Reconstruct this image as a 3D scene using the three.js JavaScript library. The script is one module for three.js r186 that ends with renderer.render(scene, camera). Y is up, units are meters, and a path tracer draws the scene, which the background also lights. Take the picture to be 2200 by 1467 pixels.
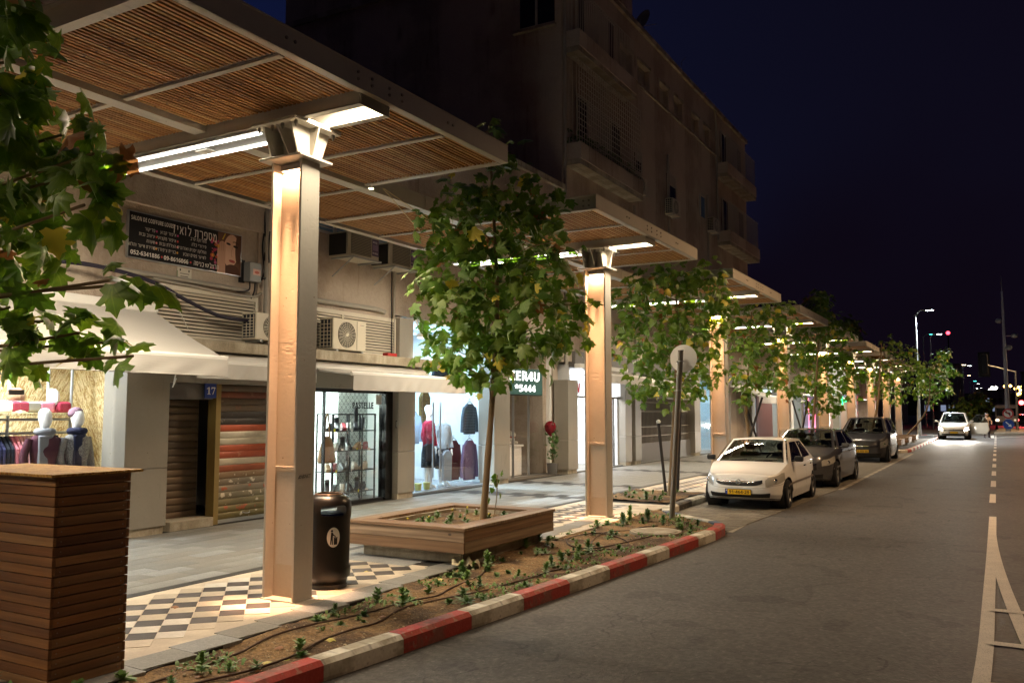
import * as THREE from 'three';
import { mergeGeometries, mergeVertices, toCreasedNormals } from 'three/addons/utils/BufferGeometryUtils.js';
import { RoundedBoxGeometry } from 'three/addons/geometries/RoundedBoxGeometry.js';
import { RectAreaLightUniformsLib } from 'three/addons/lights/RectAreaLightUniformsLib.js';
import { MarchingCubes } from 'three/addons/objects/MarchingCubes.js';
import { Brush, Evaluator, SUBTRACTION } from 'three-bvh-csg';

// ---------------------------------------------------------------- camera, sky, moon, exposure
RectAreaLightUniformsLib.init();
const scene = new THREE.Scene();
const camera = new THREE.PerspectiveCamera(43.576, 2200 / 1467, 0.1, 1500);
const EYE = new THREE.Vector3(0, 1.75, 0);
camera.position.copy(EYE);
camera.rotation.order = 'YXZ';
camera.rotation.set(4.72 * Math.PI / 180, 29.53 * Math.PI / 180, 0);
camera.updateMatrixWorld(true);
const renderer = new THREE.WebGLRenderer({ antialias: true });
renderer.setSize(1024, 682);
renderer.toneMapping = THREE.LinearToneMapping;
renderer.toneMappingExposure = 1.55;
renderer.shadowMap.enabled = true;

// seeded randomness and tileable value noise
let seed = 7;
const rnd = () => { seed = (seed * 1664525 + 1013904223) >>> 0; return seed / 4294967296; };
const reseed = s => { seed = s >>> 0; for (let i = 0; i < 4; i++) rnd(); };
const rr = (a, b) => a + (b - a) * rnd();
const hash = (x, y, s) => { let h = Math.imul(x, 374761393) ^ Math.imul(y, 668265263) ^ Math.imul(s, 2147483647 ^ 0x5bd1e995); h = Math.imul(h ^ (h >>> 13), 1274126177); return ((h ^ (h >>> 16)) >>> 0) / 4294967296; };
function vnoise(x, y, px, py, s = 1) {
  const xi = Math.floor(x), yi = Math.floor(y), fx = x - xi, fy = y - yi, u = fx * fx * (3 - 2 * fx), v = fy * fy * (3 - 2 * fy);
  const m = (a, p) => ((a % p) + p) % p, h = (i, j) => hash(m(xi + i, px), m(yi + j, py), s);
  return (h(0, 0) * (1 - u) + h(1, 0) * u) * (1 - v) + (h(0, 1) * (1 - u) + h(1, 1) * u) * v;
}
// fbm over the unit square, tileable; fx/fy are the base counts of cells
function fbm(u, v, fx, fy, oct = 4, s = 1) { let a = 0, w = .5, t = 0; for (let o = 0; o < oct; o++) { a += w * vnoise(u * fx, v * fy, fx, fy, s + o * 17); t += w; w *= .5; fx *= 2; fy *= 2; } return a / t; }
const clamp = (x, a = 0, b = 1) => Math.min(b, Math.max(a, x));
const lerp = (a, b, t) => a + (b - a) * t;
const smooth = (a, b, x) => { const t = clamp((x - a) / (b - a)); return t * t * (3 - 2 * t); };

{ // night sky: deep blue air with dim cloud banks
  const W = 512, H = 256, d = new Float32Array(W * H * 4);
  for (let j = 0; j < H; j++) for (let i = 0; i < W; i++) {
    const u = i / W, el = (j / H - .5) * Math.PI;             // row 0 is the bottom
    const up = Math.max(0, Math.sin(el));
    const c = smooth(.42, .62, fbm(u, j / H, 5, 4, 5, 3));
    const k = 1 - .85 * c;
    const o = (j * W + i) * 4, b = .85 + .35 * Math.exp(-up * 3);
    const w = .55 + .45 * Math.cos((u - .03) * 2 * Math.PI); d[o] = .0026 * b * (.8 + .2 * k); d[o + 1] = .0030 * b * (.5 + .5 * k) * (.5 + 1.3 * w ** 4 * k); d[o + 2] = .0130 * b * (.38 + .62 * k) * (.34 + 1.9 * w ** 6 * k); d[o + 3] = 1;
  }
  const sky = new THREE.DataTexture(d, W, H, THREE.RGBAFormat, THREE.FloatType);
  sky.mapping = THREE.EquirectangularReflectionMapping; sky.magFilter = sky.minFilter = THREE.LinearFilter; sky.needsUpdate = true;
  scene.background = sky; scene.environment = sky;
  const moon = new THREE.DirectionalLight(0xbfd0ff, 0.012);
  moon.position.set(30, 50, 20); moon.castShadow = true; moon.name = 'moonlight';
  Object.assign(moon.shadow.camera, { left: -60, right: 60, top: 60, bottom: -60, near: 1, far: 200 });
  scene.add(moon, moon.target);
}

// ---------------------------------------------------------------- building helpers
const V = (x, y, z) => new THREE.Vector3(x, y, z);
const PAV = 0.13;
const names = new Map();
function numbered(n) { const c = names.get(n) || 0; names.set(n, c + 1); return c ? n + '_' + String(c).padStart(3, '0') : n; }
function fix(g) { // one layout for every geometry so that any can be merged
  if (g.index) { const t = g.toNonIndexed(); g = t; }
  for (const k of Object.keys(g.attributes)) if (!['position', 'normal', 'uv'].includes(k)) g.deleteAttribute(k);
  if (!g.attributes.normal) g.computeVertexNormals();
  if (!g.attributes.uv) g.setAttribute('uv', new THREE.BufferAttribute(new Float32Array(g.attributes.position.count * 2), 2));
  g.morphAttributes = {}; return g;
}
const merge = list => list.length === 1 ? list[0] : mergeGeometries(list.map(fix), false);
// uv in metres from the dominant axis of each face; long = axis along which u runs
function uvm(g, s = 1, ox = 0, oy = 0) {
  g = fix(g); const p = g.attributes.position, n = g.attributes.normal, uv = g.attributes.uv;
  for (let i = 0; i < p.count; i++) {
    const ax = Math.abs(n.getX(i)), ay = Math.abs(n.getY(i)), az = Math.abs(n.getZ(i));
    const [a, b] = ay >= ax && ay >= az ? [p.getX(i), p.getZ(i)] : ax >= az ? [p.getZ(i), p.getY(i)] : [p.getX(i), p.getY(i)];
    uv.setXY(i, a * s + ox, b * s + oy);
  }
  return g;
}
function swapUV(g) { const uv = g.attributes.uv; for (let i = 0; i < uv.count; i++) uv.setXY(i, uv.getY(i), uv.getX(i)); return g; }
const mv = (g, x = 0, y = 0, z = 0, rx = 0, ry = 0, rz = 0) => { if (rx) g.rotateX(rx); if (ry) g.rotateY(ry); if (rz) g.rotateZ(rz); return g.translate(x, y, z); };
// box from min/max corners, optionally with rounded edges
function bx(x0, x1, y0, y1, z0, z1, r = 0) {
  const w = Math.abs(x1 - x0), h = Math.abs(y1 - y0), d = Math.abs(z1 - z0);
  r = Math.min(r, w * .45, h * .45, d * .45);
  const g = r > 0 ? new RoundedBoxGeometry(w, h, d, 1, r) : new THREE.BoxGeometry(w, h, d);
  return uvm(g.translate((x0 + x1) / 2, (y0 + y1) / 2, (z0 + z1) / 2));
}
function cyl(x, y0, y1, z, r0, r1 = r0, seg = 16) { return fix(new THREE.CylinderGeometry(r1, r0, y1 - y0, seg).translate(x, (y0 + y1) / 2, z)); }
function rod(a, b, r0, r1 = r0, seg = 8) { // a bar between two points
  const d = b.clone().sub(a), g = new THREE.CylinderGeometry(r1, r0, d.length(), seg);
  g.applyQuaternion(new THREE.Quaternion().setFromUnitVectors(V(0, 1, 0), d.normalize())); g.translate((a.x + b.x) / 2, (a.y + b.y) / 2, (a.z + b.z) / 2); return fix(g);
}
function tube(pts, r, seg = 8, n = 0) { return fix(new THREE.TubeGeometry(new THREE.CatmullRomCurve3(pts.map(p => p.isVector3 ? p : V(...p))), n || pts.length * 6, r, seg)); }
function ball(x, y, z, rx, ry = rx, rz = rx, s = 14) { return fix(new THREE.SphereGeometry(1, s, Math.ceil(s * .7)).scale(rx, ry, rz).translate(x, y, z)); }
function extr(shape, depth, bevel = 0) { return new THREE.ExtrudeGeometry(shape, { depth, bevelEnabled: bevel > 0, bevelSize: bevel, bevelThickness: bevel, bevelSegments: 1, curveSegments: 10 }); }
function poly(pts) { const s = new THREE.Shape(); pts.forEach(([x, y], i) => i ? s.lineTo(x, y) : s.moveTo(x, y)); s.closePath(); return s; }
// sheet of rows of points: rows[j][i] = [x,y,z]
function sheet(rows, closed = false) {
  const nj = rows.length, ni = rows[0].length, pos = [], uv = [], idx = [];
  rows.forEach((r, j) => r.forEach((p, i) => { pos.push(p[0], p[1], p[2]); uv.push(i / (ni - 1), j / (nj - 1)); }));
  for (let j = 0; j < nj - 1; j++) for (let i = 0; i < ni - (closed ? 0 : 1); i++) { const i2 = (i + 1) % ni; const a = j * ni + i, b = j * ni + i2, c = (j + 1) * ni + i2, d = (j + 1) * ni + i; idx.push(a, b, d, b, c, d); }
  const g = new THREE.BufferGeometry(); g.setAttribute('position', new THREE.Float32BufferAttribute(pos, 3)); g.setAttribute('uv', new THREE.Float32BufferAttribute(uv, 2)); g.setIndex(idx); g.computeVertexNormals(); return g;
}
function mesh(name, geo, mat, parent) {
  const m = new THREE.Mesh(Array.isArray(geo) ? merge(geo) : geo, mat); m.name = name; m.castShadow = m.receiveShadow = true; parent.add(m); return m;
}
function thing(name, label, category, [x, y, z] = [0, 0, 0], turn = 0, group) {
  const o = new THREE.Group(); o.name = numbered(name); o.position.set(x, y, z); o.rotation.y = turn; o.userData = { label, category }; if (group) o.userData.group = group; scene.add(o); return o;
}
function solo(name, geo, mat, label, category, group, [x, y, z] = [0, 0, 0]) { // a thing that is one mesh
  const m = mesh(numbered(name), geo, mat, scene); m.position.set(x, y, z); m.userData = { label, category }; if (group) m.userData.group = group; return m;
}
function struct(name, geo, mat) { const m = mesh(numbered(name), geo, mat, scene); m.userData.kind = 'structure'; return m; }
function dup(o, pos, turn = 0, label) { const c = o.clone(); c.name = numbered(o.name.replace(/_\d{3}$/, '')); c.userData = { ...o.userData }; if (label) c.userData.label = label; c.position.set(...pos); c.rotation.y = turn; scene.add(c); return c; }
// pixel of the photograph (2200 wide) to a point at a distance measured along the lens axis
const CAMR = V(1, 0, 0).applyQuaternion(camera.quaternion), CAMU = V(0, 1, 0).applyQuaternion(camera.quaternion), CAMF = V(0, 0, -1).applyQuaternion(camera.quaternion), FPX = 1835;
const dir = (px, py) => CAMF.clone().addScaledVector(CAMR, (px - 1100) / FPX).addScaledVector(CAMU, -(py - 733.5) / FPX);
const at = (px, py, depth) => EYE.clone().addScaledVector(dir(px, py), depth);
const onX = (px, py, X) => { const d = dir(px, py); return EYE.clone().addScaledVector(d, X / d.x); };
const onY = (px, py, Y) => { const d = dir(px, py); return EYE.clone().addScaledVector(d, (Y - 1.75) / d.y); };
const onZ = (px, py, Z) => { const d = dir(px, py); return EYE.clone().addScaledVector(d, Z / d.z); };

// ---------------------------------------------------------------- textures and materials
function tex(w, h, fn, srgb = true, rx = 1, ry = 1) {
  const d = new Uint8Array(w * h * 4);
  for (let j = 0; j < h; j++) for (let i = 0; i < w; i++) { const c = fn(i / w, j / h), o = (j * w + i) * 4; d[o] = clamp(c[0]) * 255; d[o + 1] = clamp(c[1]) * 255; d[o + 2] = clamp(c[2]) * 255; d[o + 3] = 255; }
  const t = new THREE.DataTexture(d, w, h); t.wrapS = t.wrapT = THREE.RepeatWrapping; t.magFilter = THREE.LinearFilter; t.minFilter = THREE.LinearMipmapLinearFilter; t.generateMipmaps = true;
  if (srgb) t.colorSpace = THREE.SRGBColorSpace; t.repeat.set(rx, ry); t.needsUpdate = true; return t;
}
const grey = v => [v, v, v];
const mix3 = (a, b, t) => [lerp(a[0], b[0], t), lerp(a[1], b[1], t), lerp(a[2], b[2], t)];
const hex = h => [(h >> 16 & 255) / 255, (h >> 8 & 255) / 255, (h & 255) / 255];
const std = (color, o = {}) => new THREE.MeshStandardMaterial({ color, roughness: .7, ...o });
const phys = (color, o = {}) => new THREE.MeshPhysicalMaterial({ color, roughness: .5, ...o });
function canvasTex(w, h, draw) {
  const c = document.createElement('canvas'); c.width = w; c.height = h; const g = c.getContext('2d'); draw(g, w, h);
  const t = new THREE.CanvasTexture(c); t.colorSpace = THREE.SRGBColorSpace; return t;
}
const T = {};
T.fine = tex(256, 256, (u, v) => grey(fbm(u, v, 64, 64, 2, 5)), false);
T.asphaltC = tex(1024, 1024, (u, v) => {
  const n = fbm(u, v, 340, 340, 1, 11), b = fbm(u, v, 7, 5, 5, 12), st = hash(Math.floor(u * 700), Math.floor(v * 700), 9);
  let g = .32 + .10 * (n - .5) + .07 * (b - .5) + (st > .965 ? .10 * (st - .9) * 10 : 0);
  const cr = fbm(u, v, 9, 9, 4, 33), pt = fbm(u, v, 4, 3, 2, 37); if (Math.abs(cr - .5) < .0035 && b > .47) g -= .09; if (pt > .66) g -= .018; else if (pt > .657) g -= .05; if (fbm(u, v, 22, 22, 3, 39) > .74) g -= .05;
  return [g * 1.04, g, g * .95];
}, true, .11, .11);
T.asphaltB = tex(512, 512, (u, v) => grey(.5 * fbm(u, v, 128, 128, 2, 21) + .5 * hash(Math.floor(u * 256), Math.floor(v * 256), 4)), false, .5, .5);
const stuccoFn = (base, stain, s) => (u, v) => {
  const n = fbm(u, v, 90, 90, 2, s), b = fbm(u, v, 3, 3, 5, s + 3), streak = smooth(.62, .85, fbm(u, v, 40, 3, 3, s + 7)) * smooth(.35, .7, b);
  return mix3(mix3(base, stain, .55 * smooth(.45, .75, b) + .45 * streak), grey(.5), .10 * (n - .5)).map(c => c + .07 * (n - .5));
};
T.stuccoC = tex(512, 512, stuccoFn(hex(0xc4b6a6), hex(0x93806f), 40), true, .3, .3);
T.stuccoB = tex(512, 512, (u, v) => grey(.6 * fbm(u, v, 60, 60, 3, 44) + .4 * fbm(u, v, 160, 160, 1, 45)), false, .8, .8);
const woodFn = (a, b, s, fx = 2, fy = 40, knots = true) => (u, v) => {
  const w = fbm(u, v, 2, 4, 3, s) * 1.6, g = fbm(u, (v + .03 * w) % 1, fx, fy, 4, s + 1), f = fbm(u, v, 4, 160, 2, s + 2), big = fbm(u, v, 3, 3, 3, s + 5);
  let c = mix3(a, b, clamp(.15 + 1.1 * (g - .2) + .25 * (f - .5) + .4 * (big - .5)));
  if (knots) { const cu = u * 4, cv = v * 6, iu = Math.floor(cu), iv = Math.floor(cv); if (hash(iu, iv, s) > .82) { const du = (cu - iu - .3 - .4 * hash(iu, iv, s + 1)), dv = (cv - iv - .3 - .4 * hash(iu, iv, s + 2)) * .5; const d = Math.hypot(du, dv); if (d < .07) c = mix3(c, mix3(b, [0.05, .03, .02], .6), smooth(.07, .02, d)); } }
  return c;
};
T.slatC = tex(512, 512, woodFn(hex(0xd6ae72), hex(0x9c7444), 60, 2, 30), true, .5, 1.5);
T.boxC = tex(512, 384, woodFn(hex(0xa37a4c), hex(0x5f4228), 70, 2, 26), true, .6, 1.2);
T.planterC = tex(512, 384, woodFn(hex(0xb39c82), hex(0x705b46), 80, 2, 34), true, .6, 1.2);
T.woodB = tex(512, 512, (u, v) => grey(fbm(u, v, 3, 90, 3, 91)), false, .6, 1.2);
T.osbC = tex(640, 640, (u, v) => { // overlapping wood strands lying every way
  const tones = [0xd6c494, 0xb39560, 0xe2d2a6, 0xa78550, 0xcdb682, 0xbfa46c, 0xdccb9c].map(hex); let c = hex(0xc9b27c), sh = 1;
  for (let k = 0; k < 7; k++) { const a = [.1, 1.2, 2.3, .7, 2.9, 1.7, 2.05][k], ca = Math.cos(a), sa = Math.sin(a), x = (u * ca + v * sa) * [15, 18, 14, 20, 16, 13, 19][k] + k * 3.7, y = (-u * sa + v * ca) * [80, 95, 70, 105, 85, 75, 90][k]; const j = Math.floor(y), i = Math.floor(x + hash(j, k, 5) * 3), fx = x + hash(j, k, 5) * 3 - i, fy = y - j; if (hash(i, j, 60 + k) > .42) { c = tones[Math.floor(hash(i, j, 90 + k) * 7)]; sh = (fx < .03 || fy < .12) ? .84 : .97 + .06 * hash(i, j, 30); } }
  const g = fbm(u, v, 120, 120, 2, 15); return c.map(q => q * sh * (.94 + .12 * g));
}, true, .8, .8);
T.concC = tex(512, 512, (u, v) => { const n = fbm(u, v, 4, 4, 5, 110), f = fbm(u, v, 128, 128, 2, 111), st = smooth(.55, .8, fbm(u, v, 24, 2, 3, 112)); return mix3(hex(0xb3a996), hex(0x857a66), .7 * smooth(.35, .7, n) + .3 * st).map(c => c + .08 * (f - .5)); }, true, .7, .7);
T.soilC = tex(640, 640, (u, v) => { const n = fbm(u, v, 6, 6, 5, 120), f = fbm(u, v, 100, 100, 3, 121), s = hash(Math.floor(u * 300), Math.floor(v * 300), 77); let c = mix3(hex(0x836845), hex(0x4d3b29), smooth(.3, .7, n)); c = c.map(q => q * (.7 + .6 * f)); if (s > .985) c = mix3(c, hex(0xcdbb98), .7); else if (s < .03) c = c.map(q => q * .5); return c; }, true, .6, .6);
T.soilB = tex(512, 512, (u, v) => grey(.6 * fbm(u, v, 20, 20, 4, 130) + .4 * fbm(u, v, 90, 90, 2, 131)), false, .6, .6);
T.slabC = tex(512, 512, (u, v) => { const n = fbm(u, v, 5, 5, 4, 140), f = fbm(u, v, 128, 128, 2, 141), s = hash(Math.floor(u * 256), Math.floor(v * 256), 3); let g = .56 + .10 * (n - .5) + .12 * (f - .5) + (s > .98 ? .06 : 0); return [g, g, g * .98]; }, true, .9, .9);
T.paintC = tex(512, 512, (u, v) => { const n = fbm(u, v, 4, 4, 4, 150), f = fbm(u, v, 60, 60, 2, 151); const chip = smooth(.90, .93, fbm(u, v, 40, 40, 2, 153)), st = smooth(.66, .86, fbm(u, v, 30, 4, 3, 154)) * smooth(.45, .7, n); const g = .73 + .05 * (n - .5) + .02 * (f - .5) - .07 * st; return mix3([g, g * .965, g * .90], [.45, .38, .30], .7 * chip); }, true, .7, .7);
T.paintB = tex(512, 512, (u, v) => { const f = fbm(u, v, 70, 70, 2, 161), d = fbm(u, v, 16, 16, 2, 160), gouge = smooth(.80, .86, fbm(u, v, 12, 30, 2, 162)); return grey(.5 + .35 * (f - .5) + .2 * (d - .5) - .5 * gouge); }, false, .9, .9);
T.leafC = tex(256, 256, (u, v) => { const n = fbm(u, v, 6, 6, 4, 170), vein = Math.min(Math.abs(u - .5), Math.abs(Math.abs(u - .5) - .35 * v)) < .012 ? .08 : 0; const c = mix3(hex(0x94b23e), hex(0x64902f), n); return c.map(q => q + vein); });
T.barkC = tex(256, 256, (u, v) => { const n = fbm(u, v, 10, 4, 4, 180), b = smooth(.55, .7, fbm(u, v, 5, 3, 3, 181)); return mix3(mix3(hex(0x8d7758), hex(0x5f4c36), n), hex(0xb5a583), b * .6); }, true, 1, 1);
T.clothB = tex(256, 256, (u, v) => grey(.5 + .25 * Math.sin(u * 2 * Math.PI * 64) + .25 * Math.sin(v * 2 * Math.PI * 64)), false, 4, 4);

const M = {};
M.asphalt = std(0xffffff, { map: T.asphaltC, bumpMap: T.asphaltB, bumpScale: .005, roughness: .68 });
M.stucco = std(0xffffff, { map: T.stuccoC, bumpMap: T.stuccoB, bumpScale: .012, roughness: .95 });
M.stuccoDim = M.stucco;
M.steel = std(0xffffff, { map: T.paintC, bumpMap: T.paintB, bumpScale: .0012, roughness: .42 });          // cream painted steel
M.steelRough = std(0xfff6ea, { map: T.paintC, bumpMap: T.paintB, bumpScale: .0013, roughness: .45 });      // thick textured paint in the web of the columns
M.bolt = std(0x8f8b82, { metalness: .7, roughness: .45 });
M.slats = [0xffffff, 0xe6d2bd, 0xf6dcb6, 0xd2bca0].map(c => std(c, { map: T.slatC, roughness: .62 }));
M.boxWood = [0xffffff, 0xdccab6, 0xeedcc6, 0xc4ac98].map(c => std(c, { map: T.boxC, bumpMap: T.woodB, bumpScale: .002, roughness: .5 }));
M.planterWood = [0xffffff, 0xe6d6c6, 0xd0bda9].map(c => std(c, { map: T.planterC, bumpMap: T.woodB, bumpScale: .002, roughness: .65 }));
M.osb = std(0xffffff, { map: T.osbC, roughness: .75 });
M.osbLid = std(0xd9b878, { map: T.osbC, roughness: .7 });
M.conc = std(0xffffff, { map: T.concC, bumpMap: T.fine, bumpScale: .003, roughness: .9 });
M.concDark = M.conc;
M.soil = std(0xffffff, { map: T.soilC, bumpMap: T.soilB, bumpScale: .02, roughness: 1 });
M.slab = [0xffffff, 0xf0eee8, 0xdcdad4, 0xe8e2d8].map(c => std(c, { map: T.slabC, bumpMap: T.fine, bumpScale: .0012, roughness: .55 }));
M.slabDark = std(0x6f6c68, { map: T.slabC, roughness: .55 });
M.joint = std(0x4c463e, { map: T.slabC, roughness: .95 });
const tileMap = (a, b, s) => tex(256, 256, (u, v) => { const n = fbm(u, v, 4, 4, 4, s), f = fbm(u, v, 90, 90, 2, s + 1); return mix3(a, b, smooth(.3, .75, n)).map(q => q + .07 * (f - .5)); }, true, 1, 1);
T.tileL = tileMap(hex(0xdcd5c8), hex(0xc4bbae), 200); T.tileD = tileMap(hex(0x5f5a58), hex(0x494543), 210);
M.tileLight = [0xffffff, 0xf0e8dc, 0xe2dacd].map(c => std(c, { map: T.tileL, bumpMap: T.fine, bumpScale: .001, roughness: .5 }));
M.tileDark = [0xffffff, 0xe6e2e0, 0xd2cfcc].map(c => std(c, { map: T.tileD, bumpMap: T.fine, bumpScale: .001, roughness: .5 }));
const kerbMap = (base, worn, s) => tex(256, 256, (u, v) => { const n = fbm(u, v, 5, 5, 5, s), f = fbm(u, v, 60, 60, 2, s + 1); const sc = smooth(.60, .70, fbm(u, v, 3, 18, 3, s + 5)), ch = smooth(.70, .76, fbm(u, v, 24, 24, 3, s + 6)); return mix3(mix3(mix3(base, worn, .9 * smooth(.50, .68, n)), [.24, .22, .20], .22 * sc), [.62, .58, .5], .5 * ch).map(q => q + .08 * (f - .5)); }, true, 1, 1);
M.kerbRed = std(0xffffff, { map: kerbMap(hex(0xb03a2e), hex(0x8c5547), 220), bumpMap: T.fine, bumpScale: .002, roughness: .6 });
M.kerbWhite = std(0xffffff, { map: kerbMap(hex(0xd9d3c2), hex(0xa39a84), 230), bumpMap: T.fine, bumpScale: .002, roughness: .65 });
M.kerbBlack = std(0xffffff, { map: kerbMap(hex(0x35312e), hex(0x5a544c), 240), roughness: .65 });
M.kerbBlue = std(0xffffff, { map: kerbMap(hex(0x4a5a72), hex(0x7d7f80), 250), roughness: .65 });
M.kerbGrey = std(0xffffff, { map: kerbMap(hex(0xa89f8d), hex(0x857b69), 260), bumpMap: T.fine, bumpScale: .002, roughness: .8 });
M.paver = [0xd8cbb6, 0xc4b8a4, 0xb5a894].map(c => std(c, { map: T.slabC, bumpMap: T.fine, bumpScale: .002, roughness: .7 }));
M.lineWhite = std(0xffffff, { map: tex(512, 512, (u, v) => { const s = hash(Math.floor(u * 256), Math.floor(v * 256), 6), n = fbm(u, v, 8, 8, 4, 270); const g = .84 + .1 * (n - .5) - (s > .9 ? .22 : 0); return [g, g * .96, g * .9]; }, true, .8, .8), roughness: .7 });
M.cladLight = std(0xc9c7c4, { roughness: .45, map: T.paintC });
M.cladDark = std(0x6a6764, { roughness: .5 });
M.white = std(0xe9e7e2, { roughness: .6 });
M.whiteGloss = std(0xe9e7e2, { roughness: .3 });
M.black = std(0x16151a, { roughness: .5 });
M.blackGloss = std(0x101010, { roughness: .25 });
M.alu = std(0xb9bcc0, { metalness: .85, roughness: .35 });
M.chrome = std(0xd8d8d8, { metalness: 1, roughness: .12 });
M.galv = std(0xa7a9a8, { metalness: .5, roughness: .5 });
M.glass = phys(0xffffff, { transmission: 1, thickness: 0, roughness: .02, ior: 1.45, transparent: true });
M.fabricAwn = std(0xbdb9b3, { roughness: .65, side: THREE.DoubleSide, bumpMap: T.fine, bumpScale: .001 });
M.cable = std(0x1c1a1f, { roughness: .6 });
M.pvc = std(0xa8a296, { roughness: .55 });
M.bark = std(0xffffff, { map: T.barkC, roughness: .9 });
M.leaf = [0xffffff, 0xe6eab0, 0xc6d8a0, 0xf2ec9a].map(c => phys(c, { map: T.leafC, roughness: .55, transmission: .55, thickness: 0, side: THREE.DoubleSide }));
M.leafYellow = phys(0xd9c84a, { roughness: .6, transmission: .35, thickness: 0, side: THREE.DoubleSide });
M.leafBrown = phys(0xa06a3a, { roughness: .7, transmission: .25, thickness: 0, side: THREE.DoubleSide });
M.seedling = [0x5c8038, 0x6d9142, 0x527536].map(c => phys(c, { roughness: .6, transmission: .25, thickness: 0, side: THREE.DoubleSide }));
const glow = (c, i = 1) => new THREE.MeshStandardMaterial({ color: 0x000000, emissive: c, emissiveIntensity: i, roughness: 1 });
const WARM = new THREE.Color(1, .85, .63), COOL = new THREE.Color(.70, .86, 1), SODIUM = new THREE.Color(1, .63, .33), ORANGE = new THREE.Color(1, .53, .28);
function area(color, intensity, w, h, pos, target, parent = scene) { const l = new THREE.RectAreaLight(color, intensity, w, h); l.position.copy(pos); parent.add(l); l.lookAt(parent === scene ? target : parent.localToWorld(target.clone())); return l; }
function spot(color, cd, pos, target, angle, penumbra, radius = 2, parent = scene) {
  const s = new THREE.SpotLight(color, cd, 0, angle, penumbra, 2); s.position.copy(pos); s.target.position.copy(target); s.castShadow = true; s.shadow.radius = radius; s.shadow.bias = -.0005; parent.add(s, s.target); return s;
}
// ---------------------------------------------------------------- ground, road, markings
const sheetXZ = (x0, x1, z0, z1, y) => uvm(new THREE.PlaneGeometry(x1 - x0, z1 - z0).rotateX(-Math.PI / 2).translate((x0 + x1) / 2, y, (z0 + z1) / 2));
struct('ground', sheetXZ(-400, 400, -700, 120, -.02), M.asphalt);
struct('road', sheetXZ(-5.2, 7.4, -420, 60, 0), M.asphalt);
struct('far_pavement', bx(7.4, 14, -.1, PAV, -420, 60), M.concDark);
const lane = struct('lane_markings', sheetXZ(-.20, -.09, -21.1, -19.1, .005), M.lineWhite);
lane.name = 'lane_markings';
{ // solid divider that forks towards the camera, a hatched island, then dashes
  const strip = (pts, w) => { const L = [], R = []; pts.forEach(([x, z], i) => { const a = pts[Math.max(0, i - 1)], b = pts[Math.min(pts.length - 1, i + 1)]; const dx = b[0] - a[0], dz = b[1] - a[1], l = Math.hypot(dx, dz), nx = -dz / l * w / 2, nz = dx / l * w / 2; L.push([x + nx, .004, z + nz]); R.push([x - nx, .004, z - nz]); }); return uvm(sheet([L, R])); };
  const cx = z => -.13 - .02 * clamp((z + 12) / 8) - .06 * clamp((z + 8) / 3) ** 2;
  const left = []; for (let z = -16.6; z <= -4; z += .4) left.push([cx(z), z]);
  mesh('divider_line', strip(left, .105), M.lineWhite, lane);
  const arm = []; for (let z = -14.2; z <= -5; z += .4) { const t = (z + 14.2); arm.push([-.13 + .0045 * t * t + .012 * t, z]); }
  mesh('divider_line', strip(arm, .105).translate(0, .004, 0), M.lineWhite, lane);
  for (const z of [-8.8, -7.55, -6.4, -5.4]) mesh('hatch_line', sheetXZ(cx(z), 1.2, z - .06, z + .06, .0125), M.lineWhite, lane);
  for (let i = 0, z = -23.15; z > -72; z -= 4.05, i++) mesh('lane_dash', sheetXZ(-.20, -.09, z - 2, z, .005), M.lineWhite, lane);
}

// ---------------------------------------------------------------- pavement: slabs, diamond tiles
const edgeX = z => z > -13.4 ? -4.72 - .065 * (-z - 3.5) : -5.12;           // front edge of the pavement beside the soil strip
const pav = struct('pavement', uvm(mv(extr(poly([[-10.7, -4], [-4.25, -4], [-4.35, 0], [edgeX(-3.5), 3.5], [edgeX(-7.8), 7.8], [edgeX(-13.2), 13.2], [-5.12, 14.2], [-5.12, 40], [-3.5, 40.6], [-3.5, 68], [-10.7, 68]]), .2), 0, PAV - .21, 0, 0, 0, 0).rotateX(0)), M.joint);
{ // the shape above was drawn in x and -z; turn it flat
  const g = extr(poly([[-10.7, -30], [-4.0, -30], [-4.35, 0], [edgeX(-3.5), 3.5], [edgeX(-7.8), 7.8], [edgeX(-13.2), 13.2], [-5.15, 14.2], [-5.15, 40], [-3.5, 40.6], [-3.5, 68], [-10.7, 68]]), .2);
  g.rotateX(-Math.PI / 2); g.translate(0, PAV - .206, 0); pav.geometry = uvm(g);
}
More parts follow.
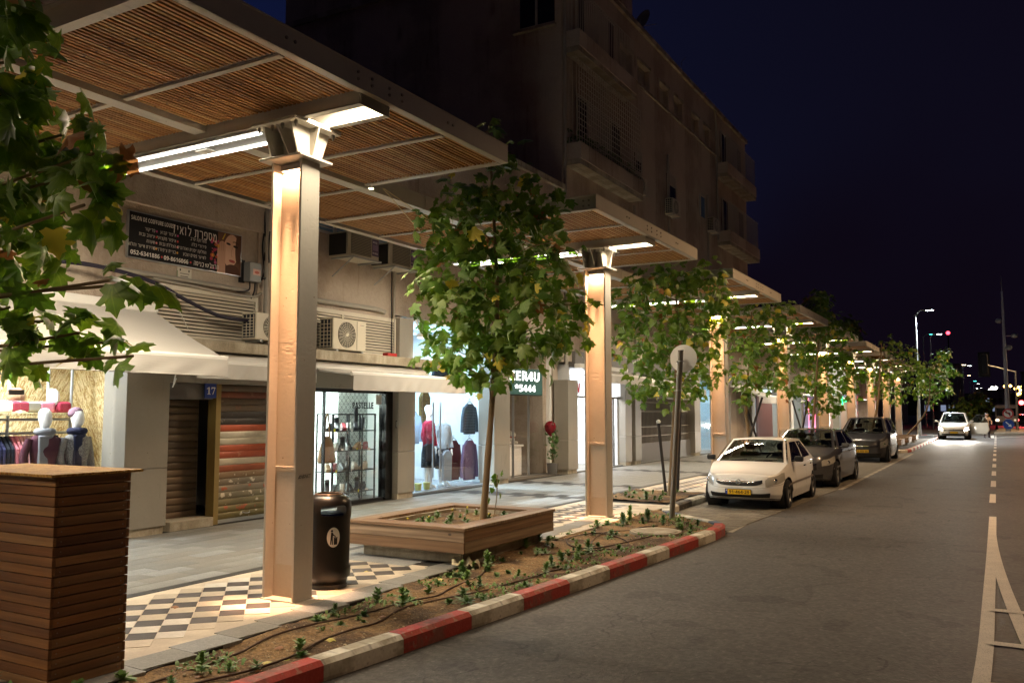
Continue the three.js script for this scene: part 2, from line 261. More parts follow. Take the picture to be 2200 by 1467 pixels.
{
  reseed(11);
  // grey slabs in running bond, long side along the street
  const L = .5, W = .25, gap = .006, variants = [0, 1, 2].map(i => uvm(new RoundedBoxGeometry(W - gap, .03, L - gap, 1, .003), 1, i * 1.7, i * .9));
  const halfV = uvm(new RoundedBoxGeometry(W - gap, .03, L / 2 - gap, 1, .003));
  const all = [];
  for (let r = 0; r < 12; r++) { const x = -6.93 - W * r; for (let z = -3 - (r % 2) * L / 2; z > -38; z -= L) { if (x < -9.72) continue; all.push([x, z]); } }
  all.sort((a, b) => b[1] * .87 - b[0] * -.49 - (a[1] * .87 - a[0] * -.49));
  const rest = [];
  all.forEach(([x, z], i) => {
    const band = [-14.9, -17.6, -22.6, -27.6].some(b => Math.abs(z - b) < L / 2);
    const mat = band && z < -14 ? M.slabDark : M.slab[Math.floor(rnd() * 4)];
    if (i < 290) { const m = mesh('slab', variants[i % 3], mat, pav); m.position.set(x, PAV - .015 + rr(-.001, .001), z); m.rotation.z = rr(-.003, .003); }
    else rest.push([variants[i % 3].clone().translate(x, PAV - .015 + rr(-.001, .001), z), band]);
  });
  const a = mesh('slabs', rest.filter(r => !r[1]).map(r => r[0]), M.slab[1], pav); a.userData.kind = 'stuff';
  const b = rest.filter(r => r[1]).map(r => r[0]); if (b.length) { const c = mesh('dark_slabs', b, M.slabDark, pav); c.userData.kind = 'stuff'; }
  for (let z = -2.6; z > -38; z -= .6) { const m = mesh('border_slab', uvm(new RoundedBoxGeometry(.115, .03, .594, 1, .003)), M.slabDark, pav); m.position.set(-6.74, PAV - .0145, z); }
  // diamond tiles round each column, dark and light by turns
  const s = .2, d = s * Math.SQRT2, tg = uvm(new RoundedBoxGeometry(s - .005, .02, s - .005, 1, .002).rotateY(Math.PI / 4)), list = [];
  for (const [z0, z1] of [[-2.5, -7.45], [-10.05, -14.4], [-17.2, -21.4], [-23.8, -28.0], [-30.6, -35]]) {
    mesh('tile_bed', bx(-6.68, -5.02, PAV - .02, PAV - .004, z1 - .1, z0 + .1), M.tileLight[1], pav);
    for (let j = 0; j * d / 2 <= z0 - z1; j++) for (let i = 0; i < 12; i++) {
      const x = -6.46 + i * d / 2, z = z0 - .14 - j * d / 2; if ((i + j) % 2) continue;
      const lim = Math.min(-5.03, edgeX(z) - .30); if (x + d / 2 > lim || z - d / 2 < z1) continue;
      list.push([x, z, i % 2, i, j]);
    }
  }
  list.sort((a, b) => b[1] - a[1]);
  const far = [[], []];
  list.forEach(([x, z, dk], n) => {
    const y = PAV - .010 + rr(-.0008, .0008);
    if (n < 290) { const m = mesh(dk ? 'dark_tile' : 'light_tile', tg, (dk ? M.tileDark : M.tileLight)[Math.floor(rnd() * 3)], pav); m.position.set(x, y, z); m.rotation.x = rr(-.004, .004); }
    else far[dk].push(tg.clone().translate(x, y, z));
  });
  far.forEach((l, i) => { const m = mesh(i ? 'dark_tiles' : 'light_tiles', l, i ? M.tileDark[0] : M.tileLight[0], pav); m.userData.kind = 'stuff'; });
  // row of slabs along the edge of the soil, and plain slabs round the planter
  for (let z = -2.2; z > -13.0; z -= .42) { const g = uvm(new RoundedBoxGeometry(.27, .03, .414, 1, .003)); const m = mesh('edge_slab', g, M.slab[Math.floor(rnd() * 4)], pav); m.position.set(edgeX(z) - .139, PAV - .0135, z); m.rotation.y = -.065; }
  for (let z = -7.66; z > -9.95; z -= .42) for (let x = -6.55; x < -5.3; x += .42) { const m = mesh('edge_slab', uvm(new RoundedBoxGeometry(.414, .03, .414, 1, .003)), M.slab[Math.floor(rnd() * 4)], pav); m.position.set(x, PAV - .0146, z); }
  // drain grating near the shoe shop
  const g = solo('drain_grate', [bx(-7.9, -7.3, PAV + .002, PAV + .008, -9.7, -9.1), ...Array.from({ length: 14 }, (_, i) => bx(-7.88, -7.32, PAV + .008, PAV + .014, -9.68 + i * .041, -9.66 + i * .041))], M.galv, 'flat metal drain grate set in the grey paving by the planter', 'grate');
}

// ---------------------------------------------------------------- kerb stones
const kerb = struct('kerb', bx(-5.16, -5.02, -.2, .02, -39, -14.6), M.kerbGrey);
function kerbRun(pts, mats, h = PAV, wd = .15) { // one stone between each two points; the traffic side is on the right of the path
  for (let i = 0; i + 1 < pts.length; i++) {
    const a = pts[i], b = pts[i + 1], dx = b[0] - a[0], dz = b[1] - a[1], len = Math.hypot(dx, dz), g = .006;
    const s = poly([[0, -.1], [wd, -.1], [wd, h - .028], [wd - .03, h], [.006, h], [0, h - .006]]);
    const e = uvm(extr(s, len - g, .003)); e.translate(-wd, 0, g / 2);
    const nx = -dz / len, nz = dx / len;
    const m = mesh('kerb_stone', e, mats[i % mats.length], kerb);
    m.position.set(a[0], rr(-.002, .003), a[1]); m.rotation.y = Math.atan2(dx, dz); if (true) m.scale.x = -1;
  }
}
const outer = [[-4.02, -1.0], [-4.0, -1.85], [-3.98, -2.7], [-3.945, -3.54], [-3.895, -4.38], [-3.83, -5.16], [-3.775, -6.0], [-3.72, -6.78], [-3.665, -7.6], [-3.61, -8.46], [-3.55, -9.4], [-3.51, -10.05], [-3.455, -11.03], [-3.425, -11.7], [-3.44, -12.2]];
kerbRun(outer, [M.kerbWhite, M.kerbRed]);
kerbRun([[-3.44, -12.2], [-3.52, -12.52], [-3.70, -12.78], [-4.05, -13.06], [-4.42, -13.34], [-4.74, -13.70], [-4.90, -14.15]], [M.kerbRed, M.kerbBlue, M.kerbWhite, M.kerbWhite, M.kerbBlue, M.kerbWhite]);
{ const p = [[-4.90, -14.15], [-4.96, -14.75]]; for (let z = -15.6; z > -39.5; z -= .85) p.push([-5.0, z]); kerbRun(p, [M.kerbWhite, M.kerbBlack, M.kerbWhite, M.kerbBlack, M.kerbBlack]); }
{ const p = [[-5.0, -39.6], [-4.4, -39.8], [-3.8, -40.1], [-3.42, -40.7]]; for (let z = -41.6; z > -66; z -= .95) p.push([-3.34, z]); p.push([-3.6, -66.8], [-4.3, -67.4], [-5.4, -67.8]); kerbRun(p, [M.kerbWhite, M.kerbRed]); }

// ---------------------------------------------------------------- parking bay
const bay = struct('parking_bay', (() => { const g = extr(poly([[-5.02, 14.2], [-4.75, 13.6], [-3.5, 12.6], [-3.34, 16.4], [-3.2, 20.6], [-3.19, 39.8], [-5.02, 39.6]]), .02); g.rotateX(-Math.PI / 2); g.translate(0, -.011, 0); return uvm(g); })(), M.paver[2]);
{
  reseed(21); const pg = uvm(new RoundedBoxGeometry(.212, .03, .142, 1, .003)), rest = []; let n = 0;
  const bayEdge = z => z > -16.4 ? lerp(-3.5, -3.34, (-z - 12.6) / 3.8) : z > -20.6 ? lerp(-3.34, -3.2, (-z - 16.4) / 4.2) : -3.2;
  for (let z = -12.75, j = 0; z > -39.4; z -= .147, j++) for (let x = -4.9 + (j % 2) * .108; x < -3.2; x += .217) {
    const left = z > -14.3 ? lerp(-3.55, -4.95, clamp((-z - 12.5) / 1.6)) : -4.98; if (x - .1 < left || x + .1 > bayEdge(z)) continue;
    if (n++ < 290) { const m = mesh('paver', pg, M.paver[Math.floor(rnd() * 3)], bay); m.position.set(x, -.003 + rr(-.0015, .0015), z); }
    else rest.push(pg.clone().translate(x, -.003 + rr(-.0015, .0015), z));
  }
  const m = mesh('pavers', rest, M.paver[1], bay); m.userData.kind = 'stuff';
  mesh('bay_edging', bx(-3.20, -3.10, -.01, .006, -39.6, -20.6), M.kerbGrey, bay);
  mesh('bay_edging', (() => { const g = bx(-.05, .05, -.01, .006, 0, 8.1); g.rotateY(Math.PI + Math.atan2(-.33, 8.1) * -1); g.translate(-3.47, 0, -12.55); return uvm(g); })(), M.kerbGrey, bay);
}

// ---------------------------------------------------------------- shade canopies over the pavement
const PITCH = 6.75, Z0 = -5.65, XC = -5.46;
const canopyGeo = {};
{
  const y = v => v - PAV, X = v => v - XC, B = (x0, x1, y0, y1, z0, z1, r) => bx(X(x0), X(x1), y(y0), y(y1), z0, z1, r);
  const C = canopyGeo;
  C.flange = s => B(XC + s * .17 - .013, XC + s * .17 + .013, PAV, 4.0, -.115, .115, .003);
  C.web = B(XC - .157, XC + .157, PAV, 4.0, -.012, .012);
  C.panel = s => B(XC - .125, XC + .145, .42, 1.22, s * .012, s * .020, .002);
  C.seam = s => B(XC - .15, XC + .15, 1.26, 1.272, s * .013, s * .024, .002);
  C.footPlate = B(XC - .19, XC + .19, PAV - .005, PAV + .012, -.13, .13, .004);
  C.lowPlate = B(XC - .25, XC + .25, 4.0, 4.022, -.21, .21, .003);
  const trap = (b, t, h) => poly([[-b, 0], [b, 0], [t, h], [-t, h]]);
  const capPlates = [];
  for (const s of [-1, 1]) { const g = extr(trap(.14, .25, .275), .016); g.rotateY(Math.PI / 2); g.translate(s * .16 - .008, 4.022 - PAV, 0); capPlates.push(uvm(g)); }
  { const g = extr(trap(.2, .24, .275), .016); g.translate(0, 4.022 - PAV, -.008); capPlates.push(uvm(g)); }
  for (const s of [-1, 1]) { const g = extr(poly([[0, 0], [.03, 0], [.11, .275], [0, .275]]), .014); if (s < 0) g.rotateY(Math.PI); g.translate(s * .168, 4.022 - PAV, -.007 * s); capPlates.push(uvm(g)); }
  for (const sx of [-1, 0, 1]) for (const sz of [-1, 1]) { const g = extr(poly([[0, 0], [.05, 0], [.24, .275], [0, .275]]), .012); g.rotateY(sz < 0 ? Math.PI / 2 : -Math.PI / 2); g.translate(sx * .15, 4.022 - PAV, sz * .008); capPlates.push(uvm(g)); }
  C.capital = merge(capPlates);
  C.topPlates = merge([B(XC - .27, XC + .27, 4.297, 4.313, -.30, .30, .003), B(XC - .27, XC + .27, 4.319, 4.335, -.30, .30, .003)]);
  const nut = (x, yy, z) => [cyl(X(x), y(yy) - .03, y(yy), z, .017, .017, 6), cyl(X(x), y(yy) - .05, y(yy) - .03, z, .009, .009, 6)];
  C.nuts = merge([-.22, -.06, .06, .22].flatMap(dx => [-.24, .24].flatMap(z => nut(XC + dx * 1.0, 4.297, z))));
  // the pair of cross beams that carries the roof, open below
  C.beams = merge([-1, 1].flatMap(s => [B(-8.12, -4.56, 4.335, 4.565, s * .20 - .006, s * .20 + .006), B(-8.12, -4.56, 4.335, 4.349, Math.min(s * .206, s * .13), Math.max(s * .206, s * .13)), B(-8.12, -4.56, 4.551, 4.565, Math.min(s * .206, s * .13), Math.max(s * .206, s * .13)), B(-4.572, -4.556, 4.335, 4.56, -.19, .19)]));
  C.tray = B(-8.13, -5.76, 4.305, 4.333, -.178, .178, .003);
  C.junction = B(-6.75, -6.58, 4.292, 4.306, -.05, .05, .003);
  C.strip = s => B(-8.10, -5.79, 4.296, 4.305, s * .125 - .02, s * .125 + .02);
  C.lampTop = B(-5.14, -4.60, 4.50, 4.52, -.05, .05);
  C.wash = s => B(XC - .125, XC + .125, 3.93, 3.985, s > 0 ? .022 : -.062, s > 0 ? .062 : -.022, .004);
  C.washFace = s => B(XC - .115, XC + .115, 3.924, 3.9305, s > 0 ? .028 : -.056, s > 0 ? .056 : -.028);
  C.fascia = merge([B(-4.512, -4.5, 4.43, 4.625, -2.2, 2.2), B(-4.58, -4.495, 4.43, 4.441, -2.2, 2.2), B(-4.58, -4.495, 4.616, 4.627, -2.2, 2.2)]);
  C.end = s => merge([B(-6.42, -4.514, 4.43, 4.622, s * 2.16 - .006, s * 2.16 + .006), B(-6.42, -4.582, 4.427, 4.438, s * 2.16 - .045, s * 2.16 + .045), B(-6.42, -4.582, 4.615, 4.626, s * 2.16 - .045, s * 2.16 + .045)]);
  C.mid = B(-6.58, -6.422, 4.392, 4.585, -3.365, 3.365, .003);
  C.inner = merge([B(-8.20, -8.13, 4.40, 4.57, -3.365, 3.365, .003), B(-8.13, -8.09, 4.40, 4.412, -3.365, 3.365)]);
  C.divO = s => B(-6.42, -4.582, 4.418, 4.436, s * 1.08 - .026, s * 1.08 + .026, .002);
  C.divI = z => B(-8.09, -6.582, 4.404, 4.424, z - .026, z + .026, .002);
  // slats along the street
  C.slat = len => B(XC - .0135, XC + .0135, 4.436, 4.460, -len / 2, len / 2, .002);
  C.bolts = []; const bo = (yy, z) => mv(fix(new THREE.CylinderGeometry(.014, .014, .012, 6)), X(-4.494), y(yy), z, 0, 0, Math.PI / 2);
  for (const z of [-.30, -.12, .12, .30]) for (const yy of [4.50, 4.56]) C.bolts.push(bo(yy, z));
  for (const s of [-1, 1]) for (const dz of [-.045, .045]) C.bolts.push(bo(4.53, s * 1.08 + dz));
  C.endBolts = []; for (const dx of [-4.62, -4.70]) for (const yy of [4.49, 4.56]) C.endBolts.push(mv(fix(new THREE.CylinderGeometry(.014, .014, .012, 6)), X(dx), y(yy), 2.171, Math.PI / 2));
  C.outerCells = [[1.13, 2.11], [.235, 1.03], [-1.03, -.235], [-2.11, -1.13]];
  C.innerCells = [[2.235, 3.345], [1.11, 2.17], [.235, 1.05], [-1.05, -.235], [-2.17, -1.11], [-3.345, -2.235]];
}
const slatLens = {};
const slatGeo = len => { const k = len.toFixed(3); if (!slatLens[k]) { const g = canopyGeo.slat(len); slatLens[k] = [0, 1, 2].map(i => { const c = g.clone(); const uv = c.attributes.uv; for (let n = 0; n < uv.count; n++) uv.setXY(n, uv.getX(n) * 1 + i * .37, uv.getY(n) + i * .21); return c; }); } return slatLens[k]; };
const LED = 225, mLED = glow(new THREE.Color(1, .93, .80), 7), mTrough = glow(new THREE.Color(1, .92, .74), 3.0), mWash = glow(new THREE.Color(1, .75, .5), 5);
const shapes = {}; const once = (k, f) => shapes[k] || (shapes[k] = f());
let farSlats = null;
function canopy(k, label) {
  reseed(100 + k);
  const C = canopyGeo, t = thing('street_canopy', label, 'canopy', [XC, PAV, Z0 - PITCH * k], 0, 'slatted canopies along the pavement');
  const col = mesh('column_web', C.web, M.steelRough, t);
  for (const s of [-1, 1]) mesh('column_flange', once('fl' + s, () => C.flange(s)), M.steel, t);
  for (const s of [-1, 1]) { mesh('access_panel', once('ap' + s, () => C.panel(s)), M.steel, t); mesh('cover_strip', once('cs' + s, () => C.seam(s)), M.steel, t); }
  mesh('foot_plate', C.footPlate, M.steel, t);
  const cap = mesh('capital', C.capital, M.steel, t); mesh('bearing_plate', C.lowPlate, M.steel, cap); mesh('bearing_plate', C.topPlates, M.steel, cap); mesh('bolts', C.nuts, M.bolt, cap).userData.kind = 'stuff';
  mesh('cross_beam', C.beams, M.steel, t);
  const tray = mesh('light_tray', C.tray, M.alu, t); mesh('junction_box', C.junction, M.white, tray);
  for (const s of [-1, 1]) { mesh('led_strip_light', once('st' + s, () => C.strip(s)), mLED, t); area(WARM, LED, 2.3, .04, V(-6.945 - XC, 4.294 - PAV, s * .125), V(-6.945 - XC, 0, s * .125), t); }
  mesh('trough_light', C.lampTop, mTrough, t); area(WARM, LED * .9, .52, .09, V(-4.87 - XC, 4.498 - PAV, 0), V(-4.87 - XC, 0, 0), t);
  for (const s of [-1, 1]) { const w = mesh('wash_lamp', once('wa' + s, () => C.wash(s)), M.cladDark, t); mesh('wash_light', once('wf' + s, () => C.washFace(s)), mWash, w);
    if (k >= 0 && k < 3 && s > 0) for (const dx of [-.07, .07]) spot(ORANGE, 88, V(dx, 3.915 - PAV, .098), V(dx * 1.3, 0, .12), .17, 1, 2, t); else spot(ORANGE, 135, V(0, 3.915 - PAV, s * .098), V(0, 0, s * .12), .17, 1, 2.2, t);
  }
  for (const s of [-1, 1]) area(ORANGE, 520, .23, .03, V(0, 3.921 - PAV, s * .042), V(0, 0, s * .042), t);
  mesh('fascia', C.fascia, M.steel, t); for (const s of [-1, 1]) mesh('end_beam', once('en' + s, () => C.end(s)), M.steel, t);
  mesh('middle_beam', C.mid, M.steel, t); mesh('inner_beam', C.inner, M.steel, t);
  for (const s of [-1, 1]) mesh('divider', once('do' + s, () => C.divO(s)), M.steel, t);
  for (const z of [-3.345, -2.2, -1.08, 1.08, 2.2, 3.345]) mesh('divider', once('di' + z, () => C.divI(z)), M.steel, t);
  if (k >= 0 && k < 2) { C.bolts.forEach(b => mesh('bolt', b, M.bolt, t)); C.endBolts.forEach(b => mesh('bolt', b, M.bolt, t)); } else mesh('bolts', once('bo', () => merge(C.bolts)), M.bolt, t).userData.kind = 'stuff';
  const cells = [];
  for (const [a, b] of C.outerCells) for (let i = 0; i < 36; i++) cells.push([-4.605 - i * .0505, a, b]);
  for (const [a, b] of C.innerCells) for (let i = 0; i < 29; i++) cells.push([-6.625 - i * .0505, a, b]);
  if (k === 0) {
    const rest = [];
    cells.forEach(([x, a, b], i) => { const g = slatGeo(b - a)[i % 3], dx = rr(-.002, .002), dy = rr(-.002, .002);
      if (i < 294) { const m = mesh('slat', g, M.slats[Math.floor(rnd() * 4)], t); m.position.set(x - XC + dx, dy, (a + b) / 2); }
      else rest.push(g.clone().translate(x - XC + dx, dy, (a + b) / 2)); });
    if (rest.length) mesh('slats', rest, M.slats[1], t).userData.kind = 'stuff';
  } else {
    if (!farSlats) { farSlats = [0, 1].map(p => merge(cells.filter((_, i) => i % 2 === p).map(([x, a, b], i) => slatGeo(b - a)[i % 3].clone().translate(x - XC + rr(-.002, .002), rr(-.002, .002), (a + b) / 2)))); }
    farSlats.forEach((g, i) => mesh('slats', g, M.slats[i], t).userData.kind = 'stuff');
  }
  return t;
}
const canopyLabels = { '-1': 'cream steel canopy on one column standing before the wooden box, behind the camera', 0: 'cream steel canopy with wooden slats over the black litter bin and salon billboard', 1: 'slatted canopy on the column between the wooden planter and the round sign', 2: 'slatted canopy on the column beside the white parked sedan', 3: 'slatted canopy on the column beside the brown-grey sedan', 4: 'slatted canopy on the column between brown-grey sedan and dark minivan', 5: 'slatted canopy on the column beside the dark minivan', 6: 'slatted canopy just beyond the minivan, before the far planters', 7: 'slatted canopy beside the far timber planters', 8: 'last slatted canopy, next to the bright white street lamp pole' };
for (let k = -1; k <= 8; k++) canopy(k, canopyLabels[k] || 'far slatted canopy beyond the dark minivan');
// ---------------------------------------------------------------- lettering helpers
const { FontLoader } = await import('three/addons/loaders/FontLoader.js');
const { TextGeometry } = await import('three/addons/geometries/TextGeometry.js');
const fontB = await new FontLoader().loadAsync('fonts/droid/droid_sans_bold.typeface.json');
const fontS = await new FontLoader().loadAsync('fonts/droid/droid_serif_bold.typeface.json');
const letters = (s, size, depth, font = fontB, sx = 1) => fix(new TextGeometry(s, { font, size, depth, curveSegments: 4 }).scale(sx, 1, 1));
const HEB = { 'א': [[.1, 0, .9, 1], [.85, 0, .7, .45], [.3, .5, .12, 1]], 'ב': [[.1, 0, .75, 0, .8, .1, .8, 1], [.05, 1, .95, 1]], 'ג': [[.3, 0, .6, 0, .65, 1], [.62, .65, .3, 1]], 'ד': [[.05, 0, .95, 0], [.8, 0, .8, 1]], 'ה': [[.1, 0, .85, 0, .85, 1], [.15, .4, .15, 1]], 'ו': [[.3, 0, .55, 0, .6, .1, .6, 1]], 'ז': [[.25, 0, .75, 0], [.55, 0, .5, 1]], 'ח': [[.1, 0, .85, 0, .85, 1], [.15, 0, .15, 1]], 'י': [[.35, 0, .6, 0, .6, .45]], 'כ': [[.1, 0, .7, 0, .85, .15, .85, .85, .7, 1, .1, 1]], 'ל': [[.15, -.35, .15, 0, .85, 0, .8, .4, .45, 1]], 'מ': [[.15, 1, .3, .3, .1, 0], [.3, .3, .55, 0, .8, .1, .9, .4, .9, 1, .5, 1]], 'ם': [[.1, 0, .85, 0, .85, 1, .15, 1, .15, 0]], 'נ': [[.35, 0, .65, 0, .65, 1, .2, 1]], 'ס': [[.05, 0, .75, 0, .9, .4, .75, .85, .5, 1, .25, .85, .12, .4, .18, 0]], 'ע': [[.15, 0, .3, .75], [.85, 0, .8, .5, .6, .85, .05, 1.1]], 'פ': [[.25, .5, .15, .45, .15, .05, .3, 0, .7, 0, .85, .15, .85, .85, .7, 1, .1, 1]], 'צ': [[.1, 0, .85, .95, .1, 1], [.85, 0, .8, .3, .5, .5]], 'ק': [[.1, 0, .85, 0, .85, .2, .6, .9], [.18, .35, .18, 1.3]], 'ר': [[.1, 0, .7, 0, .85, .15, .85, 1]], 'ש': [[.1, 0, .2, .85, .5, 1, .85, .8, .9, 0], [.5, 0, .45, .5, .2, .7]], 'ת': [[.05, 0, .85, 0, .85, 1], [.25, 0, .25, .9, .05, 1]] };
const narrow = 'וזיןנג';
function hebrew(g, text, right, top, h, lw, sx = .8) { // written from right to left
  let x = right; g.lineWidth = lw; g.lineJoin = g.lineCap = 'round';
  for (const ch of text) {
    const w = h * sx * (narrow.includes(ch) ? .55 : 1); if (ch === ' ') { x -= h * .4; continue; }
    x -= w; for (const st of HEB[ch] || []) { g.beginPath(); for (let i = 0; i < st.length; i += 2) { const px = x + (narrow.includes(ch) ? (st[i] - .2) * 1.3 : st[i]) * w, py = top + st[i + 1] * h; i ? g.lineTo(px, py) : g.moveTo(px, py); } g.stroke(); }
    x -= h * .16;
  }
  return x;
}
const board = (w, h) => fix(new THREE.PlaneGeometry(w, h).rotateY(Math.PI / 2));   // faces the road
const printed = (t, o = {}) => new THREE.MeshStandardMaterial({ map: t, roughness: .45, ...o });
function loft(rings, seg = 16, cap = true) { // rings of [y, x, z, rx, rz]
  const rows = rings.map(([y, x, z, rx, rz]) => Array.from({ length: seg + 1 }, (_, i) => { const a = i / seg * Math.PI * 2; return [x + rx * Math.cos(a), y, z - rz * Math.sin(a)]; }));
  if (cap) { const c = r => r[0].map ? r.map(() => [r.reduce((s, p) => s + p[0], 0) / r.length, r[0][1], r.reduce((s, p) => s + p[2], 0) / r.length]) : r; rows.unshift(c(rows[0])); rows.push(c(rows[rows.length - 1])); }
  const g = mergeVertices(sheet(rows), 1e-4); g.computeVertexNormals(); return fix(g);
}

// ---------------------------------------------------------------- the two-storey shop building
const shopB = thing('shop_building', 'two-storey rendered building with shopfronts, roller shutter and louvre panels', 'building', [-10, 0, -6]);
const SB = (x0, x1, y0, y1, z0, z1, r) => bx(x0 + 10, x1 + 10, y0, y1, z0 + 6, z1 + 6, r);     // building coordinates
const part = (n, g, m, p = shopB) => mesh(n, g, m, p);
{
  reseed(31);
  part('wall', [SB(-10.4, -10, 2.62, 4.55, -13.1, 9), SB(-10.4, -9.93, 4.552, 7.7, -10.0, 9), SB(-10.4, -10.02, 4.40, 4.84, -13.1, -10.0), SB(-10.4, -9.95, 5.6, 7.7, -20.3, -10.0), SB(-10.4, -10.05, 3.62, 5.6, -20.3, -13.1)], M.stucco);
  part('roof', [SB(-20, -9.85, 7.7, 7.85, -20.3, 9)], M.concDark);
  part('back_wall', [SB(-20, -19.7, 0, 7.7, -20.3, 9), SB(-20, -10.4, 0, 7.7, 8.7, 9), SB(-20, -10.4, 0, 7.7, -20.3, -20.0)], M.stuccoDim);
  part('pilaster', SB(-10, -9.955, 2.78, 4.55, -9.78, -9.52), M.stucco);
  part('ledge', [SB(-10.0, -9.52, 2.60, 2.76, -14.05, 6, .01)], M.conc);
  // windows above the ledge, behind bars
  for (const [a, b] of [[-10.9, -11.95], [-12.15, -13.0]]) { const w = part('window', [SB(-10.2, -10.12, 4.84, 5.6, b, a)], M.cladDark); part('frame', [SB(-10.12, -10.06, 4.84, 4.90, b, a), SB(-10.12, -10.06, 4.9, 5.6, (a + b) / 2 - .03, (a + b) / 2 + .03), SB(-10.12, -10.06, 4.9, 5.6, b, b + .05), SB(-10.12, -10.06, 4.9, 5.6, a - .05, a)], M.white, w); part('pane', SB(-10.11, -10.10, 4.9, 5.6, b + .05, a - .05), phys(0x9fc4dd, { roughness: .15 }), w); for (let i = 0; i < 4; i++) part('bar', SB(-10.055, -10.04, 4.95 + i * .16, 4.965 + i * .16, b, a), M.white, w); }
  // louvre panels
  for (const [z0, z1] of [[-7.68, -9.50], [-10.05, -13.02]]) {
    const p = part('louvre_panel', [SB(-10.02, -9.99, 2.80, 3.47, z1, z0)], M.cladDark); const f = std(0xd9d0bf, { roughness: .55 });
    part('louvre_frame', [SB(-9.99, -9.945, 3.45, 3.52, z1 - .03, z0 + .03), SB(-9.99, -9.945, 2.78, 2.83, z1 - .03, z0 + .03), SB(-9.99, -9.945, 2.83, 3.45, z0 - .02, z0 + .03), SB(-9.99, -9.945, 2.83, 3.45, z1 - .03, z1 + .02), ...(z1 < -12 ? [SB(-9.99, -9.945, 2.83, 3.45, -11.55, -11.50)] : [])], f, p);
    for (let i = 0; i < 12; i++) { const g = bx(-.026, .026, -.003, .003, -(z0 - z1) / 2 + .021, (z0 - z1) / 2 - .021); g.rotateZ(-.75); g.translate(-9.965 + 10, 2.858 + i * .0515, (z0 + z1) / 2 + 6); part('louvre_slat', g, f, p); }
  }
  // drain pipes, conduits
  for (const [pts, r, m] of [[[[-9.95, 3.62, -6.9], [-9.95, 3.6, -9.35]], .035, M.pvc], [[[-9.93, 3.56, -7.6], [-9.93, 3.53, -9.45], [-9.95, 3.6, -9.6]], .022, M.pvc], [[[-9.95, 3.62, -10.2], [-9.95, 3.64, -12.6], [-9.95, 3.62, -12.7]], .045, M.pvc], [[[-9.9, 7.5, -9.62], [-9.9, 2.8, -9.64]], .03, M.pvc], [[[-9.95, 5.5, -12.98], [-9.95, 2.8, -13.0]], .022, M.pvc], [[[-9.95, 5.5, -12.9], [-9.95, 2.8, -12.92]], .012, M.cable]]) part('pipe', tube(pts.map(([x, y, z]) => V(x + 10, y, z + 6)), r, 8, 12), m);
  // ground floor frame: lintels over the openings, party walls
  part('lintel', [SB(-10.3, -9.84, 2.48, 2.60, -7.86, -2, .006), SB(-10.3, -9.86, 2.16, 2.60, -12.96, -7.86, .006)], M.cladLight);
  for (const g of [SB(-13.2, -10.06, PAV, 2.6, -7.86, -7.80), SB(-13.2, -10.06, PAV, 2.6, -10.54, -10.46), SB(-13.2, -10.12, PAV, 3.6, -13.52, -13.3), SB(-13.6, -10.06, PAV, 3.6, -17.2, -16.9), SB(-13.6, -10.3, PAV, 3.6, -20.32, -20.2)]) part('party_wall', g, M.white);
  const pil = (x1, z0, z1, h, m = M.cladLight) => { const p = part('pillar', [SB(-10.25, x1, PAV + .10, 1.0, z1, z0, .006), SB(-10.25, x1, 1.006, h, z1, z0, .006)], m); part('plinth', SB(-10.22, x1 - .03, PAV - .02, PAV + .098, z1 + .02, z0 - .02), M.conc, p); };
  pil(-9.78, -7.16, -7.82, 2.478); pil(-9.80, -12.97, -13.50, 2.58); pil(-9.83, -16.55, -17.26, 3.6); pil(-9.83, -20.36, -20.96, 2.6);
  part('black_post', SB(-10.1, -9.93, PAV, 2.155, -12.96, -12.76, .004), M.blackGloss);
  part('cladding', SB(-10.25, -9.86, 2.61, 3.55, -13.5, -13.06, .006), M.cladLight);
  part('lintel', SB(-10.3, -10.0, 3.30, 3.60, -20.3, -17.26), M.cladDark);
  // doorway recess with its dark shutter, step and number plate
  part('recess', [SB(-10.75, -10.62, PAV, 2.16, -8.76, -7.86), SB(-10.62, -9.95, 1.93, 2.155, -8.74, -7.88), SB(-10.62, -10.3, PAV, 1.93, -8.76, -8.72), SB(-10.62, -10.3, PAV, 1.93, -7.88, -7.86)], M.cladDark);
  const ds = part('roller_shutter', SB(-10.3, -10.27, PAV + .1, 1.93, -8.72, -7.88), std(0x4a3c2e)); const mDs = [0x6b5a48, 0x5f5040, 0x756350].map(c => std(c, { roughness: .5, metalness: .3 }));
  for (let i = 0; i < 18; i++) { const g = cyl(0, -.415, .415, 0, .05, .05, 10); g.scale(.35, 1, 1); g.rotateX(Math.PI / 2); g.translate(-10.265 + 10, PAV + .15 + i * .1, -8.3 + 6); part('shutter_slat', g, mDs[i % 3], ds); }
  part('step', [SB(-10.5, -9.86, PAV - .02, PAV + .12, -8.70, -7.95, .01)], M.conc);
  part('shutter_post', [SB(-10.05, -9.88, PAV, 2.155, -8.80, -8.71, .004)], std(0x8d7846, { roughness: .45, metalness: .4 }));
  const np = part('number_plate', SB(-9.90, -9.885, 1.95, 2.16, -8.74, -8.50, .004), std(0x1f3f9a, { roughness: .35 })); mesh('numeral', mv(letters('17', .105, .003, fontS), -9.885 + 10, 2.003, -8.53 + 6, 0, Math.PI / 2), M.white, np);
  // the striped roller shutter
  const sh = part('roller_shutter', SB(-10.02, -9.99, PAV + .02, 2.155, -10.46, -8.80), M.cladDark);
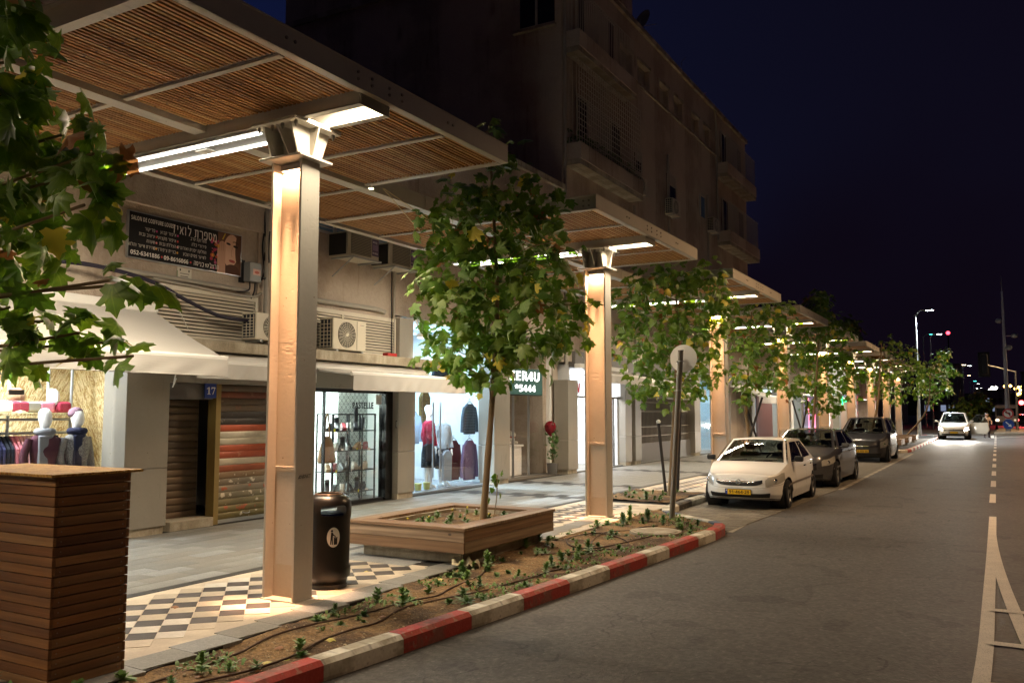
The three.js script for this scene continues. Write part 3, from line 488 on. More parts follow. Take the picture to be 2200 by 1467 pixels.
  const tones = [0x6e5a45, 0x8a4a2c, 0x66543f, 0x6b5843, 0x3c322a, 0x3a3028, 0xb9522a, 0xd3c7ae, 0xd0c4ab, 0xb9522a, 0xb5512b, 0xcfc2a8, 0xa9572f, 0x9a7a58, 0x8f7f68, 0xa09078, 0x8f8264, 0x8a7c55, 0x857647, 0x80713f];
  const chip = (c, s) => std(0xffffff, { roughness: .5, metalness: .15, map: tex(256, 64, (u, v) => { const n = fbm(u, v, 8, 3, 3, s), d = smooth(.68, .74, fbm(u, v, 22, 4, 3, s + 1)); return mix3(mix3(hex(c), hex(c).map(q => q * .75), n), s % 3 ? hex(0xcfc4ae) : hex(0xb05a35), s > 12 ? d : d * .25); }, true, .6, 4) });
  for (let i = 0; i < 20; i++) { const g = cyl(0, -.82, .82, 0, .052, .052, 10); g.scale(.35, 1, 1); g.rotateX(Math.PI / 2); uvm(g); g.translate(-9.985 + 10, 2.105 - i * .099, -9.63 + 6); part('shutter_slat', g, chip(tones[i], i), sh); }
  part('bottom_rail', SB(-10.0, -9.95, PAV, PAV + .05, -10.45, -8.81), M.galv, sh); part('pull_handle', tube([V(.05, .26, -9.46 + 6), V(.075, .24, -9.44 + 6), V(.075, .24, -9.34 + 6), V(.05, .26, -9.32 + 6)], .006), M.galv, sh);
  // rooms behind the glass
  const room = (n, z0, z1, xb, h, mW, mF, mC) => { part(n + '_floor', SB(xb, -10.0, PAV - .05, PAV + .02, z1, z0), mF); part(n + '_wall', [SB(xb - .1, xb, PAV, h, z1, z0)], mW); part(n + '_ceiling', SB(xb, -10.3, h, h + .08, z1, z0), mC); };
  const pale = std(0xdfe4e2, { roughness: .7 });
  room('shop', -1.5, -7.78, -11.9, 2.6, M.osb, M.slab[1], pale); part('shop_wall', SB(-11.9, -10.06, PAV, 2.6, -1.6, -1.5), pale);
  part('osb_panel', SB(-11.88, -10.2, PAV, 2.6, -7.79, -7.76), M.osb);
  const P = { z0: -10.55, z1: -12.76 };
  room('shoe_shop', P.z0, -13.2, -13.1, 2.6, pale, std(0x6f6a66, { roughness: .35 }), pale); part('shoe_shop_wall', SB(-13.1, -10.15, PAV, 2.6, -13.28, -13.2), pale);
  room('dress_shop', -13.55, -16.88, -13.0, 3.6, std(0xcfdce4, { roughness: .6 }), std(0x8d8f92, { roughness: .25 }), std(0xd5e2ea));
  room('flower_shop', -17.25, -20.2, -13.2, 3.3, std(0x7b7468), std(0x6a635a), std(0x8d8678));
  // glazing
  const pane = (x, z0, z1, y0, y1, p = shopB) => part('pane', SB(x - .006, x + .006, y0, y1, z1, z0), M.glass, p);
  const gl1 = part('shopfront', [SB(-10.04, -9.98, PAV, PAV + .06, -7.14, -1.6), SB(-10.04, -9.98, 2.42, 2.48, -7.14, -1.6)], M.alu); pane(-10.01, -5.92, -7.13, PAV + .06, 2.42, gl1); pane(-10.01, -3.8, -5.90, PAV + .06, 2.42, gl1); pane(-10.01, -1.6, -3.78, PAV + .06, 2.42, gl1);
  const gl2 = part('shopfront', [SB(-10.06, -9.98, PAV, PAV + .05, P.z1, P.z0), SB(-10.06, -9.98, 2.09, 2.16, P.z1, P.z0), SB(-10.05, -9.99, PAV + .05, 2.09, -11.17, -11.145)], M.black); pane(-10.02, P.z0, -11.14, PAV + .05, 2.09, gl2); pane(-10.02, -11.18, P.z1, PAV + .05, 2.09, gl2);
  const gl3 = part('shopfront', [SB(-10.14, -10.06, PAV, PAV + .03, -16.54, -13.52), SB(-10.14, -10.06, 3.55, 3.60, -16.54, -13.52)], M.alu); for (const [a, b] of [[-13.53, -14.15], [-14.16, -14.95], [-14.96, -16.1]]) pane(-10.1, a, b, PAV + .03, 3.55, gl3);
  part('door_bar', [rod(V(-.02, .42, -14.42 + 6), V(-.02, 1.95, -14.42 + 6), .018), rod(V(-.02, .42, -14.68 + 6), V(-.02, 1.95, -14.68 + 6), .018)], M.alu, gl3);
  const gl4 = part('shopfront', [SB(-10.44, -10.36, PAV, PAV + .03, -20.2, -17.26), SB(-10.43, -10.37, PAV + .03, 3.3, -18.42, -18.40), SB(-10.43, -10.37, PAV + .03, 3.3, -19.22, -19.20)], M.alu); pane(-10.4, -17.27, -18.40, PAV + .03, 3.3, gl4); pane(-10.4, -18.42, -19.2, PAV + .03, 3.3, gl4); pane(-10.4, -19.22, -20.18, PAV + .03, 3.3, gl4);
  // ceiling lamps of the shops: glowing panels with lights below them
  const lampPanel = (x, y, z, w, d, color, I, vis = 2.2) => { part('ceiling_light', SB(x - w / 2, x + w / 2, y, y + .02, z - d / 2, z + d / 2), glow(color, vis)); area(color, I, w, d, V(x, y - .015, z), V(x, 0, z)); };
  const cool = new THREE.Color(.88, .96, 1), mint = new THREE.Color(.84, 1, .95), blue = new THREE.Color(.50, .77, 1);
  lampPanel(-11.0, 2.56, -6.0, .5, 1.6, cool, 34); lampPanel(-11.0, 2.56, -3.4, .5, 1.6, cool, 20);
  lampPanel(-11.0, 2.56, -11.7, 1.0, .9, mint, 34); lampPanel(-12.3, 2.56, -11.9, .6, 1.6, mint, 26);
  lampPanel(-10.75, 3.54, -14.9, .5, 1.8, blue, 26); lampPanel(-12.0, 3.54, -15.2, .8, 1.8, blue, 11);
  lampPanel(-12.2, 3.26, -18.6, .3, .6, new THREE.Color(1, .85, .65), 5);
  // signs of the shops
  mesh('window_lettering', mv(letters('jill', .13, .004, fontS), .006, 2.17, -5.02 + 6, 0, Math.PI / 2), M.black, gl1);
  mesh('window_lettering', mv(letters('P A R I S', .075, .004, fontS), .006, 2.18, -5.50 + 6, 0, Math.PI / 2), M.black, gl1);
}
{ // flower shop light box
  const t = canvasTex(512, 300, (g, w, h) => { g.fillStyle = '#0d2620'; g.fillRect(0, 0, w, h); g.fillStyle = '#fff'; g.font = 'bold 150px sans-serif'; g.textAlign = 'center'; g.fillText('ZER4U', w / 2, 138, 470); g.font = 'bold 112px sans-serif'; g.fillText('*5444', w / 2, 268, 330); });
  const s = thing('light_box_sign', 'dark green light box sign with glowing white lettering above flower shop door', 'sign', [-10.15, 2.16, -18.4]);
  mesh('case', bx(-.10, .10, 0, .66, -.92, .92, .01), std(0x15302a, { roughness: .4 }), s);
  mesh('sign_face', board(1.80, .62).translate(.104, .33, 0), new THREE.MeshStandardMaterial({ map: t, emissiveMap: t, emissive: 0xffffff, emissiveIntensity: 2.4, roughness: .4 }), s);
  area(new THREE.Color(.9, .97, 1), 1.2, 1.6, .5, V(-9.98, 2.5, -18.4), V(-5, 2.4, -18.4));
}
{ // salon billboard
  const t = canvasTex(1536, 500, (g, w, h) => {
    g.fillStyle = '#0f0b0c'; g.fillRect(0, 0, w, h);
    // portrait print: face, hair, hand with brush
    g.fillStyle = '#6b4a38'; g.fillRect(1180, 0, 356, h); g.fillStyle = '#d9b199'; g.beginPath(); g.ellipse(1380, 210, 118, 205, .12, 0, 7); g.fill();
    g.fillStyle = '#5a3a2a'; g.beginPath(); g.ellipse(1510, 120, 60, 240, .1, 0, 7); g.fill(); g.beginPath(); g.ellipse(1400, 470, 120, 90, 0, 0, 7); g.fill();
    g.fillStyle = '#c79c84'; g.beginPath(); g.moveTo(1180, 500); g.lineTo(1175, 230); g.quadraticCurveTo(1190, 100, 1260, 110); g.quadraticCurveTo(1310, 130, 1296, 240); g.lineTo(1300, 500); g.fill();
    g.strokeStyle = '#9c715c'; g.lineWidth = 4; for (const x of [1205, 1232, 1258]) { g.beginPath(); g.moveTo(x, 120); g.lineTo(x + 6, 230); g.stroke(); }
    g.fillStyle = '#2a1a16'; g.beginPath(); g.ellipse(1340, 130, 34, 13, .15, 0, 7); g.fill(); g.beginPath(); g.ellipse(1450, 150, 38, 15, .1, 0, 7); g.fill(); g.strokeStyle = '#3a241c'; g.lineWidth = 9; g.beginPath(); g.moveTo(1405, 100); g.quadraticCurveTo(1450, 80, 1500, 118); g.stroke();
    g.strokeStyle = '#b58670'; g.lineWidth = 6; g.beginPath(); g.moveTo(1400, 170); g.quadraticCurveTo(1370, 270, 1405, 285); g.stroke(); g.fillStyle = '#b0524e'; g.beginPath(); g.ellipse(1400, 338, 48, 17, .12, 0, 7); g.fill();
    g.strokeStyle = '#c9b13a'; g.lineWidth = 16; g.beginPath(); g.moveTo(1290, 10); g.lineTo(1250, 90); g.stroke();
    const dots = ['#c2407a', '#d24a3a', '#e0699a', '#e09a3a', '#c43a5a', '#f0a0a8', '#d8662f']; reseed(5); for (let i = 0; i < 26; i++) { g.fillStyle = dots[i % 7]; g.globalAlpha = .75; g.beginPath(); g.arc(rr(1085, 1190), rr(90, 470), rr(8, 24), 0, 7); g.fill(); } g.globalAlpha = 1;
    g.fillStyle = '#e8e2da'; g.strokeStyle = '#e8e2da'; g.font = 'bold 66px sans-serif'; g.fillText('SALON DE COIFFURE LOUISE', 20, 88, 560);
    hebrew(g, 'מספרת לואיז', 1160, 52, 84, 11, .62);
    const cols = [[345, ['פדיקור', 'עיצוב גבות', 'שעווה', 'שזירת שיער והלחמה']], [620, ['איפור קבוע', 'איפור מקצועי', 'הצללת גבות', 'בניית ציפורניים']], [1040, ['תסרוקת ערב', 'סידורי כלה', 'החלקה יפנית ואורגנית', 'לשיער פסים וצבע']]];
    const cc = ['#c2407a', '#d24a3a', '#e88a8a', '#e0a03a'];
    cols.forEach(([r, list], ci) => list.forEach((s, i) => { const y = 150 + i * 66; g.strokeStyle = '#ddd6cc'; hebrew(g, s, r - 26, y, 30, 4.2, .68); g.fillStyle = cc[i]; if (ci < 2) { g.beginPath(); g.arc(r - 4, y + 16, 13, 0, 7); g.fill(); } }));
    g.fillStyle = '#efeae2'; g.font = 'bold 66px sans-serif'; g.fillText('052-6341886', 24, 470, 365); g.fillText('09-8616066', 440, 470, 330); g.fillStyle = '#c43a3a'; g.beginPath(); g.arc(415, 446, 13, 0, 7); g.arc(800, 446, 13, 0, 7); g.fill();
    g.strokeStyle = '#efeae2'; hebrew(g, 'כניסה', 985, 424, 44, 6, .62); g.fillStyle = '#efeae2'; g.font = 'bold 56px sans-serif'; g.fillText('17', 1000, 468); hebrew(g, 'הרצל', 1200, 424, 44, 6, .62);
  });
  const s = thing('billboard', 'long dark salon billboard with white lettering and a painted portrait on the wall', 'sign', [-9.97, 3.80, -8.20]);
  mesh('panel', bx(-.03, .012, 0, .64, -.985, .985, .003), M.alu, s); mesh('print', board(1.94, .61).translate(.0145, .32, 0), printed(t, { roughness: .85 }), s);
  s.rotation.x = 0;
  const n = canvasTex(256, 200, (g, w, h) => { g.fillStyle = '#d9d2c4'; g.fillRect(0, 0, w, h); g.strokeStyle = g.fillStyle = '#3a3630'; g.fillRect(36, 20, 22, 30); g.fillRect(196, 24, 22, 30); for (let r = 0; r < 3; r++) for (let x = 46 + r * 8; x < 205 - r * 10; x += 13) g.fillRect(x, 78 + r * 38, 9, 12 + r * 3); g.fillStyle = '#6d8a4a'; g.fillRect(0, 190, w, 10); });
  solo('wall_notice', [fix(board(.24, .20).translate(.01, 0, 0)), bx(-.006, .006, -.1, .1, -.12, .12)], printed(n), 'small white printed notice fixed below the salon billboard', 'notice', null, [-9.985, 3.69, -8.16]);
}
{ // electrical box with cables, ledge odds
  const j = thing('junction_box', 'grey electrical box with pink label and black cables beside billboard', 'electrical box', [-9.98, 3.74, -9.36]);
  mesh('case', bx(0, .15, 0, .30, -.12, .12, .012), std(0x8b8d8c, { roughness: .45 }), j); mesh('back_plate', bx(-.005, .02, -.02, .33, .10, .20), M.black, j);
  mesh('sticker', board(.15, .09).translate(.152, .15, -.02), printed(canvasTex(96, 64, (g, w, h) => { g.fillStyle = '#d6a291'; g.fillRect(0, 0, w, h); g.fillStyle = '#c2573f'; g.beginPath(); g.ellipse(48, 34, 30, 16, 0, 0, 7); g.fill(); })), j);
  for (const pts of [[[.08, 0, .05], [.08, -.12, .06], [.05, -.17, .22], [.02, -.16, .3]], [[.08, 0, -.06], [.08, -.15, -.04], [.04, -.25, -.02]], [[.1, .10, -.12], [.1, .08, -.24], [.05, .2, -.28], [.03, .6, -.24], [.03, 1.0, -.3]]]) mesh('cable', tube(pts, .012), M.cable, j);
  const wires = [[[-9.93, 4.9, -9.62], [-9.9, 4.55, -9.60], [-9.93, 4.35, -9.66], [-9.9, 4.2, -9.60], [-9.92, 4.0, -9.64], [-9.93, 3.8, -9.58]], [[-9.92, 4.6, -9.72], [-9.9, 4.3, -9.68], [-9.93, 4.1, -9.73]]];
  wires.forEach(w => solo('loose_cable', tube(w, .012), M.cable, 'tangled thin cable hanging down the wall right of the billboard', 'cable', 'thin cables tangled beside the billboard'));
  solo('slack_cable', tube([onX(60, 555, -9.9), onX(200, 570, -9.75), onX(330, 607, -9.7), onX(400, 645, -9.7), onX(470, 678, -9.72), onX(540, 690, -9.72)], .028, 8, 40), std(0x241f33, { roughness: .6 }), 'thick dark slack cable sagging across the louvre panel', 'cable');
  solo('thin_wire', tube([onX(375, 650, -9.72), onX(395, 690, -9.7), onX(405, 712, -9.7)], .006), M.white, 'thin white wire dangling in front of louvre panel', 'wire');
  solo('red_tool', [bx(-.06, .06, 0, .06, -.14, .14, .01)], std(0xb02a26), 'red and white tool left lying on the concrete ledge', 'tool', null, [-9.62, 2.762, -12.45]);
  solo('cable_bundle', tube([onX(378, 800, -9.35), onX(374, 815, -9.3), onX(372, 828, -9.3), onX(378, 812, -9.28), onX(370, 832, -9.3)], .008, 6, 30), M.white, 'knotted white cord hanging under the big awning corner', 'cord');
}
// ---------------------------------------------------------------- air conditioners
function condenser(pos, w, h, label, sub) { // outdoor unit, fan towards the road, coil grid on the side towards the camera
  const a = thing('condenser_unit', label, 'air conditioner', pos, 0, 'air conditioner units on the walls'), cream = std(0xcfc6b2, { roughness: .45 });
  mesh('casing', bx(-.15, .15, .03, h, -w / 2, w / 2, .02), cream, a); mesh('feet', [bx(-.16, .16, 0, .03, -w / 2 + .08, -w / 2 + .13), bx(-.16, .16, 0, .03, w / 2 - .13, w / 2 - .08)], M.galv, a);
  mesh('fan_recess', mv(fix(new THREE.CylinderGeometry(h * .40, h * .40, .008, 28)), .151, h * .52, w * .09, 0, 0, Math.PI / 2), std(0x39342c), a);
  const gr = []; for (let r = 1; r < 7; r++) gr.push(mv(fix(new THREE.TorusGeometry(h * .4 * r / 6.2, .004, 5, 26)), .16, h * .52, w * .09, 0, Math.PI / 2)); for (let i = 0; i < 10; i++) { const c = Math.cos(i * Math.PI / 10) * h * .4, s = Math.sin(i * Math.PI / 10) * h * .4; gr.push(rod(V(.16, h * .52 + s, w * .09 + c), V(.16, h * .52 - s, w * .09 - c), .004)); } mesh('fan_guard', gr, cream, a);
  const co = []; for (let i = 0; i < 7; i++) co.push(bx(-.12, .12, .08 + i * (h - .13) / 7, .09 + i * (h - .13) / 7, w / 2 + .004, w / 2 + .012)); for (let i = 0; i < 4; i++) co.push(bx(-.12 + i * .075, -.11 + i * .075, .07, h - .04, w / 2 + .004, w / 2 + .012)); mesh('coil', bx(-.13, .13, .06, h - .03, w / 2, w / 2 + .004), std(0x2b3038), a); mesh('side_guard', co, cream, a);
  mesh('seam', bx(.150, .154, .05, h - .02, -w / 2 + .24, -w / 2 + .25), std(0x8d8573), a);
  if (sub) mesh('badge', board(.12, .035).translate(.156, h - .08, -w / 2 + .12), printed(canvasTex(128, 40, (g, ww, hh) => { g.fillStyle = '#d5ccb8'; g.fillRect(0, 0, ww, hh); g.fillStyle = '#b23a2e'; g.beginPath(); g.arc(20, 20, 12, 1.5, 5); g.fill(); g.fillStyle = '#4a4038'; g.font = 'bold 26px sans-serif'; g.fillText('Tadiran', 30, 29, 92); })), a);
  return a;
}
condenser([-9.70, 2.762, -11.25], .86, .56, 'cream air conditioner unit standing on the ledge over the shoe shop', true);
condenser([-9.70, 2.80, -9.52], .80, .44, 'cream air conditioner unit by the louvre panel under the billboard', false);
function windowAC(z, label) {
  const a = thing('window_air_conditioner', label, 'air conditioner', [-9.80, 4.40, z], 0, 'boxy window air conditioners on brackets');
  mesh('case', bx(-.25, .22, .03, .46, -.42, .42, .008), std(0xbfb6a2, { roughness: .5 }), a); mesh('grille', bx(.221, .228, .08, .43, -.2, .34), std(0x6b6353), a); for (let i = 0; i < 12; i++) mesh('grille_bar', bx(.229, .236, .09 + i * .028, .098 + i * .028, -.2, .34), std(0x9d937e), a);
  mesh('side_vent', bx(-.2, .18, .06, .43, .421, .43), std(0x1d1c1a), a); mesh('bracket', [bx(-.2, .32, 0, .028, -.38, -.34), bx(-.2, .32, 0, .028, .34, .38), bx(.28, .32, 0, .028, -.34, .34), rod(V(-.18, -.3, .36), V(.28, 0, .36), .012)], M.galv, a);
  mesh('notice', board(.19, .30).translate(.23, .27, -.31), printed(canvasTex(128, 200, (g, w, h) => { g.fillStyle = '#5d4a68'; g.fillRect(0, 0, w, h); g.fillStyle = '#e8e2ea'; g.font = 'bold 34px sans-serif'; g.fillText('MUSJ', 14, 46, 100); g.fillStyle = '#8a7596'; g.fillRect(14, 62, 100, 70); g.fillStyle = '#e0d8e4'; g.font = 'bold 28px sans-serif'; g.fillText('09-8822', 10, 176, 108); })), a);
}
windowAC(-11.62, 'boxy window air conditioner with purple notice, beside the cream column'); windowAC(-12.78, 'boxy window air conditioner with purple notice, beside the tree crown');

// ---------------------------------------------------------------- awnings
function awning(name, label, z0, z1, xw, yw, xf, yf, val, o = {}) { // fabric from the wall to a front bar, valance hanging below it
  const t = thing(name, label, 'awning', [xw, yw, (z0 + z1) / 2]), L = z0 - z1, n = 24, X = xf - xw, Y = yf - yw;
  const rows = []; for (let j = 0; j <= 8; j++) { const u = j / 8; rows.push(Array.from({ length: n + 1 }, (_, i) => { const v = i / n; return [X * u, Y * u - .03 * Math.sin(Math.PI * u) + .006 * Math.sin(v * 40) * Math.sin(Math.PI * u), L / 2 - L * v]; })); }
  mesh('canvas', fix(sheet(rows)), M.fabricAwn, t);
  const vr = []; reseed(Math.round(z0 * -100)); const ph = rnd() * 6; for (let j = 0; j <= 6; j++) { const u = j / 6; vr.push(Array.from({ length: 61 }, (_, i) => { const v = i / 60; return [X + .035 + u * .012 + .018 * u * Math.sin(v * 17 + ph) * Math.sin(v * 41 + 1.3 * ph) + .008 * u * Math.sin(v * 70 + u * 5), Y - .02 - val * u - .006 * Math.sin(v * 23) * u, L / 2 - L * v]; })); }
  mesh('valance', fix(sheet(vr)), M.fabricAwn, t);
  mesh('front_bar', [mv(fix(new THREE.CylinderGeometry(.032, .032, L + .03, 12)), X, Y, 0, Math.PI / 2), bx(X - .015, X + .03, Y - .04, Y + .01, -L / 2, L / 2)], M.white, t);
  mesh('hem_bar', mv(fix(new THREE.CylinderGeometry(.007, .007, L, 8)), X + .05, Y - .025 - val, 0, Math.PI / 2), M.fabricAwn, t);
  mesh('cassette', [bx(-.12, .09, -.05, .08, -L / 2 - .04, L / 2 + .04, .03)], M.whiteGloss, t);
  for (const s of o.arms || [-1, 1]) mesh('arm', [rod(V(.02, -.06, s * (L / 2 - .25)), V(X * .5, Y * .5 - .06, s * (L / 2 - .7)), .018), rod(V(X * .5, Y * .5 - .06, s * (L / 2 - .7)), V(X - .02, Y - .02, s * (L / 2 - .2)), .016)], M.white, t);
  return t;
}
awning('shop_awning', 'large sloping beige awning over the clothes shop with plywood walls', -1.4, -7.55, -9.85, 3.12, -8.42, 2.42, .20);
awning('shop_awning', 'half-open beige awning over the shoe shop window', -10.42, -13.66, -9.72, 2.50, -8.80, 2.36, .24);
awning('shop_awning', 'rolled-in beige awning above the striped roller shutter', -7.95, -10.30, -9.70, 2.50, -9.46, 2.44, .20);
// ---------------------------------------------------------------- four-storey apartment block and the low block beyond it
M.dark = M.stucco;
const tower = thing('apartment_block', 'dark four-storey apartment block with balconies above the shops', 'building', [-10, 0, -20.4]);
const TB = (x0, x1, y0, y1, z0, z1, r) => bx(x0 + 10, x1 + 10, y0, y1, z0 + 20.4, z1 + 20.4, r);
const tp = (n, g, m, p = tower) => mesh(n, g, m, p);
const shutterM = std(0xb9b2a4, { roughness: .6 });
{
  reseed(41);
  // window openings on the street front, measured on the facade plane: [z near, z far, y low, y high]
  const win = (tl, br) => { const a = onX(...tl, -10), b = onX(...br, -10); return [a.z, b.z, b.y, a.y]; };
  const top = [[[1332, 102], [1359, 165]], [[1370, 139], [1396, 201]], [[1417, 184], [1437, 234]], [[1448, 215], [1467, 266]], [[1485, 249], [1502, 291]], [[1511, 274], [1525, 307]]].map(([a, b]) => { const w = win(a, b); return [w[0], w[1], 12.72, 13.5]; });
  const Ztop = [-20.4, ...top.flatMap(w => [w[0], w[1]]), -40.3];
  const pieces = [TB(-10.3, -10, 0, 12.70, -40.3, -36.2), TB(-10.3, -10, 3.1, 12.70, -36.2, -20.4), TB(-10.3, -10, 13.5, 14.55, -40.3, -20.4)];
  for (let i = 0; i < Ztop.length; i += 2) pieces.push(TB(-10.3, -10, 12.70, 13.5, Ztop[i + 1], Ztop[i]));
  tp('street_wall', pieces, M.dark); tp('side_wall', [TB(-20.4, -10.3, 0, 14.55, -20.7, -20.4)], M.dark); tp('rear_wall', [TB(-20.4, -20.1, 0, 14.55, -40.3, -20.7), TB(-20.1, -10.3, 0, 14.55, -40.3, -40.0)], M.dark);
  tp('stair_tower', [TB(-20.35, -13.2, 14.73, 21.5, -34, -20.42)], M.dark);
  tp('roof', [TB(-20.5, -9.9, 14.55, 14.72, -40.4, -20.3), TB(-10.05, -9.88, 14.72, 14.80, -25, -20.3)], M.concDark);
  tp('string_course', TB(-10, -9.94, 12.60, 12.70, -36, -24.6, .005), M.conc);
  for (const [a, b, y0, y1] of top) { const w = tp('window', TB(-10.25, -10.22, y0, y1, b, a), std(0x20242a, { roughness: .15 })); tp('frame', [TB(-10.22, -10.17, y0, y1, (a + b) / 2 - .03, (a + b) / 2 + .03), TB(-10.22, -10.17, y1 - .06, y1, b, a), TB(-10.22, -10.17, y0, y0 + .05, b, a)], shutterM, w); tp('shutter', TB(-10.21, -10.19, y0 + .3 * rnd(), y1 - .06, b, (a + b) / 2 - .03), shutterM, w); tp('lintel_box', TB(-10, -9.95, y1 - .02, y1 + .10, b - .05, a + .05), M.concDark, w); }
  const winLow = (tl, br, lit) => { const [z0, z1, y0, y1] = win(tl, br); const w = tp('window', TB(-10.0, -9.985, y0, y1, z1, z0), lit ? phys(0x6f93b5, { roughness: .1 }) : std(0x1b1d20, { roughness: .15 })); tp('frame', [TB(-9.985, -9.95, y0, y1, z0 - .05, z0), TB(-9.985, -9.95, y0, y1, z1, z1 + .05), TB(-9.985, -9.95, y1, y1 + .08, z1, z0)], shutterM, w); const hs = (y1 - y0) * (lit ? .02 : .45); for (let i = 0; i < 10; i++) tp('shutter_slat', TB(-9.985, -9.965, y1 - hs * (i + 1) / 10 + .004, y1 - hs * i / 10, z1 + .05, z0 - .05), shutterM, w); };
  winLow([1432, 372], [1452, 432]); winLow([1503, 418], [1515, 470], true); winLow([1363, 325], [1378, 372]);
  // side window high on the blind wall
  { const a = onZ(1118, -10, -20.4), b = onZ(1192, 50, -20.4); const w = tp('window', bx(a.x + 10, b.x + 10, b.y, a.y + .5, -.002, .02), std(0x232733, { roughness: .2 })); tp('sill', bx(a.x + 9.8, b.x + 10.05, b.y - .08, b.y, 0, .14), M.conc, w); tp('frame', [bx(a.x + 10, b.x + 10, b.y, b.y + .06, .02, .05), bx((a.x + b.x) / 2 + 9.95, (a.x + b.x) / 2 + 10.02, b.y + .06, a.y + .5, .02, .05)], shutterM, w); }
  // balconies: slab, planter trough, railing bars
  const balcony = (z0, z1, y, dep, cage, glassy) => {
    const b = tp('balcony', [TB(-10, -10 + dep, y, y + .16, z1, z0, .006)], M.conc);
    tp('parapet', [TB(-10 + dep - .1, -10 + dep + .02, y + .162, y + .62, z1, z0), TB(-10, -10 + dep - .1, y + .162, y + .62, z0 - .1, z0 + .0), TB(-10, -10 + dep - .1, y + .162, y + .62, z1, z1 + .1)], M.dark, b);
    const bars = [], x = -10 + dep - .04, h = cage ? 2.3 : 1.25; for (let z = z0 - .05; z > z1; z -= cage ? .16 : .13) bars.push(TB(x - .008, x + .008, y + .62, y + .62 + h, z - .008, z + .008)); for (let i = 0; i <= (cage ? 14 : 1); i++) bars.push(TB(x - .01, x + .01, y + .64 + i * (h / (cage ? 14 : 1)) - .02, y + .655 + i * (h / (cage ? 14 : 1)) - .02, z1, z0)); for (let q = 0; q < 4; q++) bars.push(TB(-10 + q * dep / 4, -9.985 + q * dep / 4, y + .62, y + .62 + h, z0 - .02, z0 - .005));
    const r = tp('railing', bars, shutterM, b); r.userData.kind = 'stuff';
    const d = tp('balcony_door', TB(-10.0, -9.98, y + .2, y + 2.2, z1 + .8, z0 - .7), std(0x1c1b1c, { roughness: .2 }), b); tp('blind', [TB(-9.98, -9.96, y + .9, y + 2.2, (z0 + z1) / 2 - .9, (z0 + z1) / 2 + .9)], shutterM, b); tp('door_frame', [TB(-9.98, -9.94, y + .2, y + 2.25, z0 - .75, z0 - .68), TB(-9.98, -9.94, y + .2, y + 2.25, (z0 + z1) / 2 - .03, (z0 + z1) / 2 + .03), TB(-9.98, -9.94, y + 2.2, y + 2.27, z1 + .8, z0 - .68)], shutterM, b);
    if (cage) { const l = []; for (let i = 0; i < 260; i++) { const g = new THREE.PlaneGeometry(.09, .12); g.rotateX(rnd() * 3); g.rotateY(rnd() * 6); g.translate(rr(-.02, dep - .06), y + .64 + Math.abs(rr(-1, 1)) * .4, rr(z1, z0) + 20.4); l.push(fix(g)); } tp('balcony_plants', l, M.seedling[2], b).userData.kind = 'stuff'; }
  };
  balcony(-20.6, -24.9, 11.62, .44); balcony(-20.6, -25.3, 8.45, .46, true); balcony(-35.3, -40.2, 11.70, .5); balcony(-35.3, -40.4, 8.75, .55);
  for (const [x, z, y0, y1] of [[-9.93, -20.47, 3, 14.5], [-9.95, -29.0, 3, 11], [-9.95, -25.6, 3, 8.4], [-9.95, -33.8, 3, 10.6], [-9.95, -35.25, 9, 14.6]]) tp('drain_pipe', cyl(x + 10, y0, y1, z + 20.4, .045, .045, 10), M.pvc);
  // ground-floor shops
  const wht = std(0xe8ebee, { roughness: .6 }), bl = std(0xbcd6e4, { roughness: .6 });
  const box = (n, z0, z1, xb, h, m) => { tp(n + '_wall', TB(xb - .1, xb, PAV, h, z1, z0), m); tp(n + '_wall', TB(xb, -10.1, PAV, h, z0 - .06, z0), m); tp(n + '_wall', TB(xb, -10.1, PAV, h, z1, z1 + .06), m); tp(n + '_ceiling', TB(xb, -10.1, h, h + .1, z1, z0), m); tp(n + '_floor', TB(xb, -9.95, PAV - .04, PAV + .02, z1, z0), M.slab[2]); };
  box('bright_shop', -20.97, -24.4, -12.5, 2.95, wht); box('gated_shop', -25.75, -31.2, -12.6, 2.95, M.cladDark); box('blue_shop', -32.0, -35.6, -12.6, 2.95, bl);
  const pil = (z0, z1) => { const p = tp('pillar', [TB(-10.25, -9.84, PAV + .1, 1.0, z1, z0, .006), TB(-10.25, -9.84, 1.006, 2.96, z1, z0, .006)], M.cladLight); tp('plinth', TB(-10.2, -9.87, PAV - .02, PAV + .098, z1 + .02, z0 - .02), M.conc, p); };
  pil(-24.4, -24.9); pil(-25.2, -25.72); pil(-31.25, -31.95); pil(-35.62, -36.2);
  tp('fascia_band', TB(-10.1, -9.9, 2.96, 3.4, -40.3, -20.96), M.cladDark);
  const sg = tp('shop_sign', TB(-10.06, -10.0, 2.22, 2.62, -24.38, -20.98), glow(new THREE.Color(.95, .97, 1), .85)); for (const [s, z] of [['W', -21.1], ['TI', -23.15]]) tp('sign_letter', mv(letters(s, .26, .01), .012, 2.28, z + 20.4, 0, Math.PI / 2), std(0xb3202c), sg);
  tp('mullion', [TB(-10.06, -10.0, PAV, 2.2, -22.75, -22.68), TB(-10.06, -10.0, PAV, 2.2, -23.9, -23.84), TB(-10.06, -10.0, 2.14, 2.2, -24.38, -20.98)], M.cladDark);
  const pane = (z0, z1) => tp('pane', TB(-10.035, -10.025, PAV, 2.14, z1, z0), M.glass); pane(-21.0, -22.68); pane(-22.76, -23.84); pane(-32.02, -33.7); pane(-33.74, -35.6);
  const lamp = (x, y, z, w, d, c, I, vis = 2) => { tp('ceiling_light', TB(x - w / 2, x + w / 2, y, y + .02, z - d / 2, z + d / 2), glow(c, vis)); area(c, I, w, d, V(x, y - .015, z), V(x, 0, z)); };
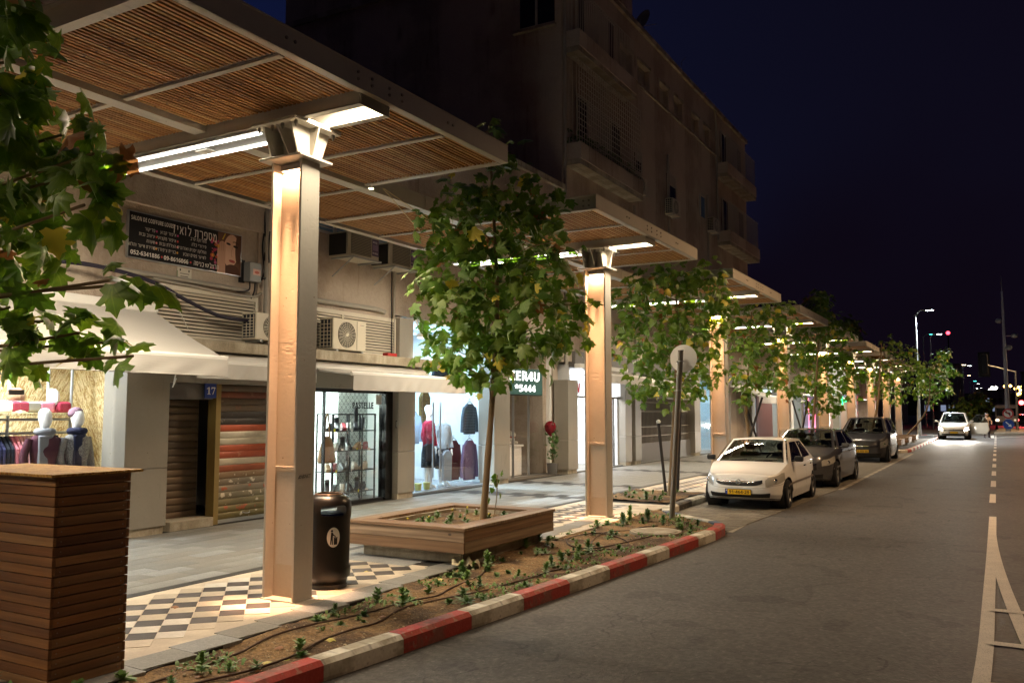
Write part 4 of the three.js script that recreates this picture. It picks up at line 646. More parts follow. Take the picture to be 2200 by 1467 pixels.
  lamp(-11.1, 2.9, -22.6, 1.0, 2.4, new THREE.Color(.96, .98, 1), 16); lamp(-11.2, 2.9, -33.8, .6, 1.6, new THREE.Color(.66, .88, 1), 12);
  // folding gate of the closed shop
  const gate = tp('folding_gate', [TB(-10.06, -10.0, 2.2, 2.28, -31.2, -25.75)], M.galv); const gb = []; for (let z = -26.0; z > -31; z -= .12) gb.push(TB(-10.03, -10.015, .75, 2.2, z - .012, z + .012)); for (const y of [.95, 1.25, 1.75, 2.05]) gb.push(TB(-10.032, -10.013, y, y + .03, -31, -26)); tp('gate_bars', gb, std(0x8a8274, { metalness: .4, roughness: .5 }), gate).userData.kind = 'stuff'; tp('stall_riser', TB(-10.1, -10.0, PAV, .74, -31.2, -25.75), M.cladDark, gate);
  awning('shop_awning', 'flat brown-grey awning over the gated dark shop', -24.6, -29.5, -9.8, 2.75, -8.9, 2.5, .22);
  awning('shop_awning', 'small pale awning over the bright white shop', -20.95, -24.3, -9.8, 2.98, -9.0, 2.75, .2);
}
for (const [px, py, l] of [[1372, 392, 'air conditioner unit on the dark facade beside the caged balcony'], [1446, 440, 'air conditioner unit on the dark facade under a half-shut shutter'], [1533, 478, 'air conditioner unit on the dark facade beside a bluish window']]) { const p = onX(px, py + 8, -9.8); condenser([-9.8, p.y - .3, p.z], .85, .6, l, false); }
{ // rooftop dish and aerials
  const p = onX(1402, 118, -10.6), d = thing('satellite_dish', 'grey satellite dish on the apartment block roof edge', 'satellite dish', [-10.4, 14.72, -27.5]);
  const dish = new THREE.SphereGeometry(.62, 20, 8, 0, Math.PI * 2, 0, .75); dish.scale(1, .55, 1); dish.rotateX(-Math.PI / 2 - .3); dish.rotateY(-.5); mesh('reflector', fix(dish).translate(0, .75, .35), new THREE.MeshStandardMaterial({ color: 0x8d8c8a, roughness: .6, side: THREE.DoubleSide }), d); mesh('mast', cyl(0, 0, .8, 0, .03), M.galv, d); mesh('feed_arm', rod(V(0, .55, 0), V(.45, .75, -.5), .012), M.galv, d);
  for (const [z, h, l] of [[-31.5, 1.0, 'thin bent aerial rod on the apartment roof'], [-34.3, .5, 'short stub aerial on the apartment roof edge']]) solo('roof_aerial', [rod(V(0, 0, 0), V(0, h * .7, 0), .012), rod(V(0, h * .7, 0), V(.05, h, -.35), .010)], M.galv, l, 'aerial', null, [-10.2, 14.72, z]);
}
// low block beyond: lit shops at street level, dark storey above
{
  const b = thing('low_shop_block', 'long low dark building with lit shops beyond the apartment block', 'building', [-10, 0, -40.3]);
  const LB = (x0, x1, y0, y1, z0, z1, r) => bx(x0 + 10, x1 + 10, y0, y1, z0 + 40.3, z1 + 40.3, r), lp = (n, g, m, p = b) => mesh(n, g, m, p);
  lp('upper_wall', LB(-10.3, -10, 3.1, 6.4, -92, -40.32), M.dark); lp('roof', LB(-18, -9.9, 6.4, 6.6, -92, -40.32), M.concDark); lp('rear_wall', [LB(-18, -17.7, 0, 6.4, -92, -40.32), LB(-17.7, -10.3, 0, 6.4, -92, -91.7)], M.dark);
  lp('parapet', LB(-12, -9.9, 6.6, 7.6, -58, -50), M.dark);
  const cols = [[-40.4, -46, 0xdfe8ee, [.82, .95, 1], 16], [-46.6, -51.5, 0xcfdde4, [.75, .92, 1], 9], [-52, -58, 0x8a6f68, [1, .6, .5], 3.5], [-58.6, -65, 0xcfc8bc, [1, .9, .75], 7], [-65.6, -74, 0x9aa0b0, [.8, .75, 1], 4], [-74.6, -91, 0xb0a898, [1, .85, .7], 5]];
  for (const [z0, z1, c, l, I] of cols) { const m = std(c, { roughness: .6 }); lp('shop_wall', LB(-12.6, -12.5, PAV, 3.0, z1, z0), m); lp('shop_ceiling', LB(-12.5, -10.1, 2.95, 3.05, z1, z0), m); lp('pillar', LB(-10.3, -9.84, PAV, 3.1, z0 - .02, z0 + .58, .006), M.cladLight); lp('floor', LB(-12.5, -9.9, PAV - .04, PAV + .02, z1, z0), M.slab[2]);
    lp('ceiling_light', LB(-11.5, -10.8, 2.9, 2.93, z1 + 1, z0 - 1), glow(new THREE.Color(...l), 1.6)); area(new THREE.Color(...l), I, .7, z0 - z1 - 2, V(-11.15, 2.88, (z0 + z1) / 2), V(-11.15, 0, (z0 + z1) / 2)); }
  // shelving and goods silhouettes in the bright shop
  reseed(44); for (let i = 0; i < 9; i++) lp('shelf_unit', LB(-12.4, -12.1, PAV, rr(1.2, 2.3), -41 - i * .55 - .4, -41 - i * .55), std([0x1d2024, 0x30343a, 0x4a4238, 0x22262e][i % 4]));
  lp('neon_tube', [LB(-9.95, -9.9, PAV + .4, 2.6, -54.04, -54)], glow(new THREE.Color(1, .15, .25), 3)); lp('neon_tube', [LB(-9.95, -9.9, PAV + .4, 2.6, -56.04, -56)], glow(new THREE.Color(1, .15, .25), 3));
  lp('pharmacy_cross_sign', [LB(-9.5, -9.44, 2.2, 2.9, -64.2, -64), LB(-9.9, -9.1, 2.45, 2.65, -64.2, -64)], glow(new THREE.Color(.05, 1, .35), 2.5));
  awning('shop_awning', 'pale awning with pinkish edge over the red-lit shop front', -52.2, -57.8, -9.8, 2.95, -8.7, 2.65, .3);
  awning('shop_awning', 'grey awning over the bright shop behind the white sedan', -36.3, -40.0, -9.8, 2.85, -8.7, 2.45, .3);
}
// ---------------------------------------------------------------- soil strip, tree pit
function soilPatch(name, inside, x0, x1, z0, z1, step, y0) {
  const pos = [], idx = [], map = new Map(); const H = (x, z) => y0 + .03 * (vnoise(x * 3, z * 3, 1e6, 1e6, 51) - .5) + .02 * (vnoise(x * 11, z * 11, 1e6, 1e6, 52) - .5);
  const P = (i, j) => { const k = i + ',' + j; if (!map.has(k)) { const x = x0 + i * step, z = z0 - j * step, q = inside(x, z); map.set(k, pos.length / 3); pos.push(q, H(q, z), z); } return map.get(k); };
  return { H };
}
const soilH = (x, z) => .112 + .034 * (vnoise(x * 3 + 90, z * 3 + 90, 1e6, 1e6, 51) - .5) + .022 * (vnoise(x * 11 + 90, z * 11 + 90, 1e6, 1e6, 52) - .5);
const kerbX = z => { for (let i = 0; i + 1 < outer.length; i++) if (z <= outer[i][1] && z >= outer[i + 1][1]) { const t = (z - outer[i][1]) / (outer[i + 1][1] - outer[i][1]); return lerp(outer[i][0], outer[i + 1][0], t); } return z > -1 ? -4.02 : z > -13.9 ? lerp(-3.5, -4.85, clamp((-z - 12.4) / 1.4)) : -4.9; };
{
  const rows = []; for (let z = 0; z >= -13.75; z -= .05) { const a = edgeX(z) - .01, b = Math.max(a + .02, kerbX(z) - .13); rows.push(Array.from({ length: 28 }, (_, i) => { const x = lerp(a, b, i / 27); return [x, soilH(x, z), z]; })); }
  struct('soil_strip', uvm(sheet(rows)), M.soil);
  const r2 = []; for (let z = -14.75; z >= -16.95; z -= .07) r2.push(Array.from({ length: 24 }, (_, i) => { const x = lerp(-6.62, -5.16, i / 23); return [x, soilH(x, z) + .035, z]; }));
  struct('tree_pit', uvm(sheet(r2)), M.soil);
  reseed(52); const st = []; for (let i = 0; i < 260; i++) { const z = rr(-2.5, -13), x = rr(edgeX(z) + .05, kerbX(z) - .2); const g = new THREE.IcosahedronGeometry(rr(.005, .016), 0); g.scale(1, .6, 1); st.push(fix(g.translate(x, soilH(x, z) + .004, z))); }
  const m = mesh('gravel', st, std(0xb9a888, { roughness: .9 }), scene); m.userData = { label: 'small stones and litter scattered on the soil strip', category: 'gravel', kind: 'stuff' };
}
// drip hoses lying on the soil
{
  const run = (pts, r = .008) => tube(pts.map(([x, z]) => V(x, soilH(x, z) + .012, z)), r, 7, pts.length * 8);
  reseed(53);
  const line = (off, z0, z1, ph) => { const p = []; for (let z = z0; z > z1; z -= .35) p.push([lerp(edgeX(z), kerbX(z) - .15, off + .12 * Math.sin(z * 1.7 + ph) + rr(-.04, .04)), z]); return p; };
  const hoses = [[line(.35, -2.2, -8.4, 0), 'brown drip hose along the soil strip beside the planter'], [line(.7, -3, -9.8, 2), 'brown drip hose along the soil strip close to the kerb'], [[[-4.6, -8.8], [-4.2, -9.3], [-4.0, -9.9], [-4.25, -10.4], [-4.7, -10.6], [-4.9, -10.2], [-4.6, -9.6], [-4.3, -9.5], [-4.15, -10.0], [-4.0, -10.8]], 'looped brown drip hose on the soil near the manhole cover'], [line(.5, -9.5, -12.2, 4), 'brown drip hose ending below the round sign post']];
  for (const [p, l] of hoses) solo('drip_hose', run(p), std(0x4b3524, { roughness: .7 }), l, 'hose', 'drip hoses on the soil');
  solo('manhole_cover', [cyl(-4.12, .08, .135, -11.25, .36, .35, 30), cyl(-4.12, .135, .142, -11.25, .30, .30, 30)], M.concDark, 'round grey concrete manhole cover sunk in the soil strip', 'manhole cover');
  const cr = new THREE.PlaneGeometry(.3, .16, 10, 5); const cp = cr.attributes.position; for (let i = 0; i < cp.count; i++) cp.setZ(i, .03 * Math.sin(i * 2.3) + .02 * Math.cos(i * 1.1)); cr.computeVertexNormals(); cr.rotateX(-Math.PI / 2 + .2); cr.rotateY(.6);
  solo('crumpled_paper', fix(cr), new THREE.MeshStandardMaterial({ color: 0xcabf9f, side: THREE.DoubleSide, roughness: .9 }), 'crumpled pale paper lying at the planter corner', 'litter', null, [-4.95, PAV + .035, -7.75]);
}
const leafOut = [[.16, -.05], [.50, .06], [.37, .23], [.66, .50], [.36, .50], [.27, .66], [0, 1.02]];
function leafGeo(fine) {
  const side = fine ? [[.10, -.04], [.26, -.10], [.38, -.02], [.56, .02], [.46, .13], [.38, .22], [.52, .34], [.72, .44], [.60, .52], [.50, .56], [.34, .50], [.30, .62], [.34, .74], [.18, .80], [.08, .92], [0, 1.04]] : leafOut;
  const pts = [[0, 0], ...side, ...side.slice(0, -1).reverse().map(([x, y]) => [-x, y])]; const pos = [], uv = [], idx = [];
  const z = (x, y) => -.36 * Math.abs(x) ** 1.5 - .22 * y * y + (fine ? .03 * Math.sin(9 * x + 5 * y) : 0); pos.push(0, .38, .04); uv.push(.5, .38); for (const [x, y] of pts) { pos.push(x, y, z(x, y)); uv.push(.5 + x / 1.6, y); }
  for (let i = 0; i < pts.length; i++) idx.push(0, i + 1, (i + 1) % pts.length + 1);
  const g = new THREE.BufferGeometry(); g.setAttribute('position', new THREE.Float32BufferAttribute(pos, 3)); g.setAttribute('uv', new THREE.Float32BufferAttribute(uv, 2)); g.setIndex(idx); g.computeVertexNormals(); return fix(g);
}
const LG = [leafGeo(false), leafGeo(true)];
// ---------------------------------------------------------------- seedlings
function seedlingGeo(h, n, s) {
  reseed(s); const out = [rod(V(0, -.02, 0), V(rr(-.01, .01), h * .92, rr(-.01, .01)), .004, .002, 5)];
  for (let i = 0; i < n; i++) { const t = .12 + .88 * i / n, a = i * 2.4 + rnd(), l = rr(.075, .12) * (1.15 - .5 * t), w = l * .24; const up = .35 + .6 * t + rr(-.2, .2);
    const rows = [0, .35, .7, 1].map((u, k) => { const ww = w * [.3, 1, .75, .05][k]; return [-1, 1].map(sd => [l * u * Math.cos(up), l * u * Math.sin(up) - .25 * l * u * u, sd * ww]); });
    const g = sheet(rows); g.rotateY(a); g.translate(0, h * t, 0); out.push(fix(g)); }
  return merge(out);
}
const sg = [0, 1, 2, 3, 4].map(i => seedlingGeo([.13, .17, .10, .20, .08][i], [26, 34, 20, 40, 16][i], 300 + i));
for (const [n, L, W2, s] of [[30, .11, .42, 306], [22, .075, .55, 307], [44, .13, .2, 308]]) { // low rosettes and bushy tufts
  reseed(s); const o = []; for (let i = 0; i < n; i++) { const l = L * rr(.6, 1.1), up = rr(.15, 1.2), w = l * W2 / 2, g = sheet([0, .4, .75, 1].map((u, k) => { const ww = w * [.25, 1, .8, .06][k]; return [-1, 1].map(sd => [l * u * Math.cos(up), .012 + l * u * Math.sin(up) - .35 * l * u * u, sd * ww]); })); g.rotateY(i * 2.4 + rnd()); o.push(fix(g)); } sg.push(merge(o)); }
{
  reseed(54); let made = 0;
  const put = (x, z, y, lab, grp) => { const v = Math.floor(rnd() * 8); const m = solo('seedling', sg[v], M.seedling[Math.floor(rnd() * 3)], lab, 'seedling', grp, [x, y, z]); m.rotation.y = rr(0, 6.28); m.scale.setScalar(rr(.42, .95)); m.rotation.z = rr(-.25, .25); };
  for (let i = 0; i < 175; i++) { const z = rr(-2.6, -13), x = lerp(edgeX(z) + .08, kerbX(z) - .22, rnd()); if (vnoise(x * 2.2 + 50, z * 1.6 + 50, 1e6, 1e6, 88) < .30) continue; if (Math.hypot(x + 4.12, z + 11.25) < .45) continue; put(x, z, soilH(x, z) - .01, 'small leafy green seedling in the soil strip beside the red and white kerb', 'seedlings in the soil strip'); }
  for (let i = 0; i < 26; i++) { const z = rr(-14.9, -16.8), x = rr(-6.5, -5.3); put(x, z, soilH(x, z) + .03, 'small leafy green plant in the tree pit before the white sedan', 'plants in the tree pit'); }
  for (const [x, z] of [[-5.05, -3.0], [-5.2, -2.95], [-4.8, -3.25], [-4.72, -3.5], [-5.4, -2.9]]) put(x, z, PAV - .02, 'leafy green plant growing at the foot of the tall wooden box', 'plants at the foot of the wooden box');
}
{ // low weeds in patches, and fallen leaves
  reseed(59); const w = []; for (let i = 0; i < 4200; i++) { const z = rr(-2.4, -13.2), x = rr(edgeX(z) + .03, kerbX(z) - .17); if (vnoise(x * 2.7 + 20, z * 2 + 20, 1e6, 1e6, 61) < .50) continue; const l = rr(.015, .05), g = sheet([[[-l * .18, 0, 0], [l * .18, 0, 0]], [[-l * .3, l * .5, l * .35], [l * .3, l * .5, l * .35]], [[-.001, l * .6, l], [.001, l * .6, l]]]); g.rotateY(rr(0, 6.28)); g.translate(x, soilH(x, z), z); w.push(fix(g)); }
  const m = mesh('weeds', w, M.seedling[1], scene); m.userData = { label: 'low green weeds spread in patches over the soil strip', category: 'weeds', kind: 'stuff' };
  for (let i = 0; i < 34; i++) { const soil = i < 22, z = soil ? rr(-2.8, -12.8) : rr(-4, -14), x = soil ? rr(edgeX(z) + .05, kerbX(z) - .2) : rr(-6.5, -5.0), y = soil ? soilH(x, z) + .012 : PAV + .008; if (!soil && x > edgeX(z) - .1) continue; const q = solo('fallen_leaf', LG[0], i % 3 ? M.leafBrown : M.leafYellow, soil ? 'dry fallen leaf lying on the soil strip' : 'dry fallen leaf lying on the paving', 'leaf', soil ? 'fallen leaves on the soil' : 'fallen leaves on the paving', [x, y, z]); q.rotation.set(-Math.PI / 2 + rr(-.2, .2), 0, rr(0, 6.28)); q.scale.setScalar(rr(.05, .09)); }
}
// ---------------------------------------------------------------- tall wooden box
{
  reseed(55); const b = thing('wooden_box', 'tall box of dark horizontal planks with a chipboard lid', 'box', [-5.45, PAV, -3.365]);
  const hx = .58, hz = .255, H = 1.235, n = 21, ph = H / n; mesh('core', bx(-hx + .03, hx - .03, 0, H - .01, -hz + .03, hz - .03), M.black, b);
  const gx = [0, 1, 2].map(i => uvm(new RoundedBoxGeometry(hx * 2, ph - .005, .022, 1, .003).translate(0, 0, 0), 1, i * .43, i * .31)), gz = [0, 1, 2].map(i => uvm(new RoundedBoxGeometry(.022, ph - .005, hz * 2 - .046, 1, .003), 1, i * .57, i * .23));
  for (let i = 0; i < n; i++) for (const s of [-1, 1]) { const a = mesh('plank', gx[i % 3], M.boxWood[Math.floor(rnd() * 4)], b); a.position.set(0, ph * (i + .5), s * (hz - .011)); const c = mesh('plank', gz[(i + 1) % 3], M.boxWood[Math.floor(rnd() * 4)], b); c.position.set(s * (hx - .011), ph * (i + .5), 0); }
  const sc = []; for (let i = 0; i < n; i++) for (const z of [-hz + .05, hz - .05]) sc.push(mv(fix(new THREE.CylinderGeometry(.004, .004, .004, 6)), hx + .001, ph * (i + .5), z, 0, 0, Math.PI / 2)); mesh('screws', sc, M.bolt, b).userData.kind = 'stuff';
  const lid = mesh('lid', uvm(bx(-hx - .06, hx + .05, 0, .016, -hz - .05, hz + .055)), M.osbLid, b); lid.position.y = H + .002; 
}
// ---------------------------------------------------------------- planter bench
function planter(pos, label, big = true) {
  reseed(56); const p = thing('planter', label, 'planter', pos, 0, 'timber-clad planters'), hx = .79, hz = 1.045;
  mesh('concrete_base', bx(-hx + .11, hx - .12, 0, .15, -hz + .13, hz - .16, .008), M.conc, p);
  mesh('inner_wall', [bx(-hx + .24, -hx + .28, .1, .37, -hz + .28, hz - .28), bx(hx - .28, hx - .24, .1, .37, -hz + .28, hz - .28), bx(-hx + .24, hx - .24, .1, .37, -hz + .24, -hz + .28), bx(-hx + .24, hx - .24, .1, .37, hz - .28, hz - .24)], M.concDark, p);
  const rows = 2, y0 = .135, h = .115; for (let i = 0; i < rows; i++) for (const s of [-1, 1]) { mesh('plank', uvm(bx(-hx, hx, y0 + i * (h + .004), y0 + i * (h + .004) + h, s * hz - .014 - s * .014, s * hz + .014 - s * .014, .004), 1, i * .4, s * .3), M.planterWood[(i + 1 + s) % 3], p); mesh('plank', uvm(bx(s * hx - .014 - s * .014, s * hx + .014 - s * .014, y0 + i * (h + .004), y0 + i * (h + .004) + h, -hz + .029, hz - .029, .004), 1, i * .7, s * .5), M.planterWood[(i + s + 2) % 3], p); }
  const w = .25, t = .028, yt = y0 + 2 * (h + .004); for (const s of [-1, 1]) { // mitred seat boards, two boards on each side
    for (let k = 0; k < 2; k++) { const o0 = k * w / 2 + (k ? .003 : 0), o1 = (k + 1) * w / 2; const bd = (a, b, c, d) => { const g = extr(poly([a, b, c, d]), t); g.rotateX(-Math.PI / 2); g.translate(0, yt, 0); return uvm(g, 1, s * .3 + k * .2, k * .4); }; const X = q => hx + .015 - q, Z = q => hz + .015 - q;
      mesh('seat_board', s > 0 ? bd([-X(o0), -Z(o0)], [X(o0), -Z(o0)], [X(o1), -Z(o1)], [-X(o1), -Z(o1)]) : bd([-X(o1), Z(o1)], [X(o1), Z(o1)], [X(o0), Z(o0)], [-X(o0), Z(o0)]), M.planterWood[(k + 1) % 3], p);
      mesh('seat_board', swapUV(s > 0 ? bd([X(o0), -Z(o0) + .003], [X(o0), Z(o0) - .003], [X(o1), Z(o1) - .003], [X(o1), -Z(o1) + .003]) : bd([-X(o1), -Z(o1) + .003], [-X(o1), Z(o1) - .003], [-X(o0), Z(o0) - .003], [-X(o0), -Z(o0) + .003])), M.planterWood[k % 3], p); } }
  const r = []; for (let j = 0; j <= 24; j++) r.push(Array.from({ length: 18 }, (_, i) => { const x = lerp(-hx + .27, hx - .27, i / 17), z = lerp(hz - .27, -hz + .27, j / 24); return [x, .28 + soilH(x * 2, z * 2) * .4, z]; })); mesh('soil', uvm(sheet(r)), M.soil, p);
  return p;
}
planter([-5.71, PAV, -8.705], 'low square timber-clad planter bench with a young tree in it');
{
  reseed(57); const fl = [0xa03a55, 0xc9b9c0, 0x8a2f4a, 0xd8c84a]; // bedding plants in the planter
  for (let i = 0; i < 26; i++) { const x = rr(-6.2, -5.25), z = rr(-8.0, -9.4); const f = thing('bedding_plant', 'small flowering plant inside the timber planter', 'flower', [x, PAV + .32, z], rnd() * 6, 'small flowers in the timber planter'); const k = mesh('leaves', sg[i % 3 === 0 ? 2 : 4], M.seedling[i % 3], f); k.scale.setScalar(rr(.5, .9)); if (i % 2) mesh('bloom', mv(fix(new THREE.IcosahedronGeometry(.014, 0)), 0, .09, 0), std(fl[i % 4]), f); }
}
for (const [z, l] of [[-43.2, 'far timber planter box nearest to the end of the parking bay'], [-47.0, 'far timber planter box between two others beyond the parking bay'], [-51.2, 'far timber planter box, last of three beyond the parking bay']]) { const o = planter([-4.4, PAV, z], l); o.scale.set(.75, .95, .8); }

// ---------------------------------------------------------------- litter bin
{
  const b = thing('litter_bin', 'black cylindrical litter bin with white pictogram beside the cream column', 'bin', [-5.50, PAV, -6.22]); b.scale.set(.95, .95, .95);
  const prof = [[0, .03], [.185, .03], [.19, .10], [.215, .105], [.218, .20], [.205, .215], [.208, .60], [.212, .66], [.218, .70], [.218, .78], [.212, .83], [.185, .875], [.15, .895], [.13, .90], [.12, .893], [.0, .89]].map(([x, y]) => new THREE.Vector2(x, y));
  const body = new Brush(fix(new THREE.LatheGeometry(prof, 40))); const cut = new Brush(new RoundedBoxGeometry(.62, .10, .25, 2, .03).translate(0, .75, 0)); cut.rotation.y = -.60; body.updateMatrixWorld(); cut.updateMatrixWorld();
  const ev = new Evaluator(); ev.useGroups = false; ev.attributes = ['position', 'normal', 'uv']; const res = ev.evaluate(body, cut, SUBTRACTION);
  mesh('body', res.geometry, std(0x15120f, { roughness: .33 }), b); mesh('lid_rim', mv(fix(new THREE.TorusGeometry(.132, .012, 8, 32)), 0, .897, 0, Math.PI / 2), std(0x5a4636, { roughness: .3, metalness: .3 }), b); mesh('base_ring', mv(fix(new THREE.CylinderGeometry(.19, .185, .04, 32)), 0, .02, 0), M.black, b);
  mesh('liner', mv(fix(new THREE.CylinderGeometry(.17, .17, .02, 24)), 0, .705, 0), std(0x22306a, { roughness: .5 }), b);
  const t = canvasTex(160, 220, (g, w, h) => { g.fillStyle = '#1d1712'; g.fillRect(0, 0, w, h); g.fillStyle = '#e6e0d4'; g.beginPath(); g.ellipse(80, 110, 74, 104, 0, 0, 7); g.fill(); g.fillStyle = '#1d1712'; g.beginPath(); g.arc(62, 42, 12, 0, 7); g.fill(); g.beginPath(); g.moveTo(52, 58); g.lineTo(72, 58); g.lineTo(80, 78); g.lineTo(100, 92); g.lineTo(96, 100); g.lineTo(74, 90); g.lineTo(72, 120); g.lineTo(74, 184); g.lineTo(62, 184); g.lineTo(60, 130); g.lineTo(52, 184); g.lineTo(42, 184); g.lineTo(48, 110); g.fill(); g.fillRect(84, 116, 40, 70); g.fillRect(80, 108, 48, 6); g.fillRect(94, 94, 10, 12); });
  mesh('pictogram', fix(new THREE.CylinderGeometry(.2085, .2085, .20, 14, 1, true, .62, .66)).translate(0, .50, 0), printed(t, { roughness: .35 }), b);
}
// ---------------------------------------------------------------- sign post, stakes
{
  const s = thing('sign_post', 'leaning grey post with the blank back of a round sign', 'sign', [-4.43, PAV - .05, -12.8]); const topP = V(.20, 2.62, .02);
  mesh('post', rod(V(0, -.1, 0), topP, .043, .043, 18), std(0x8f8a80, { roughness: .5, metalness: .3 }), s); mesh('post_cap', ball(.2, 2.62, .02, .05, .015, .05), M.galv, s);
  mesh('disc', mv(fix(new THREE.CylinderGeometry(.215, .215, .006, 40)), .215, 2.50, -.06, Math.PI / 2), std(0xe4e2dc, { roughness: .5 }), s); mesh('clamp', [mv(fix(new THREE.TorusGeometry(.056, .008, 6, 20)), .19, 2.45, .02, Math.PI / 2), mv(fix(new THREE.TorusGeometry(.056, .008, 6, 20)), .155, 2.0, .016, Math.PI / 2)], M.galv, s);
  const tip = (x, z, px, py, l) => { const t = onZ(px, py, z); const k = thing('tree_stake', l, 'stake', [x, PAV, z], 0, 'tree stakes'); mesh('pole', rod(V(0, -.1, 0), V(t.x - x, t.y - PAV, 0), .03, .03, 10), std(0x2a2522, { roughness: .7 }), k); mesh('cap', ball(t.x - x, t.y - PAV + .02, 0, .045, .045, .045), M.white, k); };
  tip(-5.88, -16.7, 1415, 908, 'dark leaning stake with a pale knob in the tree pit'); tip(-5.81, -17.2, 1462, 870, 'dark upright stake behind the grey sign post');
  for (const [z, dx] of [[-22.6, .8], [-23.0, -.7], [-29.1, -.6], [-29.4, .5]]) { const k = thing('tree_stake', 'dark slanted stake propping a street tree by the cars', 'stake', [-5.6, PAV, z], 0, 'tree stakes'); mesh('pole', rod(V(-dx * .5, -.1, 0), V(dx * .4, 2.0, .1), .028, .028, 8), std(0x2a2522), k); }
}
// ---------------------------------------------------------------- trees
function tree(name, label, base, trunkPts, r0, clumps, o) { // clumps: [centre Vector3, radius, leaves]
  reseed(o.seed); const t = thing(name, label, 'tree', [base.x, base.y, base.z], 0, 'young street trees'); const loc = p => p.clone().sub(base);
  const tl = trunkPts.map(loc), n = tl.length - 1, curve = new THREE.CatmullRomCurve3(tl);
  { const rows = [], K = 22, S = 10; for (let j = 0; j <= K; j++) { const c = curve.getPoint(j / K), r = r0 * (1 - .75 * j / K) * (1 + .08 * Math.sin(j * 1.9)); rows.push(Array.from({ length: S + 1 }, (_, i) => [c.x + r * Math.cos(i / S * 6.2832), c.y, c.z - r * Math.sin(i / S * 6.2832)])); } const g = sheet(rows); mesh('trunk', fix(g), M.bark, t); }
  const leaves = [];
  for (const [c, r, cnt] of clumps) {
    const lc = loc(c); const tY = clamp((lc.y - r * .6 - tl[0].y) / (tl[n].y - tl[0].y), .3, .98), st = curve.getPoint(tY);
    const midp = st.clone().lerp(lc, .5).add(V(rr(-.08, .08), rr(0, .1), rr(-.08, .08)));
    mesh('branch', tube([st, midp, lc], r0 * .16, 5, 8), M.bark, t);
    for (let i = 0; i < cnt; i++) { let d; do { d = V(rr(-1, 1), rr(-1, 1), rr(-1, 1)); } while (d.lengthSq() > 1 || d.lengthSq() < .08); const p = lc.clone().addScaledVector(d, r * (rnd() < .12 ? rr(1.25, 1.6) : 1 + .25 * rr(-1, 1))); p.y -= .05 * r;
      const out = p.clone().sub(lc).normalize().multiplyScalar(.6).add(V(rr(-.7, .7), rr(.1, 1.1), rr(-.7, .7))).normalize(); // face outward and up
      const hang = V(d.x + rr(-.8, .8), rr(-1.3, .1), d.z + rr(-.8, .8)); hang.addScaledVector(out, -hang.dot(out)).normalize(); const sx = new THREE.Vector3().crossVectors(hang, out).normalize();
      const q = new THREE.Quaternion().setFromRotationMatrix(new THREE.Matrix4().makeBasis(sx, hang, out)); const s = (rnd() < .25 ? rr(.45, .7) : rr(.7, 1.2)) * o.leaf; const k = rnd(); leaves.push({ p, q, s, w: rr(.78, 1.1), c: rr(.3, 2.2), m: k < .035 ? 4 : k < .05 ? 5 : Math.floor(rnd() * 4) }); }
  }
  const mats = [...M.leaf, M.leafYellow, M.leafBrown], g = LG[o.fine ? 1 : 0];
  if (o.single) { const w = new THREE.Vector3(); leaves.forEach(l => { l.d = w.copy(l.p).add(base).distanceTo(EYE); }); leaves.sort((a, b) => a.d - b.d); }
  const rest = mats.map(() => []);
  leaves.forEach((l, i) => { if (i < (o.single || 0)) { const m = mesh('leaf', g, mats[l.m], t); m.position.copy(l.p); m.quaternion.copy(l.q); m.scale.set(l.s * l.w, l.s, l.s * l.c); } else rest[l.m].push(g.clone().applyMatrix4(new THREE.Matrix4().compose(l.p, l.q, V(l.s * l.w, l.s, l.s * l.c)))); });
  rest.forEach((l, i) => { if (l.length) mesh('foliage', l, mats[i], t).userData.kind = 'stuff'; });
  return t;
}
const clumpsPx = (list, depth, jit, dens, s) => { reseed(s); return list.map(([x, y, r, f = 1]) => { const d = depth + rr(-jit, jit), R = r * d / FPX; return [at(x, y, d), R, Math.round(dens * f * R * R * 12)]; }); };
tree('foreground_tree', 'foreground tree whose leafy branches hang in beside the big awning', V(-5.75, PAV, -2.25), [V(-5.75, PAV, -2.25), V(-5.72, 1.4, -2.25), V(-5.7, 2.6, -2.3), V(-5.65, 4.2, -2.35)], .055,
  clumpsPx([[0, -20, 90], [30, 40, 80], [20, 130, 95], [70, 210, 90], [130, 290, 95], [200, 330, 75], [30, 330, 110], [110, 390, 100], [180, 440, 85], [30, 460, 110], [110, 510, 70, .7], [30, 560, 70, .6], [250, 600, 55, .8], [295, 610, 45, .8], [20, 660, 65, .8], [90, 690, 70, .8], [170, 715, 70, .9], [240, 735, 60, .9], [285, 765, 42, .8], [40, 740, 70, .8], [-60, 250, 160], [-60, 520, 160]], 4.55, .4, 32, 61), { seed: 62, leaf: .155, fine: true, single: 280 });
tree('street_tree', 'young tree growing in the timber planter between the first two columns', V(-5.40, PAV + .30, -8.82), [V(-5.40, PAV + .25, -8.82), onZ(1050, 960, -8.85), onZ(1060, 820, -8.9), onZ(1068, 640, -8.95), onZ(1058, 420, -9.0), onZ(1050, 270, -9.0)], .045,
  clumpsPx([[1050, 280, 38, .7], [1080, 335, 45, .8], [1010, 430, 70], [1090, 410, 70], [1150, 440, 62], [960, 480, 70], [1040, 500, 85], [1130, 520, 85], [1190, 520, 45], [925, 560, 50], [990, 580, 85], [1080, 590, 95], [1170, 600, 80], [910, 610, 32, .8], [960, 660, 75], [1050, 680, 95], [1140, 690, 90], [1215, 680, 60], [1262, 650, 32, .8], [960, 745, 60], [1030, 750, 80], [1100, 745, 55], [1180, 730, 45], [930, 770, 28, .8], [1215, 730, 40, .8], [1055, 815, 40, .8], [1005, 790, 42]], 10.45, .55, 27, 63), { seed: 64, leaf: .165, single: 280, fine: true });
